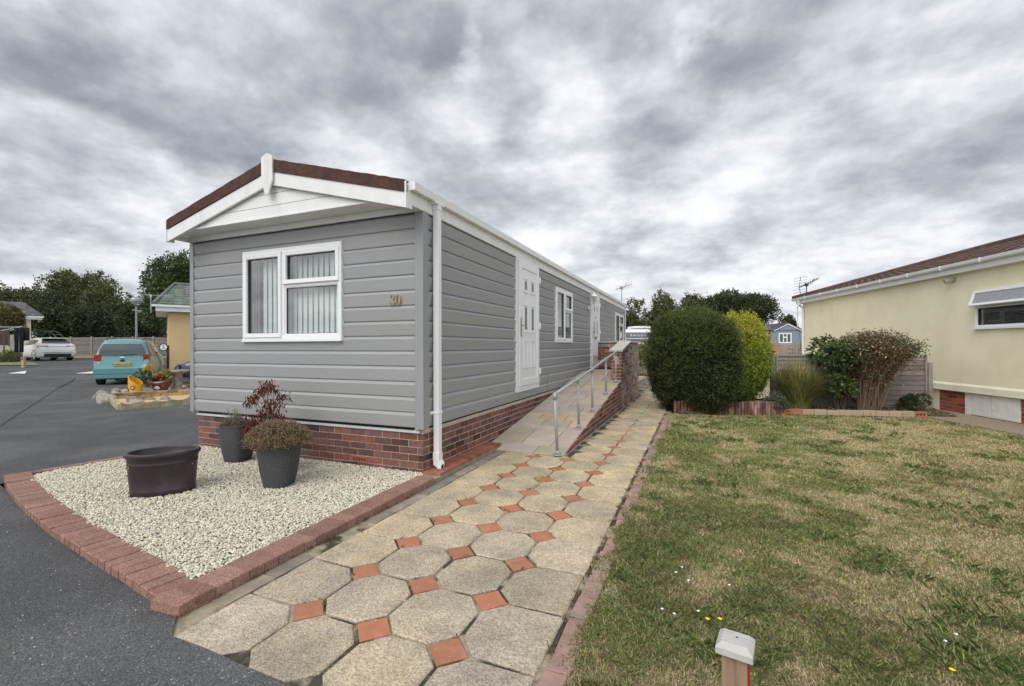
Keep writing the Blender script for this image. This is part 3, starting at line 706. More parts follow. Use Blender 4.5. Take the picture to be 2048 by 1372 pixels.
# gable cladding: three white boards between the barge boards
b = MB(); zs0 = 2.84; yy = YF+.045; h = .138
for i in range(5):
    z = zs0+h*i; zt = z+h
    def wx(z): return max(.0, (XR-CX)*(1-(z-(ze-.27))/(zp-ze)))
    a, c = wx(z), wx(zt-.006)
    if a < .03: break
    b.add([(CX-a, yy, z), (CX+a, yy, z), (CX+c, yy, zt-.006), (CX-c, yy, zt-.006), (CX-c, yy+.006, zt-.006), (CX+c, yy+.006, zt-.006), (CX-c, yy+.006, zt), (CX+c, yy+.006, zt)], [(0, 1, 2, 3), (3, 2, 5, 4), (4, 5, 7, 6)])
hb(b, 'gable_cladding', upvc2, fix=False)
b = MB(); n = 37; bw_ = (X1-X0)/n
for i in range(n): b.box(X0+bw_*i+.002, X0+bw_*(i+1)-.002, YF+.032, Y0-.001, 2.835, 2.84)
b.box(X0, X1, YF+.032, Y0+.05, 2.8405, 2.85)
b.box(X0+.01, X1-.01, Y0-.05, Y0-.02, 2.765, 2.834)      # cornice strip at the head of the wall
hb(b, 'soffit', upvc2)
b = MB()
b.box(XLf+.022, X0, YF+.031, Y0-.03, 2.76, 2.834); b.box(X1-.03, X1-.0, YF+.031, Y0-.051, 2.765, 2.834)
b.box(X1+.001, X1+.035, YF+.091, Y1+.2, 2.765, 2.955); b.box(X0-.035, X0-.001, Y0-.03, Y1+.2, 2.765, 2.955)
hb(b, 'fascia_board', upvc2, bevel=.002)
# gutter, brackets, downpipe
gx0 = X1+.036; gpr = [(gx0, 2.965), (gx0, 2.905), (gx0+.012, 2.900), (gx0+.058, 2.900), (gx0+.066, 2.975), (gx0+.060, 2.975), (gx0+.053, 2.906), (gx0+.006, 2.906), (gx0+.006, 2.965)]
b = MB(); b.extr(gpr, 3.705, Y1+.28, lambda s, o, z: (o, s, z), closed=True, caps=True)
b.box(gx0-.002, gx0+.070, 3.700, 3.712, 2.897, 2.978); hb(b, 'gutter', upvc)
y = 3.86
brs = [3.88, 4.05, 4.33, 4.75, 5.45, 6.15, 6.85, 7.5, 7.72, 8.5, 9.3, 9.95, 10.15, 10.9, 11.7, 12.5, 13.1, 13.9, 14.7, 15.6, 16.5, 17.3, 18.1]
for y in brs:
    b = MB(); w = .02; b.extr([(gx0-.001, 2.93), (gx0-.001, 2.888), (gx0+.062, 2.893), (gx0+.072, 2.98), (gx0+.066, 2.98), (gx0+.058, 2.899), (gx0+.004, 2.899), (gx0+.004, 2.93)], y, y+w, lambda s, o, z: (o, s, z), closed=True, caps=True)
    hb(b, 'gutter_bracket', upvc)
b = MB(); xc, yc, hw = gx0+.034, 4.16, .0325
b.box(xc-hw-.006, xc+hw+.006, yc-.08, yc+.09, 2.875, 2.8995); b.box(xc-hw-.005, xc+hw+.005, yc-hw-.006, yc+hw+.006, 2.82, 2.875)
b.box(xc-hw, xc+hw, yc-hw, yc+hw, .20, 2.82)
dp = hb(b, 'downpipe', upvc, bevel=.003)
b = MB(); b.box(xc-hw-.005, xc+hw+.005, yc-hw-.005, yc+hw+.005, .15, .23)
v = [(xc-hw-.004, .149), (xc+hw+.004, .149), (xc+hw+.03, .11), (xc+hw+.022, .045), (xc-hw+.0, .10)]
b.prism(v[::-1], yc-hw-.004, yc+hw+.004, P=lambda x, z, y: (x, y, z)); b.add([(xc+hw+.030, yc-.022, .10), (xc+hw+.030, yc+.022, .10), (xc+hw+.0245, yc+.022, .06), (xc+hw+.0245, yc-.022, .06)], [(0, 1, 2, 3)], 1)
child(b, 'pipe_shoe', [upvc, dark_m], dp)
b = MB(); b.box(xc-.07, xc+.038, yc-hw-.008, yc+hw+.008, .645, .665); b.box(X1, xc-.03, yc-.075, yc-.03, .64, .67); child(b, 'pipe_clip', upvc, dp, bevel=.002)
# brass number 30
def ribbon(pts, ws, P, t=.008):
    b = MB(); n = len(pts); vs = []
    for i, (x, z) in enumerate(pts):
        x0, z0 = pts[max(i-1, 0)]; x1, z1 = pts[min(i+1, n-1)]; d = math.hypot(x1-x0, z1-z0) or 1; nx, nz = -(z1-z0)/d, (x1-x0)/d; w = ws[i]/2
        for o in (0, t): vs += [P(x+nx*w, o, z+nz*w), P(x-nx*w, o, z-nz*w)]
    fs = []
    for i in range(n-1):
        a = 4*i; fs += [(a+2, a+3, a+7, a+6), (a, a+4, a+5, a+1), (a, a+2, a+6, a+4), (a+1, a+5, a+7, a+3)]
    fs += [(0, 1, 3, 2), (4*n-4, 4*n-2, 4*n-1, 4*n-3)]
    b.add(vs, fs); return b
PN = lambda s, o, z: (-3.04+s, Y0-.024-o, 1.808+z)
hgt = .105; pts = []; ws = []
for i in range(25):
    a = R(-200+i*290/24)
pts3 = [(.006, .083, .015), (.007, .092, .013), (.016, .102, .006), (.030, .105, .006), (.043, .100, .012), (.050, .086, .018), (.046, .070, .015), (.034, .060, .006), (.022, .057, .005), (.036, .055, .006), (.050, .046, .015), (.056, .030, .020), (.050, .012, .014), (.036, .002, .006), (.020, .002, .006), (.008, .010, .010), (.004, .022, .016), (.006, .027, .013)]
b3 = ribbon([(a, z) for a, z, w in pts3], [w for a, z, w in pts3], PN); hb(b3, 'house_number', brass)
q = [(.103+.026*math.cos(2*PI*i/28), .0525+.050*math.sin(2*PI*i/28)) for i in range(29)]
b0 = ribbon(q, [.006+.016*abs(math.cos(2*PI*i/28))**1.5 for i in range(29)], PN); hb(b0, 'house_number', brass)
# coach lamp
b = MB(); lx, lz = X1, 2.36; y = 11.62
b.lathe([(0, 0), (.05, 0), (.055, .012), (.03, .03), (0, .032)], n=16); lamp = b.build('wall_lantern', upvc); lamp.parent = house; lamp.matrix_parent_inverse = HI
lamp.matrix_basis = face_matrix((X1+.02, y, lz), (0, 1, 0), (0, 0, 1))
def wl(b, name, m):
    o = b.build(name, m, smooth=False); o.parent = lamp; o.matrix_parent_inverse = lamp.matrix_basis.inverted(); return o
bpy.context.view_layer.update()
b = MB(); b.tube([(X1+.02, y, lz), (X1+.10, y, lz-.03), (X1+.16, y, lz+.01), (X1+.17, y, lz+.09)], .011); wl(b, 'bracket', upvc)
b = MB(); b.lathe([(.0, .0), (.035, .0), (.045, .02), (.03, .02)], (X1+.17, y, lz+.09), n=6); b.lathe([(.09, .20), (.085, .21), (.04, .27), (.012, .29), (.008, .33), (0, .34)], (X1+.17, y, lz+.09), n=6)
for k in range(6):
    a = PI*k/3; b.tube([(X1+.17+.043*math.cos(a), y+.043*math.sin(a), lz+.11), (X1+.17+.078*math.cos(a), y+.078*math.sin(a), lz+.295)], .005, 6)
wl(b, 'lantern_cage', upvc)
b = MB(); b.lathe([(.04, .02), (.073, .20)], (X1+.17, y, lz+.09), n=6); wl(b, 'lantern_glass', glass('lamp_glass', (.8, .8, .8), .25))
# ------------------------------------------------------------------ ramp, landing wall, handrail
RXL, RXR = X1+.02, -1.53
def rz(y): return max(0.0, min(.735, .135*(y-5.35)))+.012
ramp = empty('access_ramp', (-2.05, 5.4, 0), 0, 'sloping ramp paved with pink and buff sandstone flags rising to the second door', 'ramp')
def rch(b, name, m, par=ramp, **k):
    o = b.build(name, m, **k); o.parent = par; o.matrix_parent_inverse = ramp.matrix_world.inverted() if False else Matrix.Translation((2.05, -5.4, 0)); return o
b = MB(); ys = [5.36, 10.82, 12.9]
b.extr([(RXL, -.02), (RXR-.01, -.02), (RXR-.01, 0)], 5.3, 12.9, lambda s, o, z: (o, s, z))
vs = []
for y in ys: vs += [(RXL-.01, y, rz(y)-.012), (RXR-.012, y, rz(y)-.012), (RXL-.01, y, -.03), (RXR-.012, y, -.03)]
b.add(vs, [(0, 1, 5, 4), (4, 5, 9, 8), (1, 3, 7, 5), (5, 7, 11, 9), (0, 4, 6, 2), (4, 8, 10, 6), (8, 9, 11, 10)]); rch(b, 'ramp_bed', mat('ramp_mortar', (.30, .265, .21), .95, .2, 12, .4, 90))
flag = mat('sandstone_flag', (.44, .385, .325), .85, .10, 5, .35, 25, col2=(.50, .42, .36), s2=3.0, t2=.5, w2=.15, bd=.003)
b = MB(); y = 5.36; fr_ = random.Random(5)
TN = [(1.0, .93, .92), (.96, .95, .92), (.98, .98, .88), (1.0, .92, .72), (1.12, .9, .62), (.9, .93, .92), (1.0, .93, .94), (.93, .97, .92), (.94, 1, .84)]
rows = [.30, .62, .22, .30, .30, .45, .24, .40, .30, .56, .28, .42, .30, .56, .28, .30, .44, .30, .56, .28, .40, .3]
for d in rows:
    if y >= 12.88: break
    y1 = min(y+d, 12.88); x = RXL; 
    cuts = [RXL]
    while cuts[-1] < RXR-.02:
        w = fr_.choice([.28, .42, .56, .42, .7]); nx = cuts[-1]+w
        if RXR-nx < .15: nx = RXR
        cuts.append(min(nx, RXR+.004))
    for a, c in zip(cuts, cuts[1:]):
        t = fr_.choice(TN); k = fr_.uniform(.9, 1.1); t = (t[0]*k, t[1]*k, t[2]*k)
        q = [(a+.005, y+.005), (c-.005, y+.005), (c-.005, y1-.005), (a+.005, y1-.005)]
        if y < 10.82 < y1:
            for ya, yb in ((y+.005, 10.82), (10.82, y1-.005)):
                b.add([(a+.005, ya, rz(ya)), (c-.005, ya, rz(ya)), (c-.005, yb, rz(yb)), (a+.005, yb, rz(yb))], [(0, 1, 2, 3)], 0, t)
        else: b.prism(q, -.02, 0, 0, t, P=lambda u, v, z: (u, v, rz(v)+z), cham=.004)
    y = y1
rch(b, 'flag_paving', flag)
# brick cheek under the ramp, pier and landing walls
PR = lambda s, o, z: (RXR+o, s, z)
b = MB(); vs = [(RXR-.06, 5.42, -.03), (RXR-.06, 9.9, -.03), (RXR-.06, 9.9, rz(9.9)-.02), (RXR-.06, 5.42, 0)]
vs += [(RXR+.0065, v[1], v[2]) for v in vs]; b.add(vs, [(0, 1, 2, 3), (4, 5, 6, 7), (0, 1, 5, 4), (2, 3, 7, 6), (1, 2, 6, 5), (0, 3, 7, 4)], 0)
brick_wall(b, PR, 5.5, 9.9, 9, .01, .008, top=lambda s: rz(s)-.012, seed=21); rch(b, 'brick_cheek', [mortar, brick_m])
wall = empty('landing_wall', (-1.6, 9.9, 0), 0, 'low brick wall with pale coping round the landing, streaked white with efflorescence', 'wall')
def wch(b, name, m, **k):
    o = b.build(name, m, **k); o.parent = wall; o.matrix_parent_inverse = Matrix.Translation((1.6, -9.9, 0)); return o
def ct(y): return 1.455 if y > 11.25 else 1.25+(y-9.9)*(.205/1.35)
b = MB(); wy0, wy1 = 9.9, 12.95
b.box(RXR-.21, RXR+.007, wy0+.001, wy1, -.03, 1.45, 0, zs=lambda x, y: ct(y)-.003)
wp = lambda s, z, r: r.random() < (.93 if (z < .95+(s-9.95)*.35 and s > 9.95+max(0, (z-.4))*.35) else .06)
brick_wall(b, PR, wy0, wy1, 19, .01, .009, top=ct, seed=31, pale=wp)
brick_wall(b, lambda s, o, z: (s, wy0-o, z), RXR-.215, RXR+.007, 17, .01, -.0, seed=33, top=lambda s: 1.25)
b.box(X1+.03, RXR-.21, wy1-.2, wy1-.02, .70, 1.45, 0)
brick_wall(b, lambda s, o, z: (s, wy1-.2-o, z), X1+.03, RXR-.21, 10, .755, .004, seed=35, pale=lambda s, z, r: r.random() < .22)
brick_wall(b, lambda s, o, z: (RXR-.21-o, s, z), wy0, wy1-.2, 19, .01, .004, seed=36, top=ct)
wch(b, 'brickwork', [mortar, mat('orange_red_brick', (.215, .10, .072), .85, .3, 26, .6, 80, col2=(.19, .09, .075), s2=14), pale_brick])
cop = mat('pale_coping', (.50, .48, .43), .85, .15, 9, .4, 60)
b = MB(); xa, xb = RXR-.245, RXR+.04
for ya, yb in ((9.86, 10.55), (10.555, 11.25), (11.255, 12.1), (12.105, 12.99)):
    za, zb_ = ct(max(ya, 9.86)), ct(yb)
    b.add([(xa, ya, za), (xb, ya, za), (xb, yb, zb_), (xa, yb, zb_), (xa, ya, za+.04), (xb, ya, za+.04), (xb, yb, zb_+.04), (xa, yb, zb_+.04)], [(0, 3, 2, 1), (4, 5, 6, 7), (0, 1, 5, 4), (1, 2, 6, 5), (2, 3, 7, 6), (3, 0, 4, 7)])
b.box(X1+.02, xa-.004, wy1-.24, wy1+.03, 1.46, 1.50); wch(b, 'coping', cop, bevel=.004)
rail = empty('handrail', (-1.6, 5.33, 0), 0, 'galvanised tube handrail on five posts along the open side of the ramp', 'handrail')
def rl(b, name, par=None):
    o = b.build(name, galv, smooth=True); o.parent = par or rail; o.matrix_parent_inverse = Matrix.Translation((1.6, -5.33, 0)) if not par else Matrix.Identity(4)
    return o
px_ = -1.605
posts = [((5.36), (px_, 5.25, .775)), (6.45, (px_, 6.40, .885)), (7.36, (px_, 7.37, .985)), (8.56, (px_, 8.55, 1.12)), (9.66, (px_, 9.70, 1.24))]
rp = [p for _, p in posts]
b = MB(); b.tube([rp[0], rp[1], rp[2], rp[3], rp[4], (px_, 9.93, 1.268)], .020, 12); rl(b, 'top_rail')
for i, (y, tp) in enumerate(posts):
    z0 = rz(y); b = MB(); b.tube([(px_, y, z0+.005), (tp[0], tp[1], tp[2]-.02)], .0185, 12); p = rl(b, 'rail_post')
    b = MB(); b.tube([(px_, y, z0), (px_, y, z0+.009)], .052, 16); b.tube([(px_, y, z0+.009), (px_, y-.002, z0+.06)], .030, 12); rl(b, 'floor_flange', p)
    b = MB()
    if i == 0: b.tube([(px_, tp[1]+.006, tp[2]-.055), (px_, tp[1], tp[2]-.01), (px_, tp[1]+.004, tp[2]+.012)], [.028, .029, .02], 12); b.tube([(px_, tp[1]-.01, tp[2]-.002), (px_, tp[1]+.055, tp[2]+.006)], .027, 12)
    else: b.tube([(px_, tp[1], tp[2]-.055), (px_, tp[1], tp[2]-.012)], .026, 12); b.tube([(px_, tp[1]-.03, tp[2]-.004), (px_, tp[1]+.03, tp[2]+.004)], .0265, 12)
    rl(b, 'clamp_fitting', p)
b = MB(); b.box(-2.55, -1.98, 11.95, 12.75, 0, .012, zs=None); o = b.build('door_mat', mat('black_mat', (.02, .02, .02), .95, .3, 60, 1, 120), loc=(0, 0, .75)); tag(o, 'black rubber mat on the landing in front of the second door', 'door mat')

# ------------------------------------------------------------------ planters
rattan = mat('charcoal_rattan', (.060, .062, .068), .5, .15, 30)
def add_weave(m, sx=70, sz=75):
    t = m.node_tree; n = t.nodes; l = t.links; b = n['Principled BSDF']
    tcn = n.new('ShaderNodeTexCoord'); sp = n.new('ShaderNodeSeparateXYZ'); l.new(tcn.outputs['Object'], sp.inputs[0])
    def f(op, a, c=None):
        q = n.new('ShaderNodeMath'); q.operation = op
        for i, s in enumerate((a, c)):
            if s is None: continue
            if isinstance(s, (int, float)): q.inputs[i].default_value = s
            else: l.new(s, q.inputs[i])
        return q.outputs[0]
    ang = f('MULTIPLY', f('ARCTAN2', sp.outputs[1], sp.outputs[0]), 36.0); ph = f('MULTIPLY', f('GREATER_THAN', f('SINE', ang), 0.0), PI/2)
    zr = f('ADD', f('MULTIPLY', sp.outputs[2], PI*48), ph); h = f('MULTIPLY', f('ABSOLUTE', f('SINE', zr)), f('ADD', f('MULTIPLY', f('ABSOLUTE', f('SINE', ang)), .6), .4))
    bp = n.new('ShaderNodeBump'); bp.inputs['Strength'].default_value = 1; bp.inputs['Distance'].default_value = .006; l.new(h, bp.inputs['Height']); l.new(bp.outputs[0], b.inputs['Normal'])
    src = b.inputs['Base Color'].links[0].from_socket; mr = n.new('ShaderNodeMapRange'); l.new(h, mr.inputs[0]); mr.inputs[1].default_value = 0; mr.inputs[2].default_value = 1.0; mr.inputs[3].default_value = .3; mr.inputs[4].default_value = 1.9
    sc = n.new('ShaderNodeVectorMath'); sc.operation = 'SCALE'; l.new(src, sc.inputs[0]); l.new(mr.outputs[0], sc.inputs['Scale']); l.new(sc.outputs[0], b.inputs['Base Color'])
add_weave(rattan)
def planter(x, y, r=.205, h=.40, rz_=0, label=''):
    p = empty('rattan_planter', (x, y, .035), rz_, label, 'planter', 'three charcoal rattan planters on the gravel')
    b = MB(); k = 20; prof = []
    for i in range(k+1):
        t = i/k; prof.append((r*(.66+.34*math.sin(min(1, t*.95+.03)*PI/2)**.9), h*t))
    prof = [(r*.5, 0)]+prof+[(r*1.03, h+.004), (r*1.0, h+.012), (r*.93, h+.006), (r*.92, h-.06), (.01, h-.065)]
    b.lathe(prof, n=44, pw=3.2); child(b, 'pot', rattan, p, smooth=True)
    b = MB(); b.lathe([(0.001, h-.05), (r*.9, h-.05), (r*.9, h-.045), (.001, h-.035)], n=30, pw=3.2); child(b, 'soil', soil, p)
    return p
heath_m = mat('dried_heather', (.25, .185, .12), .85, .0, transl=.2); twig = mat('grey_twig', (.22, .18, .15), .9, .25, 30); redl = mat('bronze_red_leaf', (.15, .035, .022), .5, .0, transl=.2)
# front pot: round brown heather
p1 = planter(-3.70, 3.13, .172, .425, .38, 'charcoal rattan planter in front, nearest the camera, filled by a brown dried heather dome')
hp = empty('heather', (-3.70, 3.12, .48), 0, 'wide rounded brown dried heather spilling over the front rattan planter', 'plant')
b = MB()
for i in range(150):
    a = rnd.uniform(0, 2*PI); el = rnd.uniform(.05, 1.4); rr = .26*math.cos(el)**.7+.02; e = (rr*math.cos(a), rr*math.sin(a), .02+.19*math.sin(el)-.05*math.cos(el)); m_ = (e[0]*.5+rnd.uniform(-.03, .03), e[1]*.5+rnd.uniform(-.03, .03), e[2]*.45)
    b.tube([(rnd.uniform(-.04, .04), rnd.uniform(-.04, .04), -.12), m_, e], [.005, .0035, .0015], 4)
child(b, 'stem', twig, hp)
n = 19000; d = unit(rng.normal(size=(n, 3))); d[:, 2] = np.abs(d[:, 2])*1.0-.12; rr = .82+.22*rng.random(n)
P = d*rr[:, None]*np.array([.275, .275, .185]); cl = P[rng.choice(n, 700)]; P = cl[rng.choice(700, n)]+rng.normal(size=(n, 3))*.013
k = .55+.8*rng.random((n, 1)); leaves('flower_heads', P, .014, .010, heath_m, hp, tint=np.hstack([k*1.05, k, k*(.8+.3*rng.random((n, 1)))]))
p2 = planter(-4.94, 3.62, .168, .42, .2, 'charcoal rattan planter standing furthest left, holding wispy grey heather')
hp = empty('wispy_heather', (-4.94, 3.62, .43), 0, 'sparse dry grey heather in the leftmost rattan planter', 'plant')
b = MB()
for i in range(110):
    a = rnd.uniform(0, 2*PI); l_ = rnd.uniform(.10, .26); th = rnd.uniform(0, 1.0); e = (l_*math.sin(th)*math.cos(a)-.05, l_*math.sin(th)*math.sin(a), l_*math.cos(th)-.01)
    b.tube([(rnd.uniform(-.1, .1), rnd.uniform(-.1, .1), -.04), (e[0]*.5, e[1]*.5, e[2]*.5), e], [.004, .003, .001], 4)
child(b, 'stem', twig, hp)
n = 3500; d = unit(rng.normal(size=(n, 3))); d[:, 2] = np.abs(d[:, 2]); P = d*(.5+.5*rng.random((n, 1)))*np.array([.2, .18, .13])+np.array([-.04, 0, 0])
leaves('dry_leaf', P, .015, .006, mat('grey_brown_leaf', (.17, .14, .10), .8, 0), hp)
p3 = planter(-4.12, 3.47, .168, .42, .5, 'charcoal rattan planter half hidden behind the front one, holding the red leaved shrub')
hp = empty('red_leaved_shrub', (-4.24, 3.47, .44), 0, 'leggy shrub with drooping bronze red leaves in the half hidden planter', 'shrub')
b = MB(); tips = []; sr = random.Random(12)
TT = [(x*.62, y, z*.97) for x, y, z in [(-.38, -.05, .36), (-.30, .05, .46), (-.20, -.1, .42), (-.12, .02, .50), (-.02, -.03, .56), (.05, .03, .50), (.10, -.06, .34), (.16, 0, .36), (.20, .06, .43), (-.28, -.08, .18), (-.20, .05, .26), (-.35, .0, .12), (-.42, .02, .05), (-.15, .06, .24), (.24, .0, .22), (-.08, -.05, .22), (.06, .05, .18), (.12, -.02, .12), (-.30, -.12, .08)]]
for (x, y, z) in TT:
    m_ = (x*.35+sr.uniform(-.03, .03), y*.4, z*.5); b.tube([(sr.uniform(-.04, .04), sr.uniform(-.03, .03), -.06), m_, (x*.8, y*.8, z*.86), (x, y, z)], [.006, .005, .0035, .002], 5); tips.append((x, y, z))
child(b, 'stem', twig, hp)
P, D = [], []
for (x, y, z) in tips:
    for _ in range(56):
        q = (x+rnd.gauss(0, .034), y+rnd.gauss(0, .034), z+rnd.gauss(-.015, .028)); P.append(q); D.append(((q[0]-x)*6, (q[1]-y)*6, -1.1))
P = np.array(P); k = .4+.8*rng.random((len(P), 1)); leaves('drooping_leaf', P, .046, .014, redl, hp, dirs=unit(np.array(D)), spread=.35, tint=np.hstack([k*(1+.3*rng.random((len(P), 1))), k, k]))
# half barrel
bar = empty('oval_barrel_planter', (-4.52, 2.59, .03), R(46), 'dark plum oval half barrel planter, empty of growth, on the cream gravel', 'planter')
plum = mat('plum_plastic', (.036, .025, .029), .38, .12, 5, .25, 30, st=(1, 1, .25), bd=.002, col2=(.055, .036, .042), s2=4)
b = MB(); a_, c_ = .275, .195
prof = [(.86, 0), (.885, .004), (.895, .045), (.90, .048), (.89, .052), (.93, .15), (.955, .245), (.965, .25), (.965, .255), (.955, .258), (.985, .30), (1.03, .303), (1.04, .312), (1.04, .328), (1.02, .335), (.93, .335), (.915, .325), (.89, .24), (.02, .235)]; prof = [(f_, z*1.17) for f_, z in prof]
vs = []
for f_, z in prof:
    for j in range(72):
        t = 2*PI*j/72; gr = (1-.006*(abs(math.sin(t*13))**.2 < .55) if .06 < z < .24 and f_ < .96 else 1)
        vs.append((a_*f_*gr*math.cos(t), (c_+.0)*f_*gr*math.sin(t), z))
fs = [(i*72+j, i*72+(j+1) % 72, (i+1)*72+(j+1) % 72, (i+1)*72+j) for i in range(len(prof)-1) for j in range(72)]+[tuple(range(72))[::-1]]
b.add(vs, fs); child(b, 'tub', plum, bar, smooth=True)
b = MB(); b.add([(.88*a_*math.cos(2*PI*j/40), .88*c_*math.sin(2*PI*j/40), .245+.006*math.sin(j*1.3)) for j in range(40)]+[(0, 0, .262)], [(j, (j+1) % 40, 40) for j in range(40)]); child(b, 'soil', soil, bar)
b = MB()
for i in range(46):
    x, y = rnd.uniform(-.24, .24), rnd.uniform(-.12, .12); a = rnd.uniform(0, 2*PI); l_ = rnd.uniform(.03, .09)
    b.tube([(x, y, .258), (x+l_*.5*math.cos(a), y+l_*.5*math.sin(a), .275+rnd.uniform(0, .02)), (x+l_*math.cos(a), y+l_*math.sin(a), .262+rnd.uniform(0, .02))], [.003, .003, .001], 4)
child(b, 'dead_stalk', mat('straw_stalk', (.42, .34, .22), .9, .3, 20), bar)

# ------------------------------------------------------------------ marker post in the lawn
post = empty('marker_post', (.108, 1.575, -.14), R(-10), 'short square timber post with weathered grey cap and red strip, nearest in the lawn', 'post')
wood = mat('planed_timber', (.31, .21, .14), .8, .22, 14, .5, 30, st=(3, 3, .35), col2=(.23, .16, .11), s2=6, st2=(6, 6, .5))
b = MB(); b.box(-.036, .036, -.036, .036, -.1, .545); child(b, 'shaft', wood, post, bevel=.002)
b = MB(); q = .052; r_ = .037
b.add([(-q, -q, .545), (q, -q, .545), (q, q, .545), (-q, q, .545), (-q, -q, .566), (q, -q, .566), (q, q, .566), (-q, q, .566), (-r_, -r_, .581), (r_, -r_, .581), (r_, r_, .581), (-r_, r_, .581)],
      [(0, 3, 2, 1), (0, 1, 5, 4), (1, 2, 6, 5), (2, 3, 7, 6), (3, 0, 4, 7), (4, 5, 9, 8), (5, 6, 10, 9), (6, 7, 11, 10), (7, 4, 8, 11), (8, 9, 10, 11)])
child(b, 'cap', mat('weathered_grey_cap', (.50, .485, .46), .85, .14, 9, .5, 30, st=(1, 14, 14), col2=(.33, .31, .30), s2=8, t2=.62, st2=(1, 10, 10)), post, bevel=.002)
b = MB(); b.lathe([(.003, .5805), (.003, .583), (.0, .5835)], (.004, .006, 0), n=8); child(b, 'screw', mat('rusty_screw', (.06, .045, .035), .8, 0), post)
b = MB(); b.box(.0362, .0385, -.030, .03, .12, .52); child(b, 'red_strip', mat('red_reflector', (.42, .012, .018), .35, .05), post)

# ------------------------------------------------------------------ yellow bungalow on the right
ya = R(14); YD = Vector((-math.sin(ya), math.cos(ya), 0)); YN = Vector((-math.cos(ya), -math.sin(ya), 0))   # along the wall (away), outward normal (to the left)
YO = Vector((4.69, 12.28, 0))
def PY(s, o, z): q = YO+YD*s+YN*o; return (q.x, q.y, z)
yh = empty('yellow_bungalow', YO, 0, 'pale yellow rendered park bungalow with a brown tiled roof behind the lawn', 'bungalow')
def yc(b, name, m, **k):
    o = b.build(name, m, **k); o.parent = yh; o.matrix_parent_inverse = Matrix.Translation(-YO); return o
render_m = mat('yellow_render', (.88, .83, .60), .95, .05, 2.2, 1, 75, col2=(.83, .78, .55), s2=1.6, t2=.56, w2=.16, st2=(1, 1, .35), bd=.006)
S0, S1 = -7.5, 5.74; ez = 2.78
YW = (-3.2, -.98, 1.69, 2.385)
b = MB()
def ypiece(a, c, z0, z1): b.box(a, c, -.12, 0, z0, z1, P=PY)
ypiece(S0, YW[0], .49, 2.8); ypiece(YW[0], YW[1], .49, YW[2]); ypiece(YW[0], YW[1], YW[3], 2.8); ypiece(YW[1], S1, .49, 2.8)
b.box(S1-.12, S1, -6.2, -.12, .3, 2.8, P=PY); b.box(S0, S0+.1, -6.2, -.12, .3, 2.8, P=PY); b.box(S0, S1, -6.3, -6.2, .3, 2.8, P=PY); b.box(YW[0]-.5, YW[1]+1, -1.9, -1.85, .5, 2.7, P=PY)
yc(b, 'rendered_wall', render_m)
b = MB(); b.extr([(.0, .47), (.03, .45), (.03, .56), (.0, .60)], S0, S1+.02, PY, closed=True, caps=True); b.extr([(-.02, .44), (.032, .44), (.032, .47), (-.02, .47)], S0, S1+.02, PY, closed=True, caps=True)
yc(b, 'render_bellcast', mat('cream_render', (.84, .81, .64), .9, .08, 3, .5, 60))
b = MB(); HX0, HX1 = -1.80, -.68
for a, c in ((S0, HX0), (HX1, -.02)):
    b.box(a, c, -.14, -.052, -.05, .46, P=PY)
    brick_wall(b, lambda s, o, z: PY(s, o-.05, z), a, c, 6, -.02, .002, seed=51)
yc(b, 'brick_plinth', [mat('pale_mortar', (.36, .31, .27), .95, .1), mat('bright_red_brick', (.27, .075, .048), .85, .15, 26, .6, 80)])
b = MB(); b.box(-.02, S1, -.14, -.055, -.05, .46, P=PY); yc(b, 'rendered_skirt', render_m)
hm = mat('peeling_white_board', (.76, .75, .70), .8, .1, 6, .3, 20, col2=(.33, .30, .26), s2=9, t2=.66, w2=.04)
for i, (a, c) in enumerate(((HX0+.01, (HX0+HX1)/2-.01), ((HX0+HX1)/2+.01, HX1-.12))):
    b = MB(); b.box(a, c, -.06, -.03-.004*i, .015+.0*i, .425, P=PY); b.box(a+.03, c-.03, -.03, -.022, .05, .38, P=PY) if False else None; yc(b, 'hatch_door', hm, bevel=.002)
b = MB(); b.box(HX1-.11, HX1-.0, -.06, -.028, -.0, .44, P=PY); b.box(HX0, HX1-.115, -.06, -.024, .43, .455, P=PY); yc(b, 'hatch_frame', hm)
b = MB(); b.box(HX0, HX1, -.30, -.08, -.05, .46, P=PY); yc(b, 'hatch_recess', dark_m)
# eaves
b = MB(); b.box(S0, S1+.14, .0, .12, 2.785, 2.80, P=PY); b.box(S0, S1+.16, .121, .145, 2.785, 2.95, P=PY); b.box(S1+.02, S1+.14, -6.3, -.001, 2.785, 2.80, P=PY); b.box(S1+.14, S1+.16, -6.35, .120, 2.785, 2.95, P=PY); yc(b, 'fascia_board', upvc2)
b = MB(); g0 = .146; gp = [(g0, 2.965), (g0, 2.90), (g0+.01, 2.892), (g0+.06, 2.892), (g0+.088, 2.915), (g0+.100, 2.968), (g0+.094, 2.968), (g0+.08, 2.92), (g0+.058, 2.9), (g0+.006, 2.902), (g0+.006, 2.965)]
b.extr(gp, S0, S1+.28, PY, closed=True, caps=True); yc(b, 'gutter', upvc)
s = -6.9
while s < S1+.2:
    b = MB(); b.box(s, s+.03, g0-.001, g0+.104, 2.884, 2.89, P=PY); b.box(s, s+.03, g0+.096, g0+.106, 2.89, 2.975, P=PY); yc(b, 'gutter_bracket', upvc); s += .92
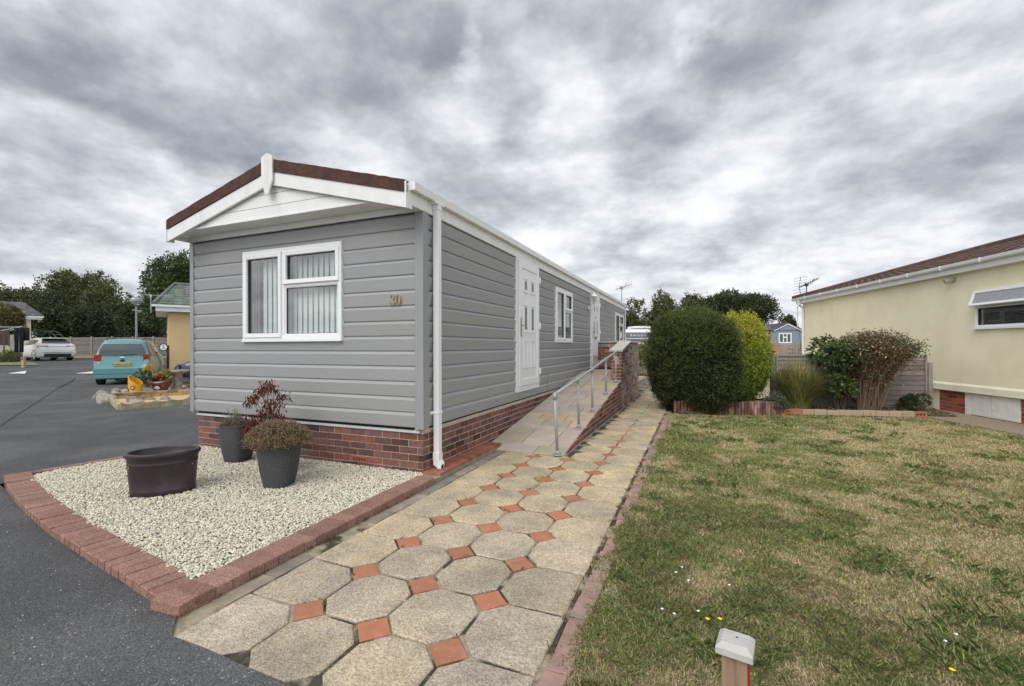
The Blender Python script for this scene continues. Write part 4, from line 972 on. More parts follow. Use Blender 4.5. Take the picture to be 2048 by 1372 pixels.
# roof: pitched, hipped at the far end, with tile courses
def pan_roof(P, s0, s1, o0, z0, run, rise, hip0, hip1, courses, wave, amp, b, n_per=4, tj=.12, lip=.022):
    """eaves line from s0 to s1 at outward offset o0, climbing inwards; sheets of pressed tiles"""
    r = random.Random(4)
    for c in range(courses):
        t0, t1 = c/courses, (c+1)/courses
        a0, a1 = s0+hip0*t0, s1-hip1*t0; b0, b1 = s0+hip0*t1, s1-hip1*t1
        n = max(2, int((a1-a0)/wave*n_per)); vs = []
        for i in range(n+1):
            sA = s0+(s1-s0)*i/n
            w = amp*(abs(math.sin(PI*sA/wave))**.6)
            for (tt, lo, hi, ex) in ((t0, a0, a1, lip), (t1, b0, b1, 0)):
                q = min(max(sA, lo), hi); vs.append(P(q, o0-run*tt, z0+rise*tt+w+ex))
            q = min(max(sA, a0), a1); vs.append(P(q, o0-run*t0+.003, z0+rise*t0+w*0-.004))
        for i in range(n):
            k = 3*i; tt = jit(tj, .05, r) if i % n_per == 0 else tt
            b.add([vs[k], vs[k+3], vs[k+4], vs[k+1]], [(0, 1, 2, 3)], 0, tt); b.add([vs[k+2], vs[k+5], vs[k+3], vs[k]], [(0, 1, 2, 3)], 0, tt)
tile_b = mat('brown_roof_tile', (.115, .066, .052), .85, .2, 8, .4, 50, col2=(.075, .05, .043), s2=5)
b = MB(); pan_roof(PY, S0, S1+.25, .235, 2.945, 3.4, .98, 0, 3.2, 10, .30, .035, b)
for v in range(1):   # far hip face
    q = [(S1+.25, .235, 2.945), (S1+.25, -6.5, 2.945), (S1-2.95, -3.1, 3.925)]; b.add([PY(*k) for k in q], [(0, 1, 2)])
q = [(S0, .1, 2.93), (S1-2.95, -3.16, 3.90), (S1+.2, -6.5, 2.94), (S0, -6.5, 2.94), (S0, -3.16, 3.90)]
b.add([PY(*k) for k in [(S1-2.95, -3.16, 3.92), (S0, -3.16, 3.92), (S0, -6.5, 2.94), (S1+.25, -6.5, 2.94)]], [(0, 1, 2, 3)])
yc(b, 'tiled_roof', tile_b, fix=False)
b = MB(); b.tube([PY(S1+.22, .22, 3.0), PY(S1-2.95, -3.13, 3.975), PY(S0, -3.13, 3.975)], .07, 8); yc(b, 'ridge_tile', tile_b)
# downpipe at far corner
b = MB(); b.box(S1-.19, S1-.11, .146, .22, 2.72, 2.90, P=PY); b.tube([PY(S1-.15, .19, 2.74), PY(S1-.12, .05, 2.62)], .034, 10); b.tube([PY(S1-.12, .05, 2.64), PY(S1-.12, .05, .1)], .034, 10); yc(b, 'downpipe', upvc)
b = MB(); cp = [PY(S1-.30, .10, 2.86), PY(S1-.2, .2, 2.68), PY(S1-.1, .24, 2.62), PY(S1-.02, .17, 2.68), PY(S1+.03, .14, 2.56), PY(S1+.03, .16, 2.3), PY(S1+.02, .12, 2.0), PY(S1+.02, .08, 1.6), PY(S1, .04, .8)]; b.tube(cp, .006, 5); yc(b, 'aerial_cable', black_pl)
# bulkhead light under the eaves
lo_ = PY(-.47, .0, 2.69); b = MB(); b.lathe([(.0, 0), (.055, 0), (.055, .02), (.038, .03), (.036, .10), (.048, .11), (.052, .15), (.04, .155), (.038, .13), (.0, .125)], n=18)
o = yc(b, 'wall_light', mat('grey_plastic', (.42, .42, .38), .5, .05), smooth=False); o.matrix_parent_inverse = Matrix.Translation(-YO) @ face_matrix(lo_, YN.cross(Vector((0, 0, 1)))*1, (0, 0, 1)) if False else Matrix.Translation(-YO) @ Matrix.Translation(lo_) @ (YN*.9+YD*.25-Vector((0, 0, .25))).to_track_quat('Z', 'Y').to_matrix().to_4x4()
# window: fixed lower light, top hung vent pushed open
b = MB(); frame_ring(b, PY, YW[0], YW[1], YW[2], YW[3], .05, -.08, .035); b.box(YW[0]+.04, YW[1]-.04, -.06, .03, 2.06, 2.105, P=PY); b.box(YW[0]-.02, YW[1]+.02, 0, .06, YW[2]-.03, YW[2]-.0005, P=PY)
yw = yc(b, 'window', upvc)
b = MB(); b.box(YW[0], YW[1]+.02, -.01, .045, YW[3]+.001, YW[3]+.015, P=PY); child(b, 'drip_bead', upvc, yw)
b = MB(); frame_ring(b, PY, YW[0]+.045, YW[1]-.045, YW[2]+.045, 2.065, .012, -.04, .01); child(b, 'seal', seal, yw)
b = MB(); b.add([PY(YW[0]+.05, -.01, YW[2]+.05), PY(YW[1]-.05, -.01, YW[2]+.05), PY(YW[1]-.05, -.01, 2.06), PY(YW[0]+.05, -.01, 2.06)], [(0, 1, 2, 3)]); child(b, 'pane', glass('dim_window_glass', (.75, .8, .8), .06), yw)
tilt = R(19); hz_ = 2.385; 
def PT(s, o, z): dz = hz_-z; return PY(s, .045+o*math.cos(tilt)+dz*math.sin(tilt), hz_-dz*math.cos(tilt)+o*math.sin(tilt))
b = MB(); frame_ring(b, PT, YW[0]+.01, YW[1]-.01, 2.085, 2.385, .052, -.02, .02); vent = child(b, 'open_vent', upvc, yw)
b = MB(); b.add([PT(YW[0]+.05, 0, 2.13), PT(YW[1]-.05, 0, 2.13), PT(YW[1]-.05, 0, 2.335), PT(YW[0]+.05, 0, 2.335)], [(0, 1, 2, 3)]); child(b, 'frosted_pane', mat('frosted_glass', (.30, .32, .34), .25, .15, 25, spec=.7), vent)
b = MB()
for i in range(9): b.box(YW[0]+.1, YW[1]-.06, -.13, -.118, YW[2]+.05+.048*i, YW[2]+.092+.048*i, P=PY)
child(b, 'slatted_blind', mat('dark_blind', (.05, .052, .055), .6, .05), yw)
# television aerial on the far end
def aerial(name, base, h, az, L_, label, dark=(.10, .105, .11), nel=9, refl=True, up=.32, scale=1):
    a = empty(name, base, az, label, 'aerial'); am = mat('aerial_metal', dark, .45, .1, 9, metal=.6)
    b = MB(); b.tube([(0, 0, -.4), (0, 0, h)], .016, 8); b.box(-.04, .04, -.04, .04, h-.07, h+.03); child(b, 'mast', am, a)
    d = Vector((1, 0, up)).normalized(); o = Vector((-L_*.35, 0, h-up*L_*.35)); b = MB(); b.tube([o, o+d*L_], .012, 6); b.tube([(0, 0, h-.02), (.22*scale, 0, h+.03), (.30*scale, 0, h+.20)], .009, 6)
    for i in range(nel):
        q = o+d*(L_*(.08+.9*i/(nel-1))); w = .17*scale
        if refl: 
            b.tube([q+Vector((-.05, -w*.6, .05)), q, q+Vector((-.05, w*.6, .05))], .006, 5); b.tube([q+Vector((-.05, -w*.6, -.03)), q, q+Vector((-.05, w*.6, -.03))], .005, 5)
        else: b.tube([q+Vector((0, 0, -.16*scale)), q+Vector((0, 0, .16*scale))], .006, 5)
    child(b, 'boom', am, a)
    if refl:
        b = MB(); b.tube([o+Vector((.06, 0, .36*scale)), o, o+Vector((.10, 0, -.34*scale))], .009, 6)
        for z in (.34, .24, .15, .06, -.06, -.15, -.24, -.33):
            x = .06*abs(z)/.36*scale; b.tube([o+Vector((x, -.26*scale, z*scale)), o+Vector((x, .26*scale, z*scale))], .0055, 5)
        child(b, 'reflector', am, a)
    return a
q = PY(S1-.15, -.05, 3.0); aerial('television_aerial', q, .42, R(35), .85, 'dark television aerial with a wide reflector above the corner of the yellow bungalow', up=.42)

# ------------------------------------------------------------------ bed, fence, edgings
BD = Vector((-.970, -.242, 0)); BN = Vector((.242, -.970, 0)); F0 = Vector((4.55, 12.12, 0))
def PB(s, o, z): q = F0+BD*s+BN*o; return (q.x, q.y, z)
fw = mat('weathered_fence', (.30, .255, .22), .9, .25, 5, .5, 25, st=(1, 1, 8), col2=(.21, .185, .165), s2=1.3)
fpost = mat('grey_post', (.30, .27, .235), .9, .2, 6, .5, 40)
fence = empty('panel_fence', F0, 0, 'low grey overlap board fence between the shrub bed and the yellow bungalow', 'fence')
def fc(b, name, m, **k):
    o = b.build(name, m, **k); o.parent = fence; o.matrix_parent_inverse = Matrix.Translation(-F0); return o
def overlap_panel(b, P, s0, s1, z0, z1, hb_=.105, seed=1):
    r = random.Random(seed); n = int((z1-z0)/hb_)
    for i in range(n+1):
        z = z0+i*hb_; zt = min(z+hb_+.02, z1)
        if zt-z < .03: continue
        t = jit(.2, .05, r); k = 7; wv_ = [r.uniform(-.006, .006) for _ in range(k+1)]
        vs = []
        for j in range(k+1):
            s = s0+(s1-s0)*j/k; vs += [P(s, .018, z+wv_[j]), P(s, .004, zt), P(s, .006, z+wv_[j])]
        b.add(vs, [f for j in range(k) for f in ((3*j, 3*j+3, 3*j+4, 3*j+1), (3*j+2, 3*j+5, 3*j+3, 3*j))], 0, t)
for s0, s1, sd in ((.10, 1.83, 3), (1.93, 3.05, 4)):
    b = MB(); overlap_panel(b, PB, s0, s1, .1, 1.14, seed=sd); b.box(s0, s1, -.02, .0, .05, 1.12, 0, P=PB); fc(b, 'board_panel', fw, fix=False)
    b = MB(); b.box(s0, s1, -.005, .035, 1.13, 1.17, P=PB); b.box(s0, s0+.035, .019, .04, .02, 1.129, P=PB); b.box(s1-.035, s1, .019, .04, .02, 1.129, P=PB); fc(b, 'panel_frame', fpost)
for s, z in ((.045, 1.0), (1.88, 1.14), (3.12, 1.22)):
    b = MB(); b.box(s-.04, s+.04, -.035, .05, -.05, z, P=PB); fc(b, 'fence_post', fpost, bevel=.004)
b = MB(); b.box(3.07, 3.17, -.045, .06, 1.221, 1.245, P=PB); fc(b, 'post_cap', mat('post_cap', (.06, .045, .035), .8, .1))
b = MB(); b.prism([(-.35, 9.55), (1.5, 10.35), (3.95, 10.98), (4.52, 11.05), (4.62, 12.3), (2.5, 11.8), (1.0, 11.6), (-.35, 12.6)], -.05, .035)
tag(b.build('bed_soil', soil), kind='structure')
b = MB(); q = [(4.0, 10.92), (4.30, 10.0), (4.75, 8.6), (5.3, 6.5), (8.0, 6.5), (5.9, 8.5), (4.72, 12.26), (4.5, 12.1)]; b.prism(q, -.05, .004); tag(b.build('bark_strip', mat('bark_mulch', (.26, .20, .14), .95, .35, 25, 1, 50, col2=(.38, .32, .25), s2=30, t2=.55)), kind='structure')
ybr = mat('buff_brick', (.46, .355, .235), .9, .12, 9, .4, 60, col2=(.40, .30, .20), s2=4); obr = mat('orange_brick', (.40, .16, .095), .9, .15, 9, .4, 60)
E0 = Vector((4.02, 10.93, 0)); E1 = Vector((1.50, 10.36, 0)); ed = (E1-E0).normalized(); ea = math.atan2(ed.y, ed.x)+PI
for i in range(12):
    c = E0+ed*(.115+.2165*i); sag = .03*math.sin(i*1.1)
    a = ea+rnd.uniform(-.05, .05)
    b = MB()
    if i == 0:
        b.box(-.1075, .1075, -.05, -.031, 0, .102); b.box(-.1075, .1075, .031, .05, 0, .102); b.box(-.1075, .1075, -.0308, .0308, .066, .102); b.box(-.1075, .1075, -.0308, .0308, 0, .036)
        b = MB(); b.box(-.1075, .1075, -.05, .05, 0, .1)
        for k in (-.055, 0, .055): b.lathe([(.0, 0), (.019, 0), (.019, .0012), (0, .0013)], n=14, m=1); 
        m_ = [obr, dark_m]; vs = len(b.v)
        # three round perforations on the outer face
        for kk, k in enumerate((-.055, 0, .055)):
            for v in range(vs-3*56+56*kk, vs-3*56+56*(kk+1)):
                x, y, z = b.v[v]; b.v[v] = (x+k, -.0502-z, .052+y)
    else: b.box(-.106, .106, -.05, .05, 0, .102+rnd.uniform(-.006, .006), 0, jit(.08, .03)); m_ = obr if i in (10, 11) else ybr
    o = b.build('edging_brick', m_, bevel=.004 if i else 0, loc=(c.x, c.y-sag, -.005)); o.rotation_euler = (rnd.uniform(-.04, .04), rnd.uniform(-.03, .03), a)
    lab = ['orange perforated brick at the bungalow end of the bed edging']+['buff brick laid on edge, %s from the perforated brick in the bed edging' % w for w in ('first', 'second', 'third', 'fourth', 'fifth', 'sixth', 'seventh', 'eighth', 'ninth')]+['orange brick beside the buff ones in the bed edging, under the ornamental grass', 'last orange brick of the bed edging, next to the log roll']
    tag(o, lab[i], 'brick', 'bricks edging the shrub bed')
# log roll
logm = mat('red_brown_log', (.17, .075, .052), .85, .3, 9, .5, 30, st=(1, 1, .2), col2=(.26, .20, .17), s2=9, t2=.56, st2=(1, 1, .3))
b = MB(); LA = [(-.50, 10.55), (-.42, 9.83), (.35, 9.86), (1.0, 10.02), (1.52, 10.30)]
acc = 0
for (ax, ay), (bx, by) in zip(LA, LA[1:]):
    n = max(1, round(math.dist((ax, ay), (bx, by))/.062))
    for k in range(n):
        t = k/n; h = .25+rnd.uniform(-.012, .012); x, y = ax+(bx-ax)*t, ay+(by-ay)*t
        b.tube([(x, y, -.05), (x, y, h-.008), (x, y, h)], [.030, .030, .022], 9, 0, jit(.35, .1))
tag(b.build('log_roll', logm), 'low red brown log roll edging curving round the dark bush', 'edging')

# ------------------------------------------------------------------ shrubs of the bed
def bush(name, loc, label, cat='bush'): return empty(name, loc, 0, label, cat)
# big dark clipped bush
def blob_pts(n, rx, ry, z0, z1, pw=2.6, shell=.80, seed=1, narrow=.25, bump=.07):
    g = np.random.default_rng(seed); d = unit(g.normal(size=(n, 3))); q = (np.abs(d)**pw).sum(1)**(-1/pw)
    bumps = 1+bump*(np.sin(d[:, 0]*7+seed)*np.sin(d[:, 1]*6+1)*np.sin(d[:, 2]*8+2)+.6*np.sin(d[:, 0]*17+d[:, 2]*13)*np.sin(d[:, 1]*15))
    r = q*(shell+(1-shell)*g.random(n)**.6)*bumps; P = d*r[:, None]; zc, hz2 = (z0+z1)/2, (z1-z0)/2
    k = 1-narrow*np.clip(-P[:, 2], 0, 1); return np.stack([P[:, 0]*rx*k, P[:, 1]*ry*k, zc+P[:, 2]*hz2], 1), d
bb = bush('clipped_bush', (-.12, 10.50, 0), 'large dark green bush beside the path, bulging over the log roll')
lm = mat('dark_bush_leaf', (.064, .088, .034), .55, 0, transl=.2, spec=.3)
b = MB()
for i in range(26):
    a = rnd.uniform(0, 2*PI); b.tube([(rnd.uniform(-.15, .15), rnd.uniform(-.15, .15), 0), (.4*math.cos(a), .4*math.sin(a), .6), (.8*math.cos(a)*rnd.random(), .8*math.sin(a), 1.5)], [.03, .02, .008], 6)
child(b, 'stem', bark, bb)
P, D = blob_pts(120000, .86, .92, .0, 1.95, 3.4, .74, 3, .10, .09)
P2, D2 = blob_pts(34000, .62, .62, -.05, 1.2, 2.2, .6, 4, .05, .1); P2 = P2+np.array([.30, -.42, 0]); P = np.concatenate([P, P2]); D = np.concatenate([D, D2]); P[:, 2] = np.maximum(P[:, 2], .02)
cl = P[rng.choice(len(P), 4200)]; k = rng.choice(len(cl), len(P)); mixk = rng.random(len(P)) < .8; P[mixk] = cl[k[mixk]]+rng.normal(size=(mixk.sum(), 3))*.042
clk = (.55+.8*rng.random(len(cl)))[k][:, None]
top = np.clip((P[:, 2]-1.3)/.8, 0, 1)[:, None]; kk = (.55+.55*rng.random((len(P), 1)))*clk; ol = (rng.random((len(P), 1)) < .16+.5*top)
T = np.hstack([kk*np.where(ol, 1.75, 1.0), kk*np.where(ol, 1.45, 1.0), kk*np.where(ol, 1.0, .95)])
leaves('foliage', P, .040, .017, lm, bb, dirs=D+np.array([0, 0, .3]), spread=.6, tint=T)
# upright sprays on the top
n = 1500; x = rng.uniform(-1, 1, n); y = rng.uniform(-1, 1, n); k = x*x+y*y < 1; x, y = x[k], y[k]; n = len(x); z0 = 1.83-.75*(x**2+y**2)**1.6+.1
L_ = .16+.22*rng.random(n); dx = x*.3+rng.normal(size=n)*.14; dy = y*.3+rng.normal(size=n)*.14
PP, DD = [], []
for q in range(15):
    t = q/15; PP.append(np.stack([x*.82+dx*L_*t, y*.95+dy*L_*t, z0+L_*t], 1)+rng.normal(size=(n, 3))*.008); DD.append(np.stack([dx, dy, np.full(n, 1.0)], 1))
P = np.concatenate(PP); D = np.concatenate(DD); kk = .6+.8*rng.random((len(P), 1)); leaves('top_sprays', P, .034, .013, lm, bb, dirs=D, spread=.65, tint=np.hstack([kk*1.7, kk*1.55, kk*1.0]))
def shoots(name, C3, O3, n, l0, l1, m, parent, T0, per=9, sd=5, size=.034, w=.013):
    g = np.random.default_rng(sd); i = g.choice(len(C3), n); P = C3[i]; d = unit(O3[i]*.7+g.normal(size=(n, 3))*.45+np.array([0, 0, .45])); L = l0+(l1-l0)*g.random(n)
    PP = np.concatenate([P+d*(L*q/per)[:, None]+g.normal(size=(n, 3))*.004 for q in range(per)]); DD = np.concatenate([d]*per); kk = .6+.8*g.random((len(PP), 1))
    return leaves(name, PP, size, w, m, parent, dirs=DD, spread=.6, tint=kk*np.array([T0]))
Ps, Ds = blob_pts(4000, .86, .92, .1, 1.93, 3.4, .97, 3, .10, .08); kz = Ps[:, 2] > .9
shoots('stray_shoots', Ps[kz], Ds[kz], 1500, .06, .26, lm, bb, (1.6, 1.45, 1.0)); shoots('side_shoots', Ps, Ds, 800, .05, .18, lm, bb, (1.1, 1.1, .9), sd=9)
# golden conifer
gc = bush('golden_conifer', (.84, 11.25, 0), 'rounded golden yellow conifer behind the dark bush', 'conifer')
gm = mat('golden_foliage', (.35, .42, .045), .55, 0, transl=.25)
P, D = blob_pts(80000, .66, .66, .10, 2.04, 2.3, .62, 8, .12, .05)
cl = P[rng.choice(len(P), 2000)]; k = rng.choice(len(cl), len(P)); P = cl[k]*np.array([1, 1, 1])*(.93+.12*rng.random(len(cl)))[k][:, None]+rng.normal(size=(len(P), 3))*np.array([.024, .024, .055])
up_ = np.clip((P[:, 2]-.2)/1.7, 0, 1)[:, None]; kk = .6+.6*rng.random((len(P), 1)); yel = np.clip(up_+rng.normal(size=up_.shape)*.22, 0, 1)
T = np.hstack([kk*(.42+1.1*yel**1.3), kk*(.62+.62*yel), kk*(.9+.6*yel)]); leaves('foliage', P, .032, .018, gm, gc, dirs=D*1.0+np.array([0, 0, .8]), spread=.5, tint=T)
b = MB(); b.tube([(0, 0, 0), (0, 0, 1.6)], [.05, .02], 7); child(b, 'trunk', bark, gc)
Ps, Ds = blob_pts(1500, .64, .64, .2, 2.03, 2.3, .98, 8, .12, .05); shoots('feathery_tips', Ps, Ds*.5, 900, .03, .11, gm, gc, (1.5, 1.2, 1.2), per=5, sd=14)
# ornamental grass
og = bush('ornamental_grass', (1.94, 10.97, .02), 'arching clump of green and straw coloured ornamental grass by the fence', 'grass clump')
gm_ = mat('reed_blade', (.19, .205, .085), .6, 0, transl=.2)
def blades(name, n, h0, h1, rb, sp, w, m, parent, tint=None, seg=5, droop=.6, origin=(0, 0, 0)):
    a = rng.random(n)*2*PI; r0 = rb*np.sqrt(rng.random(n)); H = h0+(h1-h0)*rng.random(n); lean = sp*(rng.random(n)**.8)
    ca, sa = np.cos(a), np.sin(a); a2 = a+rng.normal(size=n)*.5; bx, by = r0*ca, r0*sa; side = np.stack([-np.sin(a2), np.cos(a2), np.zeros(n)], 1)
    V = []
    for s in range(seg+1):
        t = s/seg; out = lean*t**1.7; z = H*(t-droop*lean*t**3*.7)
        c = np.stack([bx+np.cos(a2)*out, by+np.sin(a2)*out, z], 1)+np.array(origin); ww = w*(1-t**2)*.5+.0004
        V += [c-side*ww, c+side*ww]
    V = np.stack(V, 1); k = 2*(seg+1); base = (np.arange(n)*k)[:, None]; F = np.concatenate([base+np.array([2*s, 2*s+1, 2*s+3, 2*s+2]) for s in range(seg)], 0)
    if tint is not None: tint = np.concatenate([tint]*seg, 0)
    return npmesh(name, V.reshape(-1, 3), F, m, parent, tint)
n = 1500; st_ = rng.random((n, 1)) < .45; kk = .45+.95*rng.random((n, 1)); T = np.hstack([kk*np.where(st_, 2.1, 1), kk*np.where(st_, 1.7, 1.05), kk*np.where(st_, 1.6, .9)])
blades('blade', n, .55, 1.25, .22, .70, .018, gm_, og, T, droop=.85)
# green shrub and brown stemmed shrub
gs = bush('green_shrub', (2.72, 11.14, .0), 'leafy mid green shrub to the left of the brown stemmed one', 'shrub')
P1_, D1_ = crown_pts((-.02, 0, 1.15), (.52, .42, .50), 3200, 9, 21); P2_, D2_ = crown_pts((.12, -.1, .62), (.40, .36, .52), 2400, 8, 22); P3_, D3_ = crown_pts((.15, -.1, 1.38), (.55, .35, .26), 1300, 6, 23)
P = np.concatenate([P1_, P2_, P3_]); D = np.concatenate([D1_, D2_, D3_]); kk = .6+.8*rng.random((len(P), 1))
leaves('foliage', P, .085, .042, mat('green_shrub_leaf', (.10, .145, .048), .5, 0, transl=.22), gs, dirs=D*np.array([1, 1, .2])-np.array([0, 0, .5]), spread=.6, tint=np.hstack([kk, kk, kk]))
b = MB()
for i in range(14):
    a = rnd.uniform(0, 2*PI); b.tube([(rnd.uniform(-.1, .1), rnd.uniform(-.1, .1), 0), (.15*math.cos(a), .12*math.sin(a), .6), (.42*math.cos(a), .3*math.sin(a), 1.45)], [.012, .009, .004], 5)
child(b, 'stem', bark, gs)
bs = bush('brown_stemmed_shrub', (3.15, 11.08, 0), 'twiggy shrub fanning out in brown stems with pale leaves at the top', 'shrub')
b = MB(); SR = random.Random(77); tips = []
for i in range(230):
    a = SR.uniform(0, 2*PI); sp = SR.random()**.55; r0 = .16; x0, y0 = r0*SR.uniform(-1, 1), r0*.7*SR.uniform(-1, 1)
    ex, ey = (.76 if math.cos(a) > 0 else .62)*sp*math.cos(a)+.14, .55*sp*math.sin(a); ez = 1.60-.20*sp**3+SR.uniform(-.22, .05)
    m1 = (x0+(ex-x0)*.28, y0+(ey-y0)*.28, ez*.45+SR.uniform(-.05, .05)); m2 = (x0+(ex-x0)*.66+SR.uniform(-.04, .04), y0+(ey-y0)*.66, ez*.76)
    b.tube([(x0, y0, 0), m1, m2, (ex, ey, ez)], [.011, .008, .005, .0025], 4, 0, jit(.3, .08)); tips.append((m1, m2, (ex, ey, ez)))
    for q in range(9):
        t = SR.uniform(.25, 1); s = Vector(m1).lerp(Vector(m2), min(1, t*1.6)) if t < .62 else Vector(m2).lerp(Vector((ex, ey, ez)), (t-.62)/.38)
        e = s+Vector((SR.uniform(-.15, .15), SR.uniform(-.13, .13), SR.uniform(-.03, .17))); b.tube([s, (s+e)/2+Vector((0, 0, .012)), e], [.004, .003, .0015], 3, 0, jit(.35, .1))
child(b, 'stem', mat('red_brown_stem', (.15, .10, .07), .85, .2, 20), bs)
P = []
for m1, m2, e in tips:
    for q in range(38):
        t = SR.random(); w = SR.random()
        P.append(tuple(Vector(m2).lerp(Vector(e), t**.4)+Vector((SR.gauss(0, .07), SR.gauss(0, .06), SR.gauss(0, .05))))) if w < .8 else P.append(tuple(Vector(m1).lerp(Vector(m2), t)+Vector((SR.gauss(0, .09), SR.gauss(0, .07), SR.gauss(0, .07)))))
P = np.array(P); n = len(P); pale = rng.random((n, 1)) < .10+.14*np.clip((P[:, 2:3]-1.2)/.3, 0, 1); br = (rng.random((n, 1)) < .62) & ~pale; kk = .6+.7*rng.random((n, 1))
T = np.hstack([kk*np.where(pale, 3.6, np.where(br, 1.25, .8)), kk*np.where(pale, 2.9, np.where(br, .72, 1.05)), kk*np.where(pale, 3.6, np.where(br, .75, .9))])
leaves('foliage', P, .058, .022, mat('brown_shrub_leaf', (.15, .16, .08), .6, 0, transl=.2), bs, dirs=np.array([[0, 0, -.2]])+np.zeros((n, 3)), spread=1, tint=T)
ss = bush('low_shrub', (4.06, 11.45, 0), 'small low dark green shrub at the foot of the fence end', 'shrub')
P, D = crown_pts((0, 0, .13), (.27, .22, .24), 2600, 7, 31, low=-.1); leaves('foliage', P, .04, .018, lm, ss, dirs=D, spread=.7)
iv = bush('creeping_ground_plant', (1.35, 10.42, 0), 'pale trailing plant spilling over the right end of the log roll', 'plant')
P, D = crown_pts((0, .05, .22), (.38, .28, .24), 2600, 8, 33, low=-.6); kk = .6+.8*rng.random((len(P), 1)); leaves('foliage', P, .034, .020, mat('grey_green_leaf', (.13, .14, .10), .7, 0, transl=.2), iv, dirs=D, spread=.8, tint=np.hstack([kk, kk, kk]))
n = 2600; x = rng.uniform(-.2, 4.5, n); y = 10.0+.23*x+rng.uniform(0, 1.5, n); z = np.full(n, .045); kk = .5+1.1*rng.random((n, 1))
tag(leaves('leaf_litter', np.stack([x, y, z], 1), .045, .022, mat('litter', (.24, .17, .10), .9, 0), None, dirs=np.array([[0, 0, .05]])+np.zeros((n, 3)), spread=1, tint=np.hstack([kk, kk*.95, kk*.9])), kind='stuff', label='dry leaf litter scattered over the shrub bed', cat='leaf litter')

# ------------------------------------------------------------------ lawn
lawn_poly = [(-.488, -.6), (9, -.6), (8.0, 6.4), (5.3, 6.4), (4.70, 8.6), (4.25, 10.0), (3.98, 10.78), (2.8, 10.52), (1.5, 10.18), (1.0, 9.93), (.3, 9.74), (-.488, 9.7)]
def straw(x, y):
    a = fbm(x, y*.8, .8, 2); c = fbm(x+7, y+3, 3.1, 3); e = fbm(x+3, y+9, 9.5, 3); t = (a*.34+c*.36+e*.30-.43)/.15+np.clip((x-.5)/3.5, -.12, .26)
    near = np.clip(1-np.abs(x+.25)/.35, 0, 1)*.30+np.clip((y-9.4)/.5, 0, 1)*.2
    return np.clip(t-near+.10, 0, 1)
xs = np.concatenate([np.arange(-.488, 5.4, .05), np.arange(5.6, 9.1, .4)]); ys = np.arange(-.6, 11, .05); GX, GY = np.meshgrid(xs, ys); V = np.stack([GX.ravel(), GY.ravel(), -.012+.012*(fbm(GX.ravel(), GY.ravel(), 1.5)-.5)], 1)
nx_, ny_ = len(xs), len(ys); I, J = np.meshgrid(np.arange(nx_-1), np.arange(ny_-1)); A = (J*nx_+I).ravel(); F = np.stack([A, A+1, A+1+nx_, A+nx_], 1)
cx, cy = V[F][:, :, 0].mean(1), V[F][:, :, 1].mean(1); F = F[in_poly(cx, cy, lawn_poly)]
s_ = straw(V[:, 0], V[:, 1])[:, None]; fn = .8+.4*rng.random((len(V), 1)); T = (np.array([[.17, .185, .08]])*(1-s_)+np.array([[.36, .30, .19]])*s_)*fn
lm_ = mat('lawn_thatch', (1, 1, 1), .95, .3, 60, 1, 150); tag(npmesh('lawn', V, F, lm_, None, T, 'POINT'), kind='structure')
n = 950000; D_ = 1.5+9.0*rng.random(n)**1.7; u = rng.uniform(-.12, 1.18, n); X = VX*D_+(-VY)*0+VY*u*D_*1.0; Y = VY*D_-VX*u*D_
k = in_poly(X, Y, lawn_poly); X, Y, D_ = X[k], Y[k], D_[k]; X = X-np.clip(1-(X+.488)/.12, 0, 1)*.075*fbm(X*0, Y, 6, 3)**2*3; n = len(X); s_ = straw(X, Y)
tuft = fbm(X+31, Y+11, 2.3, 2); long_ = (tuft > .62)
kp = rng.random(n) < np.where(s_ > .55, .62, 1.0); X, Y, D_, s_, long_ = X[kp], Y[kp], D_[kp], s_[kp], long_[kp]; n = len(X)
H = (.012+.018*rng.random(n))*(1+.45*long_)*(1-.35*s_); W = (.0009+.0008*rng.random(n))*(1+D_/4.5); a = rng.random(n)*2*PI; lean = (.35+.9*rng.random(n))*H
b0 = np.stack([X, Y, np.full(n, -.010)], 1); sd = np.stack([-np.sin(a), np.cos(a), np.zeros(n)], 1)*W[:, None]; dr = np.stack([np.cos(a), np.sin(a), np.zeros(n)], 1)
mid = b0+dr*(lean*.4)[:, None]+np.array([0, 0, 1])*(H*.65)[:, None]; tip = b0+dr*lean[:, None]+np.array([0, 0, 1])*H[:, None]
V = np.stack([b0-sd, b0+sd, mid+sd*.7, tip, mid-sd*.7], 1).reshape(-1, 3); F = np.arange(5*n).reshape(n, 5)
dry = (rng.random(n) < (.24+.50*s_))[:, None]; kk = .6+.75*rng.random((n, 1)); h2 = rng.random((n, 1))
T = np.where(dry, np.array([[.64, .52, .33]])*(1+.15*h2), np.array([[.31, .38, .135]])*(1+.35*h2*np.array([[1, .6, .4]])))*kk
tag(npmesh('grass', V, F, mat('grass_blade', (1, 1, 1), .6, 0, transl=.25, spec=.3), None, T), kind='stuff', label='short patchy lawn grass, green with straw coloured dry areas', cat='grass')
n = 300000; X = rng.uniform(-.488, 8.5, n); Y = rng.uniform(-.6, 10.7, n); dd = VX*X+VY*Y; lat = (-VY*0+VY)*X-VX*Y; ins = (dd > 1.45) & (lat/np.maximum(dd, .1) < 1.16) & (lat/np.maximum(dd, .1) > -.12); k = in_poly(X, Y, lawn_poly) & ~ins; X, Y = X[k], Y[k]; n = len(X); s_ = straw(X, Y)
H = .016+.02*rng.random(n); W = .0045+.003*rng.random(n); a = rng.random(n)*2*PI; lean = (.35+.9*rng.random(n))*H; b0 = np.stack([X, Y, np.full(n, -.010)], 1); sd = np.stack([-np.sin(a), np.cos(a), np.zeros(n)], 1)*W[:, None]; dr = np.stack([np.cos(a), np.sin(a), np.zeros(n)], 1)
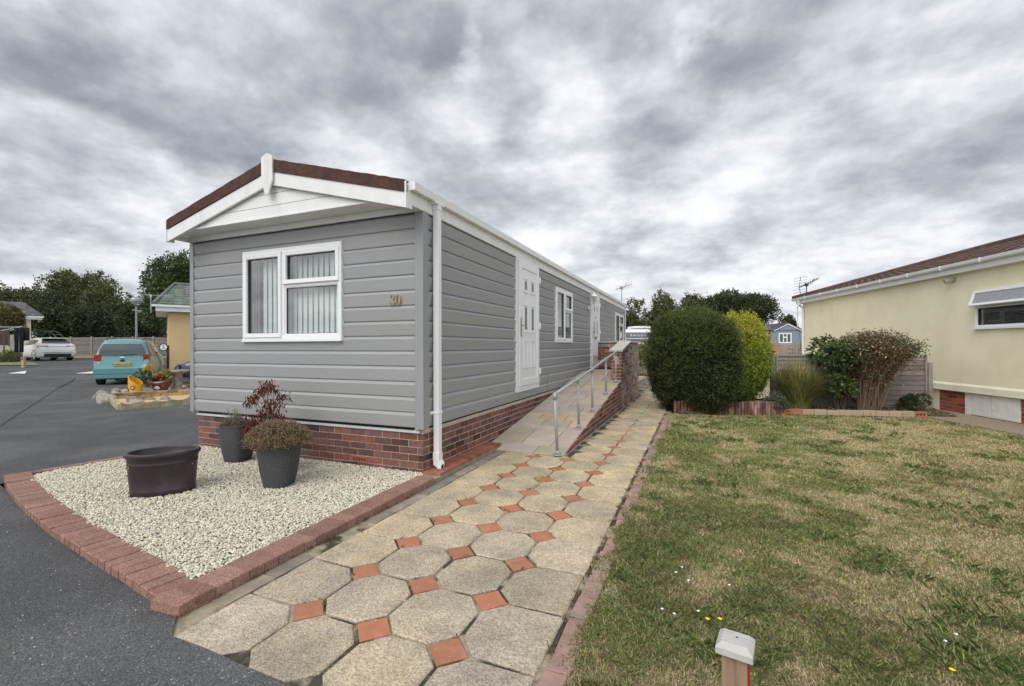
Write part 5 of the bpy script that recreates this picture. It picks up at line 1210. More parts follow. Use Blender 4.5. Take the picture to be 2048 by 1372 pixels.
tip = b0+dr*lean[:, None]+np.array([0, 0, 1])*H[:, None]; V = np.stack([b0-sd, b0+sd, tip], 1).reshape(-1, 3); dry = (rng.random(n) < (.24+.50*s_))[:, None]; kk = .6+.75*rng.random((n, 1))
T = np.where(dry, np.array([[.64, .52, .33]]), np.array([[.31, .38, .135]]))*kk; tag(npmesh('grass', V, np.arange(3*n).reshape(n, 3), bpy.data.materials['grass_blade'], None, T), kind='stuff', label='lawn grass along the margins of the lawn', cat='grass')
# longer coarse tufts
n = 520; Dt = 1.5+7.5*rng.random(n)**1.3; u = rng.uniform(-.1, 1.15, n); X = VX*Dt+VY*u*Dt; Y = VY*Dt-VX*u*Dt; k = in_poly(X, Y, lawn_poly) & (fbm(X+31, Y+11, 1.6, 2) > .47); TX, TY = X[k], Y[k]
bp = []; X = np.repeat(TX, 30)+rng.normal(size=30*len(TX))*.06; Y = np.repeat(TY, 30)+rng.normal(size=30*len(TX))*.05; n = len(X); H = .025+.030*rng.random(n); W = .0014+.0010*rng.random(n); a = rng.random(n)*2*PI; lean = (.5+.9*rng.random(n))*H
b0 = np.stack([X, Y, np.full(n, -.008)], 1); sd = np.stack([-np.sin(a), np.cos(a), np.zeros(n)], 1)*W[:, None]; dr = np.stack([np.cos(a), np.sin(a), np.zeros(n)], 1); mid = b0+dr*(lean*.35)[:, None]+np.array([0, 0, 1])*(H*.7)[:, None]; tip = b0+dr*lean[:, None]+np.array([0, 0, 1])*H[:, None]
V = np.stack([b0-sd, b0+sd, mid+sd*.8, tip, mid-sd*.8], 1).reshape(-1, 3); kk = .65+.7*rng.random((n, 1)); T = np.array([[.34, .44, .16]])*kk
tag(npmesh('grass_tufts', V, np.arange(5*n).reshape(n, 5), bpy.data.materials['grass_blade'], None, T), kind='stuff', label='coarser green tufts of longer grass in the lawn', cat='grass')
# dandelions and daisies
fl_y = mat('yellow_petal', (.80, .62, .02), .6, 0); fl_w = mat('white_petal', (.85, .85, .82), .6, 0)
def flower(x, y, m, r, lab, cat, grp, name):
    b = MB(); h = .028
    vs = [(0, 0, h+.004)]; n = 12
    for i in range(n): q = r*(1 if i % 2 else .72); vs.append((q*math.cos(2*PI*i/n), q*math.sin(2*PI*i/n), h))
    b.add(vs, [(0, 1+i, 1+(i+1) % n) for i in range(n)]); b.tube([(0, 0, 0), (0, 0, h)], .0012, 4)
    o = b.build(name, m, loc=(x, y, 0)); tag(o, lab, cat, grp)
flower(.042, 2.397, fl_y, .013, 'yellow dandelion in the lawn behind the marker post, the left one of the pair', 'flower', 'dandelions in the lawn', 'dandelion')
flower(.098, 2.42, fl_y, .013, 'yellow dandelion in the lawn behind the marker post, the right one of the pair', 'flower', 'dandelions in the lawn', 'dandelion')
flower(.965, 2.40, fl_y, .013, 'yellow dandelion alone at the right edge of the near lawn', 'flower', 'dandelions in the lawn', 'dandelion')
for x, y in ((-.09, 2.9), (-.12, 2.82), (-.05, 2.75), (.16, 2.78), (-.17, 2.40), (.0, 2.45), (-.11, 2.38), (1.03, 2.62), (1.1, 2.7), (1.8, 8.4)):
    flower(x, y, fl_w, .009, 'tiny white daisy open in the short lawn beyond the marker post', 'flower', 'daisies scattered in the lawn', 'daisy')

# ------------------------------------------------------------------ trees
def tree(name, x, D, ztop, half, label, zlow=1.0, seed=1, n=16000, m=None, size=.22, lumps=18, lr=.42, low=-.5, group=None, cat='tree', yflat=.8, tilt=0):
    p = gat(x, D); r = half*D/900; zt = ztop; b_ = p[2]; zc = (zt+b_+zlow)/2; rz2 = (zt-b_-zlow)/2
    t = empty(name, p, 0, label, cat, group)
    P, Dd = crown_pts((0, 0, zc-b_), (r, r*yflat, rz2), n, lumps, seed, lr, low=low)
    kk = .5+.9*rng.random((len(P), 1)); cl = np.random.default_rng(seed+5).random(997); w = cl[(np.abs(P[:, 0]*3).astype(int)*31+np.abs(P[:, 2]*3).astype(int)*17) % 997][:, None]
    kk = kk*(.75+.5*w); T = np.hstack([kk*(.85+.35*rng.random((len(P), 1))), kk, kk*(.8+.3*rng.random((len(P), 1)))])
    child_np = leaves('crown', P, size, size*.55, m, t, dirs=Dd+np.array([0, 0, .15]), spread=.9, tint=T)
    b = MB(); h = zc-b_; tr = max(.07, r*.075); b.tube([(0, 0, -.2), (.02*h, 0, h*.35), (0, .03*h, h*.8), (.03*h, 0, h+rz2*.3)], [tr, tr*.8, tr*.5, tr*.2], 8)
    rs = random.Random(seed)
    for i in range(9):
        a = rs.uniform(0, 2*PI); z0 = h*rs.uniform(.35, .9); e = (r*.62*math.cos(a), r*.5*math.sin(a), z0+rz2*rs.uniform(.25, .8)); b.tube([(0, 0, z0), (e[0]*.45, e[1]*.45, z0+(e[2]-z0)*.6), e], [tr*.42, tr*.27, tr*.1], 6)
    child(b, 'trunk', bark, t)
    return t
tgA = mat('tree_leaf_olive', (.105, .122, .045), .6, 0, transl=.2); tgB = mat('tree_leaf_dark', (.060, .078, .031), .6, 0, transl=.18); tgC = mat('tree_leaf_green', (.078, .118, .038), .6, 0, transl=.2)
GL = 'trees behind the left hand fence'
tree('broad_tree', 158, 58, 12.6, 76, 'tallest broad tree of the left hand group, its open crown rising above the rest', 2.2, 41, 19000, tgA, .30, 24, .31, group=GL)
tree('broad_tree', 20, 56, 9.9, 62, 'broad olive tree at the far left of the group behind the bungalow', 1.5, 42, 15000, tgA, .28, 18, group=GL)
tree('broad_tree', 232, 52, 8.6, 52, 'lower olive tree to the right of the tallest one, above the lamp post', 1.5, 43, 15000, tgA, .27, 18, group=GL)
tree('broad_tree', 95, 44, 6.4, 66, 'dark spreading tree hanging low behind the white hatchback', .3, 44, 20000, tgB, .22, 18, group=GL)
tree('broad_tree', 190, 45, 6.2, 62, 'dark dense tree between the white hatchback and the far gabled bungalow', .3, 45, 18000, tgB, .22, 16, group=GL)
tree('broad_tree', 288, 42, 6.2, 44, 'dark tree behind the globe street lamp', .3, 46, 14000, tgB, .21, 14, group=GL)
tree('leafy_tree', 352, 31, 8.0, 66, 'tall fresh green tree rising behind the cream orange building', .8, 47, 26000, tgC, .17, 26, .34)
GR = 'trees on the skyline behind the caravan'
tree('hedge_tree', 1272, 45, 6.1, 34, 'olive tree on the skyline just right of the far house end', .2, 51, 12000, tgA, .19, 14, group=GR, low=-.8)
tree('hedge_tree', 1325, 46, 6.7, 36, 'olive tree on the skyline in the middle above the caravan and dark bush', .2, 52, 12000, tgA, .19, 14, group=GR, low=-.8)
tree('hedge_tree', 1378, 45, 6.4, 34, 'olive tree on the skyline touching the dark oak', .2, 53, 12000, tgA, .19, 14, group=GR, low=-.8)
tree('hedge_tree', 1225, 47, 5.4, 34, 'olive tree on the skyline mostly hidden by the grey house', .2, 54, 7000, tgA, .19, 12, group=GR, low=-.8)
tree('oak_tree', 1464, 48, 7.6, 80, 'large dark domed oak on the skyline above the golden conifer', 1.9, 55, 30000, tgB, .22, 30, .34, low=-.35)
tree('far_tree', 1574, 75, 6.3, 20, 'small distant tree over the roof of the grey gabled house', 1, 56, 6000, tgB, .3, 12)
# garden hedge and things behind the house end
def shrub(name, x, D, half, z1, label, m, n, size, seed, cat='shrub', z0=0, ydepth=.8, lumps=10):
    p = gat(x, D); r = half*D/900; t = empty(name, p, 0, label, cat); P, Dd = crown_pts((0, 0, (z1+z0)/2), (r, r*ydepth, (z1-z0)/2*1.05), n, lumps, seed, .5, low=-.8)
    P[:, 2] = np.maximum(P[:, 2], .01); kk = .55+.85*rng.random((len(P), 1)); leaves('foliage', P, size, size*.5, m, t, dirs=Dd, spread=.8, tint=np.hstack([kk*(.9+.4*rng.random((len(P), 1))), kk, kk*.9]))
    b = MB(); b.tube([(0, 0, 0), (0, 0, z1*.6)], [.04, .02], 6); child(b, 'stem', bark, t); return t
shrub('laurel_hedge', 1296, 22.5, 28, 1.62, 'yellow green laurel hedge in front of the caravan', mat('laurel_leaf', (.17, .19, .05), .45, 0, transl=.2), 5000, .09, 61, 'hedge')
shrub('laurel_hedge', 1345, 23.5, 32, 1.5, 'stretch of laurel hedge hidden mostly behind the dark bush', mat('laurel_leaf_dark', (.10, .13, .04), .45, 0, transl=.2), 3000, .09, 62, 'hedge')
gstrip = mat('distant_grass', (.16, .19, .08), .95, .25, 8, .5, 40, col2=(.27, .25, .14), s2=2)
def quad_sheet(name, c4, dz, m, th=.03, kind='structure', n=10):
    b = MB(); vs = []
    for j in range(n+1):
        for i in range(n+1):
            u, v = i/n, j/n; x = (c4[0][0]*(1-u)+c4[1][0]*u)*(1-v)+(c4[3][0]*(1-u)+c4[2][0]*u)*v; y = (c4[0][1]*(1-u)+c4[1][1]*u)*(1-v)+(c4[3][1]*(1-u)+c4[2][1]*u)*v
            vs.append((x, y, gz(x, y)+dz))
    b.add(vs, [(j*(n+1)+i, j*(n+1)+i+1, (j+1)*(n+1)+i+1, (j+1)*(n+1)+i) for j in range(n) for i in range(n)])
    return tag(b.build(name, m, smooth=True), kind=kind)
quad_sheet('back_lawn', [at(1180, 21.6)[:2], at(1560, 20)[:2], at(1620, 34)[:2], at(1150, 34)[:2]], .01, gstrip)
quad_sheet('grass_verge', [at(-160, 20.6)[:2], at(78, 22.8)[:2], at(45, 26.5)[:2], at(-200, 26.5)[:2]], .03, gstrip)
quad_sheet('grass_strip', [at(100, 33.0)[:2], at(345, 33.0)[:2], at(345, 41)[:2], at(60, 41)[:2]], .03, gstrip)
b = MB(); p0, p1 = Vector(at(1200, 21.3)), Vector(at(1420, 20.6)); d = (p1-p0); ln = d.length; d.normalize(); nrm = Vector((-d.y, d.x, 0))
PL = lambda s, o, z: tuple(p0+d*s-nrm*o+Vector((0, 0, z)))
b.box(0, ln, -.2, 0, 0, .145, P=PL); brick_wall(b, PL, 0, ln, 2, .0, .004, seed=71); tag(b.build('low_garden_wall', [mortar, brick_m]), 'very low brick wall edging the back lawn beyond the slab path', 'wall')

# ------------------------------------------------------------------ buildings far off
def basis(x, D, turn=0, dz=0):
    """local frame at a spot: s to the photograph's right, o towards the camera, z up"""
    p = Vector(gat(x, D, dz)); a = TH+turn; S = Vector((math.cos(a), math.sin(a), 0)); O = Vector((math.sin(a), -math.cos(a), 0))
    return p, (lambda s, o, z: tuple(p+S*s+O*o+Vector((0, 0, z)))), a
def part(b, name, m, root, **k):
    o = b.build(name, m, **k); o.parent = root; o.matrix_parent_inverse = Matrix.Translation(-root.location); return o
cream = mat('cream_wall', (.66, .60, .44), .9, .06, 2, .4, 40); orange = mat('apricot_render', (.66, .48, .255), .9, .05, 2, .6, 50); green_t = mat('green_roof_tile', (.125, .155, .12), .8, .25, 3); grey_t = mat('grey_roof_tile', (.115, .11, .11), .8, .25, 3); slate = mat('dark_slate_tile', (.055, .062, .072), .7, .2, 3)
# apricot building beside the turquoise car
p, PA, a = basis(337, 20.5, R(38)); bd = empty('apricot_building', p, 0, 'apricot rendered building with a green tiled roof beyond the turquoise car', 'building')
b = MB(); b.box(0, 7, -4.5, 0, .25, 3.0, P=PA); part(b, 'wall', orange, bd)
b = MB(); b.box(.06, 7, -4.4, -.03, -.1, .25, P=PA); part(b, 'plinth', mat('white_plinth', (.6, .6, .58), .8, .1), bd)
b = MB(); b.box(-.42, 7.3, .32, .36, 2.98, 3.24, P=PA); b.box(-.46, -.42, -4.9, .36, 2.98, 3.24, P=PA); b.box(-.42, 7.3, .0, .32, 2.98, 3.0, P=PA); b.box(-.42, .0, -4.9, .0, 2.98, 3.0, P=PA); part(b, 'fascia_board', upvc2, bd)
b = MB(); b.box(-.6, 7.3, .361, .45, 3.18, 3.27, P=PA); part(b, 'gutter', upvc, bd)
b = MB(); pan_roof(PA, -.5, 7.3, .42, 3.28, 2.4, 1.15, .75, 0, 8, .34, .045, b, tj=.15); b.add([PA(-.5, .42, 3.28), PA(.25, -1.98, 4.43), PA(-.5, -4.9, 3.28)], [(0, 1, 2)]); b.add([PA(.25, -1.98, 4.43), PA(7.3, -1.98, 4.43), PA(7.3, -4.9, 3.28), PA(-.5, -4.9, 3.28)], [(0, 1, 2, 3)]); rf = part(b, 'tiled_roof', green_t, bd, fix=False)
b = MB(); b.tube([PA(-.52, .44, 3.33), PA(.25, -1.98, 4.50), PA(7.3, -1.98, 4.50)], .075, 6); part(b, 'ridge_tile', mat('grey_green_ridge', (.17, .185, .165), .8, .1), bd)
aerial('television_aerial', PA(-.62, .2, 3.3), .38, a+R(185), 1.9, 'pale thin aerial pointing left from the eaves of the apricot building', dark=(.55, .56, .56), nel=7, refl=False, up=-.04, scale=.8)
# far left bungalow
p, PA, a = basis(62, 29.5, R(48)); bd = empty('cream_bungalow', p, 0, 'cream bungalow with a weathered dark tiled roof at the left edge', 'bungalow')
b = MB(); b.box(-6, 0, -5, 0, 0, 2.75, P=PA); part(b, 'wall', cream, bd)
b = MB(); b.box(-6.2, .5, .28, .33, 2.66, 2.86, P=PA); b.box(-6.2, .5, .0, .28, 2.72, 2.74, P=PA); b.box(.45, .5, -5.2, .279, 2.66, 2.86, P=PA); part(b, 'fascia_board', upvc2, bd)
b = MB(); b.box(-6.2, .58, .331, .42, 2.78, 2.87, P=PA); part(b, 'gutter', upvc, bd)
b = MB(); b.box(-.56, -.47, .1, .2, .1, 2.75, P=PA); part(b, 'downpipe', upvc, bd)
b = MB(); pan_roof(PA, -6.2, .6, .42, 2.88, 2.6, 1.02, 0, .95, 9, .34, .035, b, tj=.25); b.add([PA(.6, .42, 2.88), PA(.6, -5.3, 2.88), PA(-.35, -2.2, 3.9)], [(0, 1, 2)]); b.add([PA(-.35, -2.2, 3.9), PA(.6, -5.3, 2.88), PA(-6.2, -5.3, 2.88), PA(-6.2, -2.2, 3.9)], [(0, 1, 2, 3)]); part(b, 'tiled_roof', grey_t, bd, fix=False)
# far gabled bungalow behind the lamp
p, PA, a = basis(205, 47, R(3)); bd = empty('gabled_bungalow', p, 0, 'distant bungalow with a white gable half hidden by bushes beyond the fence', 'bungalow')
b = MB(); b.box(.3, 9, -5, 0, 0, 2.5, P=PA); part(b, 'wall', mat('tan_wall', (.26, .18, .12), .9, .1), bd)
b = MB(); b.prism([(0, 2.55), (1.7, 3.15), (3.1, 2.62), (3.1, 2.5), (0, 2.5)][::-1], .3, .36, P=lambda s, z, o: PA(s, o, z)); b.box(3.1, 9.2, .3, .34, 2.3, 2.5, P=PA); part(b, 'gable_board', upvc, bd)
b = MB(); b.prism([(.55, 2.53), (1.7, 2.97), (2.7, 2.53)][::-1], .361, .37, P=lambda s, z, o: PA(s, o, z)); part(b, 'gable_cladding', upvc2, bd)
b = MB(); b.add([PA(-.05, .4, 2.56), PA(1.7, .4, 3.19), PA(1.7, -4, 3.19), PA(-.05, -4, 2.56), PA(3.15, .4, 2.64), PA(3.15, -4, 2.64)], [(0, 1, 2, 3), (1, 4, 5, 2)]); b.add([PA(3.0, .35, 2.5), PA(9.3, .35, 2.5), PA(9.0, -2.4, 3.35), PA(1.9, -2.4, 3.35)], [(0, 1, 2, 3)]); part(b, 'roof', grey_t, bd, fix=False)
b = MB(); frame_ring(b, PA, 2.9, 4.1, 1.2, 2.2, .14, -.05, .04); w = part(b, 'window', upvc, bd); b = MB(); b.box(3.0, 4.0, -.03, -.02, 1.3, 2.1, P=PA); child(b, 'pane', mat('dark_pane', (.09, .10, .11), .15, .1), w)
# left fence
LW = mat('brown_grey_fence', (.19, .165, .145), .9, .3, 4, .4, 20, st=(1, 1, 6))
def run_fence(x, D, n, W, h, label, seed, m, turn=0, hb2=.14, dz=0):
    p, PA, a = basis(x, D, turn); f = empty('panel_fence', p, 0, label, 'fence')
    for i in range(n):
        b = MB(); overlap_panel(b, PA, i*W+.06, (i+1)*W-.06, .12+dz, h+dz, hb2, seed+i); b.box(i*W+.05, (i+1)*W-.05, -.03, .0, .1+dz, h-.01+dz, P=PA); part(b, 'board_panel', m, f, fix=False)
        b = MB(); b.box(i*W+.05, (i+1)*W-.05, -.01, .04, -.05+dz, .11+dz, P=PA); part(b, 'gravel_board', fpost, f)
    for i in range(n+1):
        b = MB(); b.box(i*W-.055, i*W+.055, -.06, .06, -.1+dz, h+.08+dz, P=PA); part(b, 'fence_post', fpost, f)
    return f
run_fence(60, 40, 7, 1.83, 1.72, 'long brown grey panel fence with pale posts behind the parked cars', 81, LW)
run_fence(1262, 26, 3, 1.5, 1.52, 'brown board fence below the caravan at the end of the path', 91, fw)
run_fence(1541, 24, 2, 1.35, 1.48, 'brown board fence below the grey gabled house', 95, fw, turn=0)
b = MB(); p, PA, a = basis(1544, 22.5); b.box(0, .42, -.03, 0, .3, 1.30, P=PA); 
for k in range(4): b.box(k*.105+.004, k*.105+.10, .001, .012, .3, 1.3, P=PA)
tag(b.build('timber_panel', mat('orange_timber', (.42, .25, .11), .8, .2, 8)), 'small orange timber panel leaning by the brown fence right of the conifer', 'panel')
# grey gabled house right of the conifer
p, PA, a = basis(1542, 34, R(-3)); bd = empty('grey_gabled_house', p, 0, 'blue grey clad house with a small white edged gable over a white window', 'house')
gcl = mat('blue_grey_board', (.24, .275, .33), .7, .06)
b = MB(); n = 17
for i in range(n): b.extr([(.0, .05+.15*i), (.02, .05+.15*i), (.004, .2+.15*i)], 0, 3.2, PA); 
b.box(0, 3.2, -3, -.005, 0, 2.6, P=PA); part(b, 'wall', gcl, bd, fix=False)
b = MB(); b.prism([(.28, 2.56), (1.2, 3.02), (2.12, 2.56)][::-1], .05, .08, P=lambda s, z, o: PA(s, o, z)); part(b, 'gable_panel', gcl, bd)
b = MB()
for sx in (-1, 1): b.prism([(1.2, 3.06), (1.2+sx*1.08, 2.52), (1.2+sx*1.0, 2.46), (1.2, 2.96)], .081, .12, P=lambda s, z, o: PA(s, o, z))
part(b, 'barge_board', upvc, bd)
b = MB(); b.add([PA(.05, .2, 2.52), PA(1.2, .2, 3.12), PA(1.2, -3, 3.12), PA(.05, -3, 2.52), PA(2.35, .2, 2.52), PA(2.35, -3, 2.52)], [(0, 1, 2, 3), (1, 4, 5, 2)]); b.add([PA(-2.6, .1, 2.55), PA(.3, .1, 2.55), PA(1.2, -2.2, 3.1), PA(-2.6, -2.2, 3.1)], [(0, 1, 2, 3)]); b.box(-2.6, -.01, -3, -.3, 0, 2.5, 0, P=PA); part(b, 'roof', slate, bd, fix=False)
b = MB(); frame_ring(b, PA, .55, 1.5, 1.55, 2.32, .09, -.03, .05); b.box(.86, .93, -.02, .045, 1.62, 2.25, P=PA); b.box(1.12, 1.19, -.02, .045, 1.62, 2.25, P=PA); b.box(.93, 1.12, -.02, .04, 1.95, 2.05, P=PA); w = part(b, 'window', upvc, bd); b = MB(); b.box(.62, 1.43, .021, .023, 1.62, 2.25, P=PA); child(b, 'pane', bpy.data.materials['dark_pane'], w)
# brown shed
p, PA, a = basis(1506, 18, R(12)); bd = empty('garden_shed', p, 0, 'small brown shed with a rough textured wall and peeling white corner behind the golden conifer', 'shed')
b = MB(); b.prism([(0, 0), (.62, 0), (.62, 2.0), (0, 1.92)], -1.4, 0, P=lambda s, z, o: PA(s, o, z)); part(b, 'wall', mat('rough_tan_wall', (.27, .20, .13), .95, .4, 18, 1, 40, col2=(.16, .11, .08), s2=14), bd)
b = MB(); b.prism([(-.12, 1.97), (.72, 2.06), (.72, 2.11), (-.12, 2.02)], -1.5, .12, P=lambda s, z, o: PA(s, o, z)); part(b, 'roof', mat('grey_felt_roof', (.30, .24, .20), .9, .3), bd)
b = MB(); 
for i in range(14): b.box(.622, .622+rnd.uniform(.03, .085), -.05, .01, .05+i*.138, .05+i*.138+rnd.uniform(.09, .13), P=PA)
part(b, 'peeling_corner', mat('flaky_white', (.62, .60, .57), .8, .3, 20), bd)
# caravan
p, PA, a = basis(1248, 33, R(2)); cv = empty('touring_caravan', p, 0, 'white touring caravan with a grey front window behind the fence', 'caravan')
cw = mat('caravan_white', (.78, .79, .80), .35, .03); cg = mat('caravan_grey', (.13, .14, .155), .25, .1)
b = MB(); b.prism([(-4.6, .45), (-.15, .45), (.05, .9), (.05, 1.5), (-.22, 2.35), (-.5, 2.62), (-4.6, 2.68)], 0, 2.35, P=lambda o, z, s: PA(s, o, z)); part(b, 'body', cw, cv, bevel=.04)
b = MB(); b.prism([(.12, 1.95), (2.2, 1.95), (2.28, 2.38), (.06, 2.38)], 0, .012, P=lambda s, z, q: PA(s, -.0-.275*((z-1.5)/.85)*.95+.05+q, z)); fw_ = part(b, 'front_panel', cg, cv)
b = MB(); b.prism([(.25, 1.62), (1.95, 1.62), (2.15, 1.90), (.14, 1.90)], 0, .012, P=lambda s, z, q: PA(s, -.0-.275*((z-1.5)/.85)*.95+.05+q, z)); part(b, 'front_window', mat('smoked_glass', (.10, .11, .12), .15, .1), cv)
b = MB(); b.box(.9, 2.2, -2.2, -.62, 2.69, 2.86, P=PA); part(b, 'roof_box', cw, cv, bevel=.03)
b = MB(); b.tube([PA(.0, -2.6, .32), PA(.22, -2.6, .32)], .32, 16); part(b, 'wheel', black_pl, cv)
b = MB(); b.tube([PA(2.13, -2.6, .32), PA(2.35, -2.6, .32)], .32, 16); part(b, 'wheel', black_pl, cv)
zt = 2.16; t_ = text('lettering', 'B A I L E Y', .21, face_matrix(PA(1.1, -.275*((zt-1.5)/.85)*.95+.072, zt), Vector(PA(1, 0, 0))-Vector(PA(0, 0, 0)), Vector((0, 0, 1))+(Vector(PA(0, 0, 0))-Vector(PA(0, 1, 0)))*.3), cw, None, sx=1.25); t_.parent = cv; t_.matrix_parent_inverse = Matrix.Translation(-p)
p, PA, a = basis(1215, 44); bd = empty('dark_roofed_bungalow', p, 0, 'low bungalow with a dark roof showing behind the caravan', 'bungalow')
b = MB(); b.box(0, 3.4, -4, 0, 0, 2.5, P=PA); part(b, 'wall', gcl, bd); b = MB(); b.add([PA(-.3, .3, 2.5), PA(3.7, .3, 2.5), PA(3.5, -2.2, 3.45), PA(-.1, -2.2, 3.45)], [(0, 1, 2, 3)]); b.add([PA(3.7, -4.5, 2.5), PA(-.3, -4.5, 2.5), PA(-.1, -2.2, 3.45), PA(3.5, -2.2, 3.45)], [(0, 1, 2, 3)]); part(b, 'roof', slate, bd, fix=False)
aerial('television_aerial', (-2.78, 18.2, 2.95), .75, R(40), .75, 'slim aerial on a mast at the far end of the grey mobile home roof', dark=(.30, .31, .33), nel=6, refl=False, up=.35, scale=.8)
q = at(1306, 13.6); b = MB(); b.box(q[0]-.045, q[0]+.045, q[1]-.045, q[1]+.045, -.02, .60); b.box(q[0]-.05, q[0]+.05, q[1]-.05, q[1]+.05, .601, .62); tag(b.build('garden_post', black_pl), 'short black square post at the edge of the path beyond the dark bush', 'post')
b = MB(); q = at(1318, 13.9); vs = []; n_ = 9
for j in range(n_):
    for i in range(n_): vs.append((q[0]-.2+.05*i, q[1]-.2+.05*j, .13+.20*math.exp(-((i-4)**2+(j-4)**2)/9)+.035*math.sin(i*1.9+j*1.3)))
nv = len(vs); vs += [(x, y, z-.02) for x, y, z in vs]
b.add(vs, [(j*n_+i, j*n_+i+1, (j+1)*n_+i+1, (j+1)*n_+i) for j in range(n_-1) for i in range(n_-1)]+[(nv+j*n_+i, nv+(j+1)*n_+i, nv+(j+1)*n_+i+1, nv+j*n_+i+1) for j in range(n_-1) for i in range(n_-1)])
b.box(q[0]-.16, q[0]+.16, q[1]-.16, q[1]+.16, 0, .11)
tag(b.build('garden_cover', mat('turquoise_sheet', (.22, .50, .48), .6, .2, 12)), 'crumpled pale turquoise cover low beside the black post', 'cover')
p = gat(1583, 17.5); b = MB(); sp_ = empty('bare_sapling', p, 0, 'thin bare branching sapling with pink blooms between the fences', 'plant')
for e in ((-.05, 0, 1.25), (.05, .05, 1.45), (.38, .05, 1.5), (.1, -.05, 1.0), (-.12, .02, .95)): b.tube([(0, 0, 0), (e[0]*.3, 0, e[2]*.5), e], [.02, .012, .004], 5)
child(b, 'stem', bark, sp_)
P = np.array([[-.06, 0, 1.3], [-.02, 0, 1.2], [.0, 0, 1.1], [-.08, 0, 1.0]])[rng.integers(0, 4, 90)]+rng.normal(size=(90, 3))*.05; leaves('bloom', P, .05, .04, mat('pink_bloom', (.55, .36, .34), .7, 0), sp_)

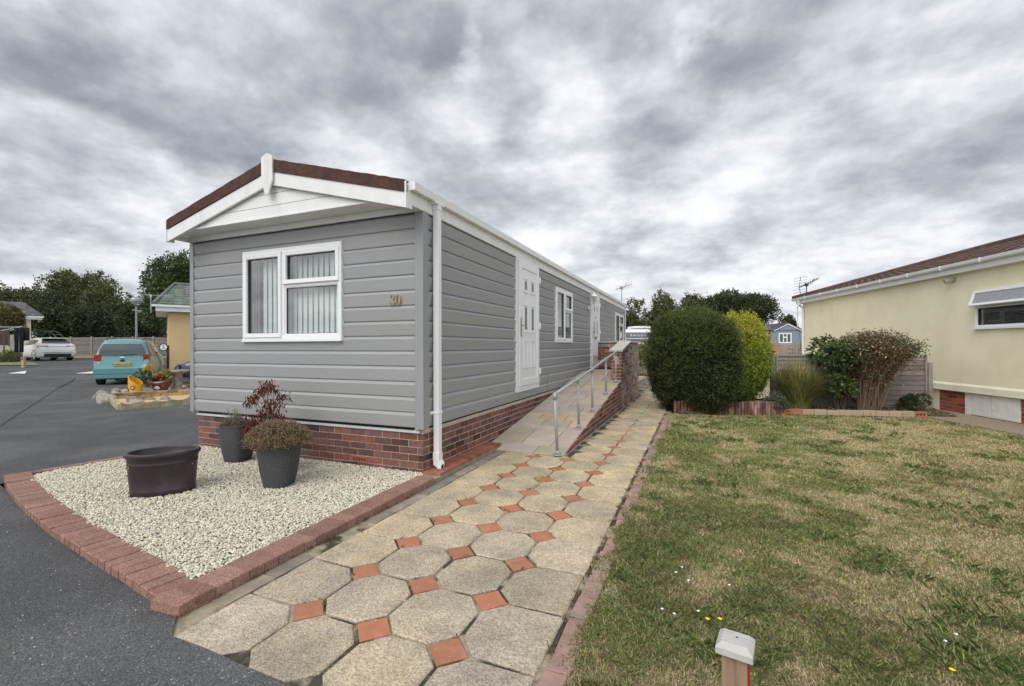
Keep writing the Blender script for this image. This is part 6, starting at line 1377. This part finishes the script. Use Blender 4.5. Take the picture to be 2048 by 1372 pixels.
# ------------------------------------------------------------------ vehicles
def car(name, x, D, turn, spec, paint, label, dz=0, stance=None):
    p = Vector(gat(x, D, dz)); c = empty(name, p, TH+PI/2+turn, label, 'car')
    L_, W_ = spec['L'], spec['W']/2; st = spec['st']
    # stations: x, zbottom, zbelt, ztop, half width low, half width belt, half width roof
    b = MB(); ns = 10; vs = []
    for (x_, zb, zl, zt, wl_, wb_, wr_) in st:
        zm = zb+(zl-zb)*.55
        h = [(0, zb), (wl_*.90, zb), (wl_, zb+.06), (wl_*1.0+.01, zm), (wb_, zl-.01), (wb_-.015, zl+.01), (wr_+(wb_-wr_)*.12, zl+(zt-zl)*.82), (wr_*.93, zt-.02), (wr_*.7, zt), (0, zt+.01)]
        vs += [(x_, y_, z_) for y_, z_ in h]+[(x_, -y_, z_) for y_, z_ in h[-2:0:-1]]
    m = 2*ns-2; k = len(st)
    fs = [(i*m+j, (i+1)*m+j, (i+1)*m+(j+1) % m, i*m+(j+1) % m) for i in range(k-1) for j in range(m)]+[tuple(range(m)), tuple(range((k-1)*m, k*m))[::-1]]
    b.add(vs, fs); body = child(b, 'body', paint, c, smooth=True)
    def it(x_):
        for a_, e in zip(st, st[1:]):
            if a_[0] <= x_ <= e[0]:
                t = (x_-a_[0])/(e[0]-a_[0]); return [a_[i]+(e[i]-a_[i])*t for i in range(7)]
        return st[-1]
    glsm = spec['glass']
    for s in (-1, 1):
        for (xa, xb, f0, f1) in spec['side']:
            b = MB(); vs = []; n = 6
            for i in range(n+1):
                xx = xa+(xb-xa)*i/n; _, zb, zl, zt, wl_, wb_, wr_ = it(xx)
                lo = (wb_-.012, zl+.02); hi = (wr_+(wb_-wr_)*.12, zl+(zt-zl)*.82)
                for f in (f0, f1): vs.append((xx, s*(lo[0]+(hi[0]-lo[0])*f+.010), lo[1]+(hi[1]-lo[1])*f))
            b.add(vs, [(2*i, 2*i+2, 2*i+3, 2*i+1) for i in range(n)]); child(b, 'side_window', glsm, c)
    b = MB(); rwp = spec['rear']; vs = []
    for (xx, z_, hw_) in rwp:
        for j in range(7): u = -1+2*j/6; vs.append((xx-.026+.012*u*u, u*hw_, z_+.012))
    b.add(vs, [(i*7+j, i*7+j+1, (i+1)*7+j+1, (i+1)*7+j) for i in range(len(rwp)-1) for j in range(6)]); rw = child(b, 'rear_window', glsm, c, smooth=True)
    b = MB(); (xx, z_, hw_) = rwp[0]; b.tube([(xx-.03, .02, z_+.02), (xx-.035, -.25, z_+.04), (xx-.02, -.42, z_+.06)], .010, 5); child(b, 'wiper', black_pl, c)
    for s in (-1, 1):
        for lamp in spec['lamps']:
            (y0_, y1_, z0_, z1_, xo, mm) = lamp; b = MB()
            b.add([(xo+.02, s*y0_, z0_), (xo-.0, s*y0_, z0_+.02), (xo, s*y0_, z1_), (xo+.02, s*y1_, z1_), (xo+.09, s*(y1_+.012), z1_), (xo+.09, s*(y1_+.012), z0_), (xo+.02, s*y1_, z0_)], [(0, 1, 2, 3, 6), (6, 3, 4, 5)] if s > 0 else [(6, 3, 2, 1, 0), (5, 4, 3, 6)]); child(b, 'tail_light', mm, c, fix=False)
        b = MB(); mxx = spec['mirror']; b.box(mxx, mxx+.12, s*(W_+.02), s*(W_+.17), 1.0, 1.13); child(b, 'door_mirror', paint, c, bevel=.02)
    for wx in spec['wheels']:
        for s in (-1, 1):
            b = MB(); rr = spec['wr']; yo = s*(W_-.005); yi = s*(W_-.20); b.tube([(wx, yi, rr), (wx, s*(W_-.02), rr), (wx, yo, rr)], [rr, rr, rr*.93], 22); w = child(b, 'wheel', tyre, c)
            b = MB(); b.tube([(wx, s*(W_-.03), rr), (wx, yo+s*.006, rr), (wx, yo+s*.010, rr)], [rr*.66, rr*.64, rr*.55], 20); child(b, 'rim', rim, w)
            b = MB(); n = 14; vs = [(wx+(rr+.05)*math.cos(PI*i/n), s*(W_+.012-.0), rr+(rr+.045)*math.sin(PI*i/n)) for i in range(n+1)]+[(wx+(rr-.01)*math.cos(PI*i/n), s*(W_+.012), rr+(rr-.01)*math.sin(PI*i/n)) for i in range(n+1)]; b.add(vs, [(i, i+1, n+2+i, n+1+i) for i in range(n)]); child(b, 'wheel_arch', black_pl, c)
    for (nm, x0_, x1_, y_, z0_, z1_, mm) in spec.get('extra', []):
        b = MB(); b.box(x0_, x1_, -y_, y_, z0_, z1_); child(b, nm, mm, c, bevel=.008)
    return c
tyre = mat('tyre_rubber', (.018, .018, .019), .85, .1); rim = mat('wheel_rim', (.42, .43, .44), .35, .05, metal=.6); red_l = mat('red_lens', (.36, .012, .015), .15, .05, coat=.6); clear_l = mat('clear_lens', (.5, .45, .45), .12, .05, coat=.6); plate_m = mat('yellow_plate', (.72, .52, .07), .45, .03)
teal = mat('turquoise_paint', (.125, .30, .315), .32, .04, 3, metal=.25, coat=.6); whitep = mat('white_paint', (.80, .81, .83), .3, .02, coat=.6); navy = mat('navy_paint', (.012, .018, .045), .25, .03, coat=.8)
cgl = mat('car_glass', (.03, .035, .036), .06, .1, spec=.9, coat=.5)
mpv = dict(L=3.54, W=1.62, glass=cgl, wr=.29, wheels=(.55, 2.95), mirror=2.35,
    st=[(0, .32, .60, .62, .66, .66, .60), (.03, .24, .62, .66, .74, .76, .70), (.06, .22, .95, .99, .79, .79, .72), (.10, .20, 1.0, 1.24, .80, .80, .68), (.22, .20, 1.0, 1.56, .81, .80, .60), (.40, .2, 1.0, 1.655, .81, .80, .60), (1.3, .2, .99, 1.69, .81, .805, .61), (2.1, .2, .98, 1.64, .81, .80, .58), (2.55, .2, .98, 1.36, .81, .79, .62), (2.95, .2, .95, 1.03, .80, .77, .68), (3.4, .22, .78, .84, .76, .72, .62), (3.54, .3, .62, .64, .68, .64, .55)],
    side=[(.42, .95, .06, .92), (1.02, 1.65, .06, .92), (1.72, 2.4, .06, .9)], rear=[(.062, 1.06, .66), (.088, 1.18, .655), (.110, 1.27, .64), (.150, 1.38, .60), (.195, 1.49, .55)],
    lamps=[(.60, .79, .86, 1.10, .035, red_l), (.61, .79, .74, .855, .035, clear_l)],
    extra=[('number_plate', -.004, .012, .26, .69, .80, plate_m), ('bumper', -.045, .10, .80, .40, .60, teal), ('bumper_lip', -.035, .08, .78, .25, .385, teal), ('tow_eye', -.0, .3, .10, .14, .24, black_pl)])
tc_ = car('turquoise_car', 244, 16.5, R(29.8), mpv, teal, 'small boxy turquoise car parked with its back to the camera, plate NV05 NWT')
blk = mat('plate_black', (.012, .012, .012), .5, 0)
def on_car(o, c): o.parent = c
o = text('plate_lettering', 'NV05 NWT', .105, face_matrix((-.012, 0, .745), (0, -1, 0), (0, 0, 1)), blk, tc_, ext=.001, sx=1.0)
b = MB(); b.lathe([(.0, 0), (.055, 0), (.06, .01), (0, .015)], n=16); o = child(b, 'badge', mat('chrome', (.6, .62, .63), .2, 0, metal=1), tc_); o.matrix_basis = face_matrix((.035, 0, .985), (0, -1, 0), (0, 0, 1)) @ Matrix.Diagonal((1.2, .7, 1, 1))
b = MB(); b.lathe([(.0, 0), (.05, 0), (.05, .012), (0, .016)], n=16); o = child(b, 'boot_handle', black_pl, tc_); o.matrix_basis = face_matrix((.04, 0, .885), (0, -1, 0), (0, 0, 1)) @ Matrix.Diagonal((1.3, .8, 1, 1))
b = MB()
for s in (-1, 1): b = MB(); b.tube([(.45, s*.52, 1.66), (.6, s*.53, 1.705), (1.9, s*.53, 1.715), (2.1, s*.52, 1.66)], .015, 6); child(b, 'roof_rail', black_pl, tc_)
hat = dict(L=4.04, W=1.75, glass=cgl, wr=.31, wheels=(.72, 3.3), mirror=2.55,
    st=[(0, .34, .60, .62, .66, .66, .6), (.05, .28, .72, .78, .82, .82, .78), (.12, .22, .92, .95, .87, .86, .80), (.22, .2, .98, 1.08, .875, .86, .70), (.55, .2, .98, 1.34, .875, .85, .58), (.95, .2, .97, 1.43, .875, .85, .56), (1.7, .2, .95, 1.45, .875, .86, .57), (2.3, .2, .93, 1.40, .875, .85, .55), (2.85, .2, .93, 1.08, .87, .83, .6), (3.2, .2, .88, .94, .86, .8, .68), (3.85, .24, .72, .78, .8, .74, .6), (4.04, .32, .55, .57, .66, .62, .5)],
    side=[(.75, 1.2, .1, .85), (1.25, 1.85, .06, .92), (1.92, 2.65, .06, .9)], rear=[(.225, 1.085, .66), (.38, 1.21, .62), (.545, 1.335, .55), (.60, 1.35, .54)],
    lamps=[(.42, .86, .84, .93, .085, red_l)],
    extra=[('number_plate', .005, .03, .26, .56, .67, mat('pale_plate', (.62, .55, .30), .5, .1)), ('diffuser', -.02, .2, .62, .24, .44, black_pl), ('bumper', .0, .12, .86, .46, .55, whitep), ('light_bar', .075, .12, .5, .855, .885, red_l), ('roof_spoiler', .38, .8, .56, 1.385, 1.41, whitep)])
wc_ = car('white_hatchback', 116, 28, R(62), hat, whitep, 'white hatchback parked by the washing line with its tail to the road')
bc = dict(mpv); bc.update(L=4.1, W=1.7, mirror=2.4, lamps=[], extra=[('front_bumper', 3.78, 4.14, .8, .28, .48, black_pl)], wheels=(.7, 3.25),
    st=[(0, .3, .6, .62, .66, .66, .6), (.1, .2, .92, .98, .82, .82, .75), (.6, .2, .95, 1.3, .84, .82, .6), (1.5, .2, .93, 1.42, .85, .83, .6), (2.3, .2, .92, 1.36, .85, .82, .58), (2.85, .2, .9, .98, .84, .8, .7), (3.6, .22, .76, .84, .82, .78, .68), (3.98, .25, .68, .73, .78, .74, .62), (4.1, .32, .58, .60, .70, .66, .5)],
    side=[(.8, 1.5, .06, .9), (1.6, 2.4, .06, .9)], rear=[(.12, 1.0, .6), (.4, 1.16, .55), (.58, 1.26, .52)])
nc = car('navy_car', 590, 18.2, R(98), bc, navy, 'dark navy car with only its front corner and headlight showing past the house')
for s in (-1, 1): b = MB(); b.add([(4.02, s*.42, .52), (4.07, s*.42, .69), (3.86, s*.78, .74), (3.80, s*.80, .54)], [(0, 1, 2, 3)]); b.add([(4.05, s*.42, .52), (4.10, s*.42, .69), (3.89, s*.81, .74), (3.83, s*.83, .54)], [(0, 1, 2, 3)]); child(b, 'headlight', mat('headlight_lens', (.75, .77, .80), .12, .1, coat=.6), nc)

# ------------------------------------------------------------------ lamp, sign, small things on the left
p = gat(273, 24); lp = empty('street_lamp', p, 0, 'grey street lamp with a globe head behind the turquoise car', 'street lamp'); gp_ = mat('grey_pole', (.28, .29, .30), .5, .1)
b = MB(); b.tube([(0, 0, 0), (0, 0, 3.3)], [.06, .045], 10); child(b, 'pole', gp_, lp)
b = MB(); b.tube([(-.25, 0, 3.12), (.3, 0, 3.05)], .02, 6); b.box(-.3, -.2, -.04, .04, 3.09, 3.15); b.box(.25, .4, -.04, .04, 3.0, 3.08); child(b, 'cross_arm', gp_, lp)
b = MB(); b.lathe([(.05, 3.3), (.12, 3.36), (.26, 3.55), (.27, 3.62), (.22, 3.74), (.12, 3.80), (0, 3.82)], n=20); child(b, 'lamp_globe', mat('lamp_globe', (.26, .29, .31), .2, .05, spec=.8), lp, smooth=True)
b = MB(); b.box(.06, .16, -.05, .05, 3.38, 3.50); child(b, 'sensor', upvc, lp)
p = gat(327, 19.5); sg = empty('speed_sign', p, TH+R(20), 'small round white speed sign reading 5 with a dark red rim on a dark post', 'sign')
dr = mat('dark_red_paint', (.11, .02, .02), .6, .1)
b = MB(); b.box(.10, .18, .02, .10, 0, 1.45); child(b, 'post', dr, sg)
b = MB(); b.tube([(0, .02, 1.37), (0, 0, 1.37)], .16, 28); child(b, 'rim', dr, sg); b = MB(); b.tube([(0, -.001, 1.37), (0, -.006, 1.37)], .125, 28); fc_ = child(b, 'face', upvc, sg)
text('lettering', '5', .21, face_matrix((0, -.009, 1.37), (1, 0, 0), (0, 0, 1)), blk, sg)
p = gsolve(47, 735); bp_ = empty('marker_post', p, TH, 'short pale timber bollard with a red reflector on the far left verge', 'post')
b = MB(); b.box(-.055, .055, -.055, .055, -.1, .50); child(b, 'shaft', mat('pale_timber', (.42, .34, .25), .8, .2, 8), bp_); b = MB(); b.box(-.035, .035, -.060, -.056, .36, .47); child(b, 'reflector', bpy.data.materials['red_reflector'], bp_)
p = gat(20, 23.5); cl_ = empty('clothes_line', p, TH, 'rotary clothes line with pale arms at the left edge', 'clothes line')
b = MB(); b.tube([(-1.2, 0, 0), (-1.2, 0, 1.9)], .025, 8); b.tube([(-1.2, 0, 1.55), (.95, -.3, 1.93)], .016, 6); b.tube([(-1.2, 0, 1.55), (.2, .8, 1.93)], .016, 6); b.tube([(-1.2, 0, 1.55), (-2.6, .2, 1.93)], .016, 6); b.tube([(-1.2, 0, 1.6), (-.3, -1.1, 1.93)], .016, 6); child(b, 'arm', mat('pale_pole', (.6, .6, .62), .5, .05), cl_)
b = MB(); b.tube([(.95, -.3, 1.91), (.2, .8, 1.91), (-2.6, .2, 1.91), (-.3, -1.1, 1.91), (.95, -.3, 1.91)], .005, 4); child(b, 'line', upvc, cl_)
def garment(x, D, w, z0, z1, m, lab, legs=False):
    p = gat(x, D); b = MB(); 
    def pan(a, c, z0, z1, fl=0):
        n = 12; f, k_ = [], []
        for i in range(n+1):
            s = a+(c-a)*i/n
            for j in range(5):
                z = z1+(z0-z1)*j/4; o = .03*math.sin(i*1.3+j*.4)*(.3+j/4); q = s*(1+fl*j/4); f.append((q, o-.012, z)); k_.append((q, o+.012, z))
        N_ = len(f); F = []
        for i in range(n):
            for j in range(4): u = i*5+j; F += [(u, u+1, u+6, u+5), (N_+u, N_+u+5, N_+u+6, N_+u+1)]
        F += [(j, j+1, N_+j+1, N_+j) for j in range(4)]; b.add(f+k_, F)
    if legs: pan(-w/2, -.01, z0, z1-.22); pan(.01, w/2, z0, z1-.22); pan(-w/2, w/2, z1-.22, z1)
    else: pan(-w/2, w/2, z0, z1, .12)
    o = b.build('garment', m, loc=p, smooth=True); o.rotation_euler = (0, 0, TH+R(15)); tag(o, lab, 'clothing', 'washing hung on the line')
garment(38, 23.0, .40, .62, 1.88, mat('black_cloth', (.012, .012, .022), .9, .1), 'long black garment hanging on the clothes line beside the white hatchback', True)
garment(50.5, 23.2, .36, 1.22, 1.90, mat('charcoal_cloth', (.028, .026, .028), .9, .1), 'short charcoal garment pegged at the right end of the clothes line')
garment(6, 23.4, .55, .95, 1.80, mat('brown_cloth', (.09, .06, .055), .9, .3), 'brown patterned garment hanging at the far left of the clothes line')
shrub('garden_shrub', 8, 26.2, 34, 3.1, 'olive brown rounded shrub in front of the cream bungalow', mat('olive_brown_leaf', (.13, .125, .05), .6, 0, transl=.2), 9000, .11, 63, z0=.7)
shrub('low_hedge', 12, 24.6, 30, .62, 'low clipped hedge under the clothes line', mat('low_hedge_leaf', (.12, .15, .05), .6, 0, transl=.2), 4000, .07, 64, 'hedge')
b = MB(); p, PA, a = basis(20, 25.2); b.box(0, .5, -.2, 0, 0, 1.55, P=PA); tag(b.build('garden_wall', mat('grey_wall', (.27, .26, .22), .9, .3, 6)), 'short grey garden wall seen behind the washing', 'wall')
p = gat(97, 31); ga = empty('garden_arch', p, TH, 'thin green metal hoop arch standing behind the white hatchback', 'arch')
b = MB()
for o in (-.25, .25): 
    b.tube([(-.86, o, 0), (-.86, o, 1.1)]+[(-.86*math.cos(PI*i/12), o, 1.1+.86*math.sin(PI*i/12)) for i in range(13)]+[(.86, o, 0)], .032, 6)
for i in range(1, 12, 2): q = (-.86*math.cos(PI*i/12), 1.1+.86*math.sin(PI*i/12)); b.tube([(q[0], -.25, q[1]), (q[0], .25, q[1])], .02, 5)
child(b, 'hoop', mat('green_metal', (.09, .16, .12), .5, .1), ga)
# ------------------------------------------------------------------ rockery
A_, B_, C_ = Vector(at(240, 9.8)), Vector(at(440, 11.2)), Vector(at(223, 11.3)); E_ = Vector(at(440, 12.9)); G_ = Vector(at(228, 12.5)); H_ = Vector(at(440, 14.6))
b = MB(); b.prism([(v.x, v.y) for v in (A_, B_, E_, C_)], -.03, .07); tag(b.build('rockery_gravel', mat('yellow_gravel', (.60, .45, .26), .9, .3, 60, 1, 80, col2=(.40, .27, .16), s2=40)), kind='structure')
b = MB(); b.prism([(v.x, v.y) for v in (C_, E_, H_, G_)], -.03, .15); tag(b.build('rockery_soil', mat('rockery_soil', (.16, .12, .08), .95, .4, 20, 1, 40, col2=(.36, .29, .20), s2=18, t2=.55)), kind='structure')
sc_m = mat('scalloped_stone', (.44, .38, .25), .9, .2, 7, .6, 50, col2=(.30, .27, .17), s2=5)
def scallop(P0, P1, name, label, h=.15):
    d = (P1-P0); l = d.length; d.normalize(); nn_ = Vector((d.y, -d.x, 0)); b = MB(); n = int(l/.04); prof = []
    for i in range(n+1): s = l*i/n; prof.append((s, h-.045*abs(math.sin(PI*s/.30))**.7+.02))
    pts_ = [(0, -.03)]+[]; b.prism([(0, -.03), (l, -.03)]+[(s, z) for s, z in prof[::-1]], 0, .05, P=lambda s, z, o: tuple(P0+d*s+nn_*o+Vector((0, 0, z)))); tag(b.build(name, sc_m), label, 'edging')
scallop(A_, B_, 'scalloped_edging', 'scalloped buff stone edging along the front of the rockery')
scallop(C_, A_, 'scalloped_edging', 'short scalloped buff stone edging along the left side of the rockery', .13)
b = MB(); d = (E_-C_); l = d.length; d.normalize(); nn_ = Vector((d.y, -d.x, 0)); PW = lambda s, o, z: tuple(C_+d*s+nn_*o+Vector((0, 0, z)))
b.box(0, l, -.08, .0, 0, .215, P=PW); brick_wall(b, PW, 0, l, 3, .01, .012, seed=7, courses=.068); tag(b.build('rockery_wall', [mortar, mat('yellow_stone_brick', (.43, .31, .16), .9, .25, 12, .6, 40)]), 'low yellow brick retaining wall across the rockery', 'wall')
rockm = [mat('pale_rock', (.47, .43, .36), .9, .2, 5, .8, 20, col2=(.25, .22, .19), s2=5, t2=.55), mat('grey_rock', (.30, .285, .255), .9, .25, 5, .8, 20, col2=(.20, .17, .15), s2=5), mat('brown_rock', (.23, .18, .155), .9, .25, 7, .8, 20, col2=(.34, .29, .26), s2=7)]
def rock(x, y_or_D, sz, m, label, z=0, seed=1):
    import bmesh
    p = at(x, y_or_D, z); bm = bmesh.new(); bmesh.ops.create_icosphere(bm, subdivisions=4, radius=1)
    g = np.random.default_rng(seed); ds = unit(g.normal(size=(26, 3))); hs = .55+.42*g.random(26)
    for v in bm.verts:
        c = np.array(v.co); k = 1.0
        for d_, h_ in zip(ds, hs):
            q = c@d_
            if q > h_: k = min(k, h_/q)
        c = c*k*(1+.035*math.sin(c[0]*9+c[2]*7)*math.sin(c[1]*11)); v.co = (c[0]*sz[0], c[1]*sz[1], max(c[2]*sz[2], -.25*sz[2]))
    me = bpy.data.meshes.new('rock'); bm.to_mesh(me); bm.free(); me.materials.append(m)
    at_ = me.attributes.new('tint', 'FLOAT_VECTOR', 'FACE'); at_.data.foreach_set('vector', [1.0]*(3*len(me.polygons)))
    o = bpy.data.objects.new('rock', me); C.objects.link(o); o.location = (p[0], p[1], p[2]+.15*sz[2]); o.rotation_euler = (0, 0, g.random()*6); tag(o, label, 'rock', 'rocks of the rockery')
rock(206, 11.9, (.30, .24, .30), rockm[1], 'large grey rock at the left end of the rockery, behind the pale one', 0, 2)
rock(210, 11.1, (.25, .20, .21), rockm[0], 'large pale cream rock at the front left end of the rockery', 0, 5)
rock(232, 11.6, (.16, .15, .16), rockm[2], 'dark brown rock between the pale rock and the yellow planter', .15, 8)
rock(248, 11.9, (.15, .12, .12), rockm[0], 'small white rock just left of the yellow planter', .15, 9)
rock(267, 10.65, (.27, .17, .14), rockm[2], 'flat brown rock lying in the gravel at the front of the rockery', .05, 11)
rock(295, 11.1, (.20, .08, .10), rockm[2], 'thin dark brown slab of rock resting against the yellow brick wall', .08, 12)
rock(328, 11.15, (.16, .12, .14), rockm[1], 'pale grey rock in the gravel below the red planter', .05, 15)
rock(383, 11.5, (.2, .12, .10), rockm[2], 'brown rock in the gravel by the house corner', .06, 17)
rock(296, 12.3, (.17, .10, .12), rockm[1], 'white topped grey rock left of the red planter', .15, 19)
rock(368, 12.9, (.12, .10, .11), rockm[0], 'small pale rock right of the birdbath', .15, 20)
rock(346, 12.6, (.12, .10, .15), rockm[2], 'small mottled rock between the red planter and the birdbath', .15, 23)
# yellow planter with a slanting top
p = at(270.5, 11.75, .15); yp_ = empty('yellow_planter', p, TH, 'bright yellow slanted ceramic planter with dark flower motifs', 'planter'); yel_m = mat('yellow_glaze', (.72, .36, .03), .35, .05, coat=.4); drk = mat('dark_glaze', (.03, .025, .03), .4, 0)
b = MB(); n = 28; vs = []
for k_, (r_, zf) in enumerate(((.145, 0), (.15, .03), (.15, .9), (.135, .9))):
    for j in range(n): a = 2*PI*j/n; zt = .36-.11*math.cos(a)*1.0+.012*(j % 2); vs.append((r_*math.cos(a), r_*math.sin(a), zt*zf/.9))
b.add(vs, [(i*n+j, i*n+(j+1) % n, (i+1)*n+(j+1) % n, (i+1)*n+j) for i in range(3) for j in range(n)]+[tuple(range(n))[::-1]]); child(b, 'pot', yel_m, yp_)
for (cx_, cz_) in ((.05, .17), (-.09, .10)):
    b = MB()
    for k_ in range(8): a = PI*k_/4; th = cx_/.15; b.tube([(.157*math.sin(th+.25*math.cos(a)), -.157*math.cos(th+.25*math.cos(a)), cz_+.040*math.sin(a)), (.157*math.sin(th+.34*math.cos(a)), -.157*math.cos(th+.34*math.cos(a)), cz_+.055*math.sin(a))], .013, 6)
    child(b, 'flower_motif', drk, yp_)
    b = MB(); th = cx_/.15; q = Vector((.150*math.sin(th), -.150*math.cos(th), cz_)); b.tube([q, q+Vector((math.sin(th), -math.cos(th), 0))*.02], .024, 12); child(b, 'flower_centre', mat('pale_glaze', (.5, .55, .6), .3, 0), yp_)
# red planter bowl
p = at(320.5, 12.1, .15); rp_ = empty('red_planter', p, TH, 'glossy dark red boat shaped planter with cut outs and an oval plaque, full of flowers', 'planter'); red_g = mat('oxblood_glaze', (.10, .014, .014), .22, .1, coat=.7)
b = MB(); vs = []
for (sx_, sy_, z) in ((.12, .09, 0), (.17, .12, .06), (.27, .17, .22), (.33, .20, .30), (.30, .18, .295), (.25, .14, .24)):
    for j in range(32): a = 2*PI*j/32; vs.append((sx_*math.cos(a), sy_*math.sin(a), z+(.05*math.cos(a)**2*(z/.3))))
b.add(vs, [(i*32+j, i*32+(j+1) % 32, (i+1)*32+(j+1) % 32, (i+1)*32+j) for i in range(5) for j in range(32)]+[tuple(range(160, 192))]); child(b, 'bowl', red_g, rp_, smooth=True)
b = MB(); b.lathe([(0, 0), (.065, 0), (.06, .014), (0, .018)], n=20); o = child(b, 'plaque', mat('plaque', (.42, .52, .52), .2, .1, coat=.5), rp_); o.matrix_basis = face_matrix((.05, -.165, .14), (1, 0, 0), (0, -.45, 1)) @ Matrix.Diagonal((1.1, .75, 1, 1))
for (cx_, cz_) in ((-.12, .17), (-.05, .13), (.15, .19), (-.08, .07)):
    b = MB(); b.lathe([(0, 0), (.022, 0), (0, .006)], n=10); o = child(b, 'cut_out', mat('pink_spot', (.45, .28, .24), .4, 0), rp_); o.matrix_basis = face_matrix((cx_, -.16-.0*abs(cx_)+.05*(abs(cx_)/.15)-.10*(cz_-.12), cz_), (1, 0, 0), (0, -.45, 1))
pl = empty('mixed_flowers', (p[0], p[1], .40), TH, 'red and yellow green foliage plants filling the red planter', 'plant')
def puff(c, r, n, m, size, par, nm): P, D = crown_pts(c, r, n, 6, int(abs(c[0]*100))+3); leaves(nm, P, size, size*.45, m, par, dirs=D+np.array([0, 0, .4]), spread=.7)
puff((0, 0, .10), (.08, .07, .20), 300, mat('red_leaf', (.30, .03, .02), .5, 0, transl=.2), .06, pl, 'red_leaf'); puff((.12, 0, .13), (.16, .1, .22), 600, mat('lime_leaf', (.30, .30, .06), .5, 0, transl=.2), .05, pl, 'lime_leaf'); puff((-.15, 0, .05), (.14, .1, .10), 400, tgC, .05, pl, 'green_leaf')
puff((-.02, -.02, .22), (.14, .08, .08), 120, mat('yellow_flower', (.70, .42, .03), .5, 0, transl=.2), .05, pl, 'yellow_flower')
pl = empty('lily_plant', at(292, 12.4, .15), TH, 'wispy green plant with orange yellow flowers behind the yellow planter', 'plant')
puff((-.12, 0, .30), (.26, .15, .28), 700, tgC, .06, pl, 'green_leaf'); puff((.08, 0, .62), (.13, .08, .10), 160, bpy.data.materials['yellow_flower'], .07, pl, 'yellow_flower')
b = MB()
for e in ((.08, 0, .62), (-.15, 0, .5), (.0, 0, .6), (.15, 0, .5)): b.tube([(0, 0, 0), (e[0]*.4, 0, e[2]*.6), e], [.008, .005, .003], 5)
child(b, 'stem', tgC, pl)
pl = empty('orange_plant', at(387, 12.6, .15), TH, 'low orange leaved plant at the house corner end of the rockery', 'plant'); puff((0, 0, .16), (.16, .12, .16), 400, mat('orange_leaf', (.50, .27, .05), .5, 0, transl=.2), .06, pl, 'leaf')
# birdbath
stn = mat('cast_stone', (.33, .30, .26), .9, .25, 9, .7, 40, col2=(.22, .20, .17), s2=7)
bb_ = empty('birdbath', at(355, 12.4, .13), 0, 'weathered cast stone birdbath with a wide shallow bowl', 'birdbath')
b = MB(); b.lathe([(.17, 0), (.17, .04), (.13, .08), (.105, .14), (.10, .38), (.12, .48), (.17, .52)], n=20); child(b, 'pedestal', stn, bb_, smooth=True)
b = MB(); b.lathe([(.16, .52), (.26, .55), (.285, .575), (.28, .60), (.265, .605), (.24, .585), (.05, .57), (0, .57)], n=28); child(b, 'bowl', stn, bb_)
# weeds and grass tufts in the joints of the path and along its edges
P, D = [], []
for i in range(150):
    side = rnd.random()
    if side < .5: x, y = rnd.uniform(-.62, -.59), rnd.uniform(1.3, 8.5)
    elif side < .75: x, y = rnd.uniform(-2.45, -2.42), rnd.uniform(1.4, 3.8)
    else: t_ = rnd.random(); x, y = rnd.choice(XL[1:4])+.106*t_*rnd.choice((-1, 1)), y0p+yp*rnd.randrange(0, 8)+.106*(1-t_)*rnd.choice((-1, 1))
    for _ in range(rnd.randint(6, 22) if side < .75 else 5): P.append((x+rnd.gauss(0, .012 if side < .75 else .006), y+rnd.gauss(0, .02 if side < .75 else .006), -.004)); D.append((rnd.gauss(0, .6), rnd.gauss(0, .6), .8))
kk = .5+.9*rng.random((len(P), 1)); tag(leaves('joint_weeds', np.array(P), .020, .007, mat('weed_leaf', (.13, .14, .055), .7, 0, transl=.2), None, dirs=np.array(D), spread=.3, tint=np.hstack([kk*(.8+.9*rng.random((len(P), 1))), kk, kk])), kind='stuff', label='small weeds and moss growing in the joints of the path', cat='weeds')
# grit and dry crumbs on tarmac, path and edgings
n = 900; x = rng.uniform(-6, -.5, n); y = np.where(rng.random(n) < .6, rng.uniform(.4, 2.2, n), rng.uniform(1.4, 5, n)); onroad = in_poly(x, y, [(-6.5, .2), (-.6, .2), (-.6, 1.3), (-2.4, 1.42), (-6.45, 2.15)]); onpath = (x > -2.28) & (y > 1.4); k = (onroad | onpath) & (rng.random(n) < .8)
x, y = x[k], y[k]; n = len(x); g = .5+.6*rng.random(n); T = np.stack([g, g*.95, g*.85], 1)
tag(stones('loose_grit', np.stack([x, y, np.full(n, .003)], 1), .0018+.0035*rng.random(n)**3, peb, T), kind='stuff', label='loose grit and stray chippings on the tarmac and path', cat='grit')
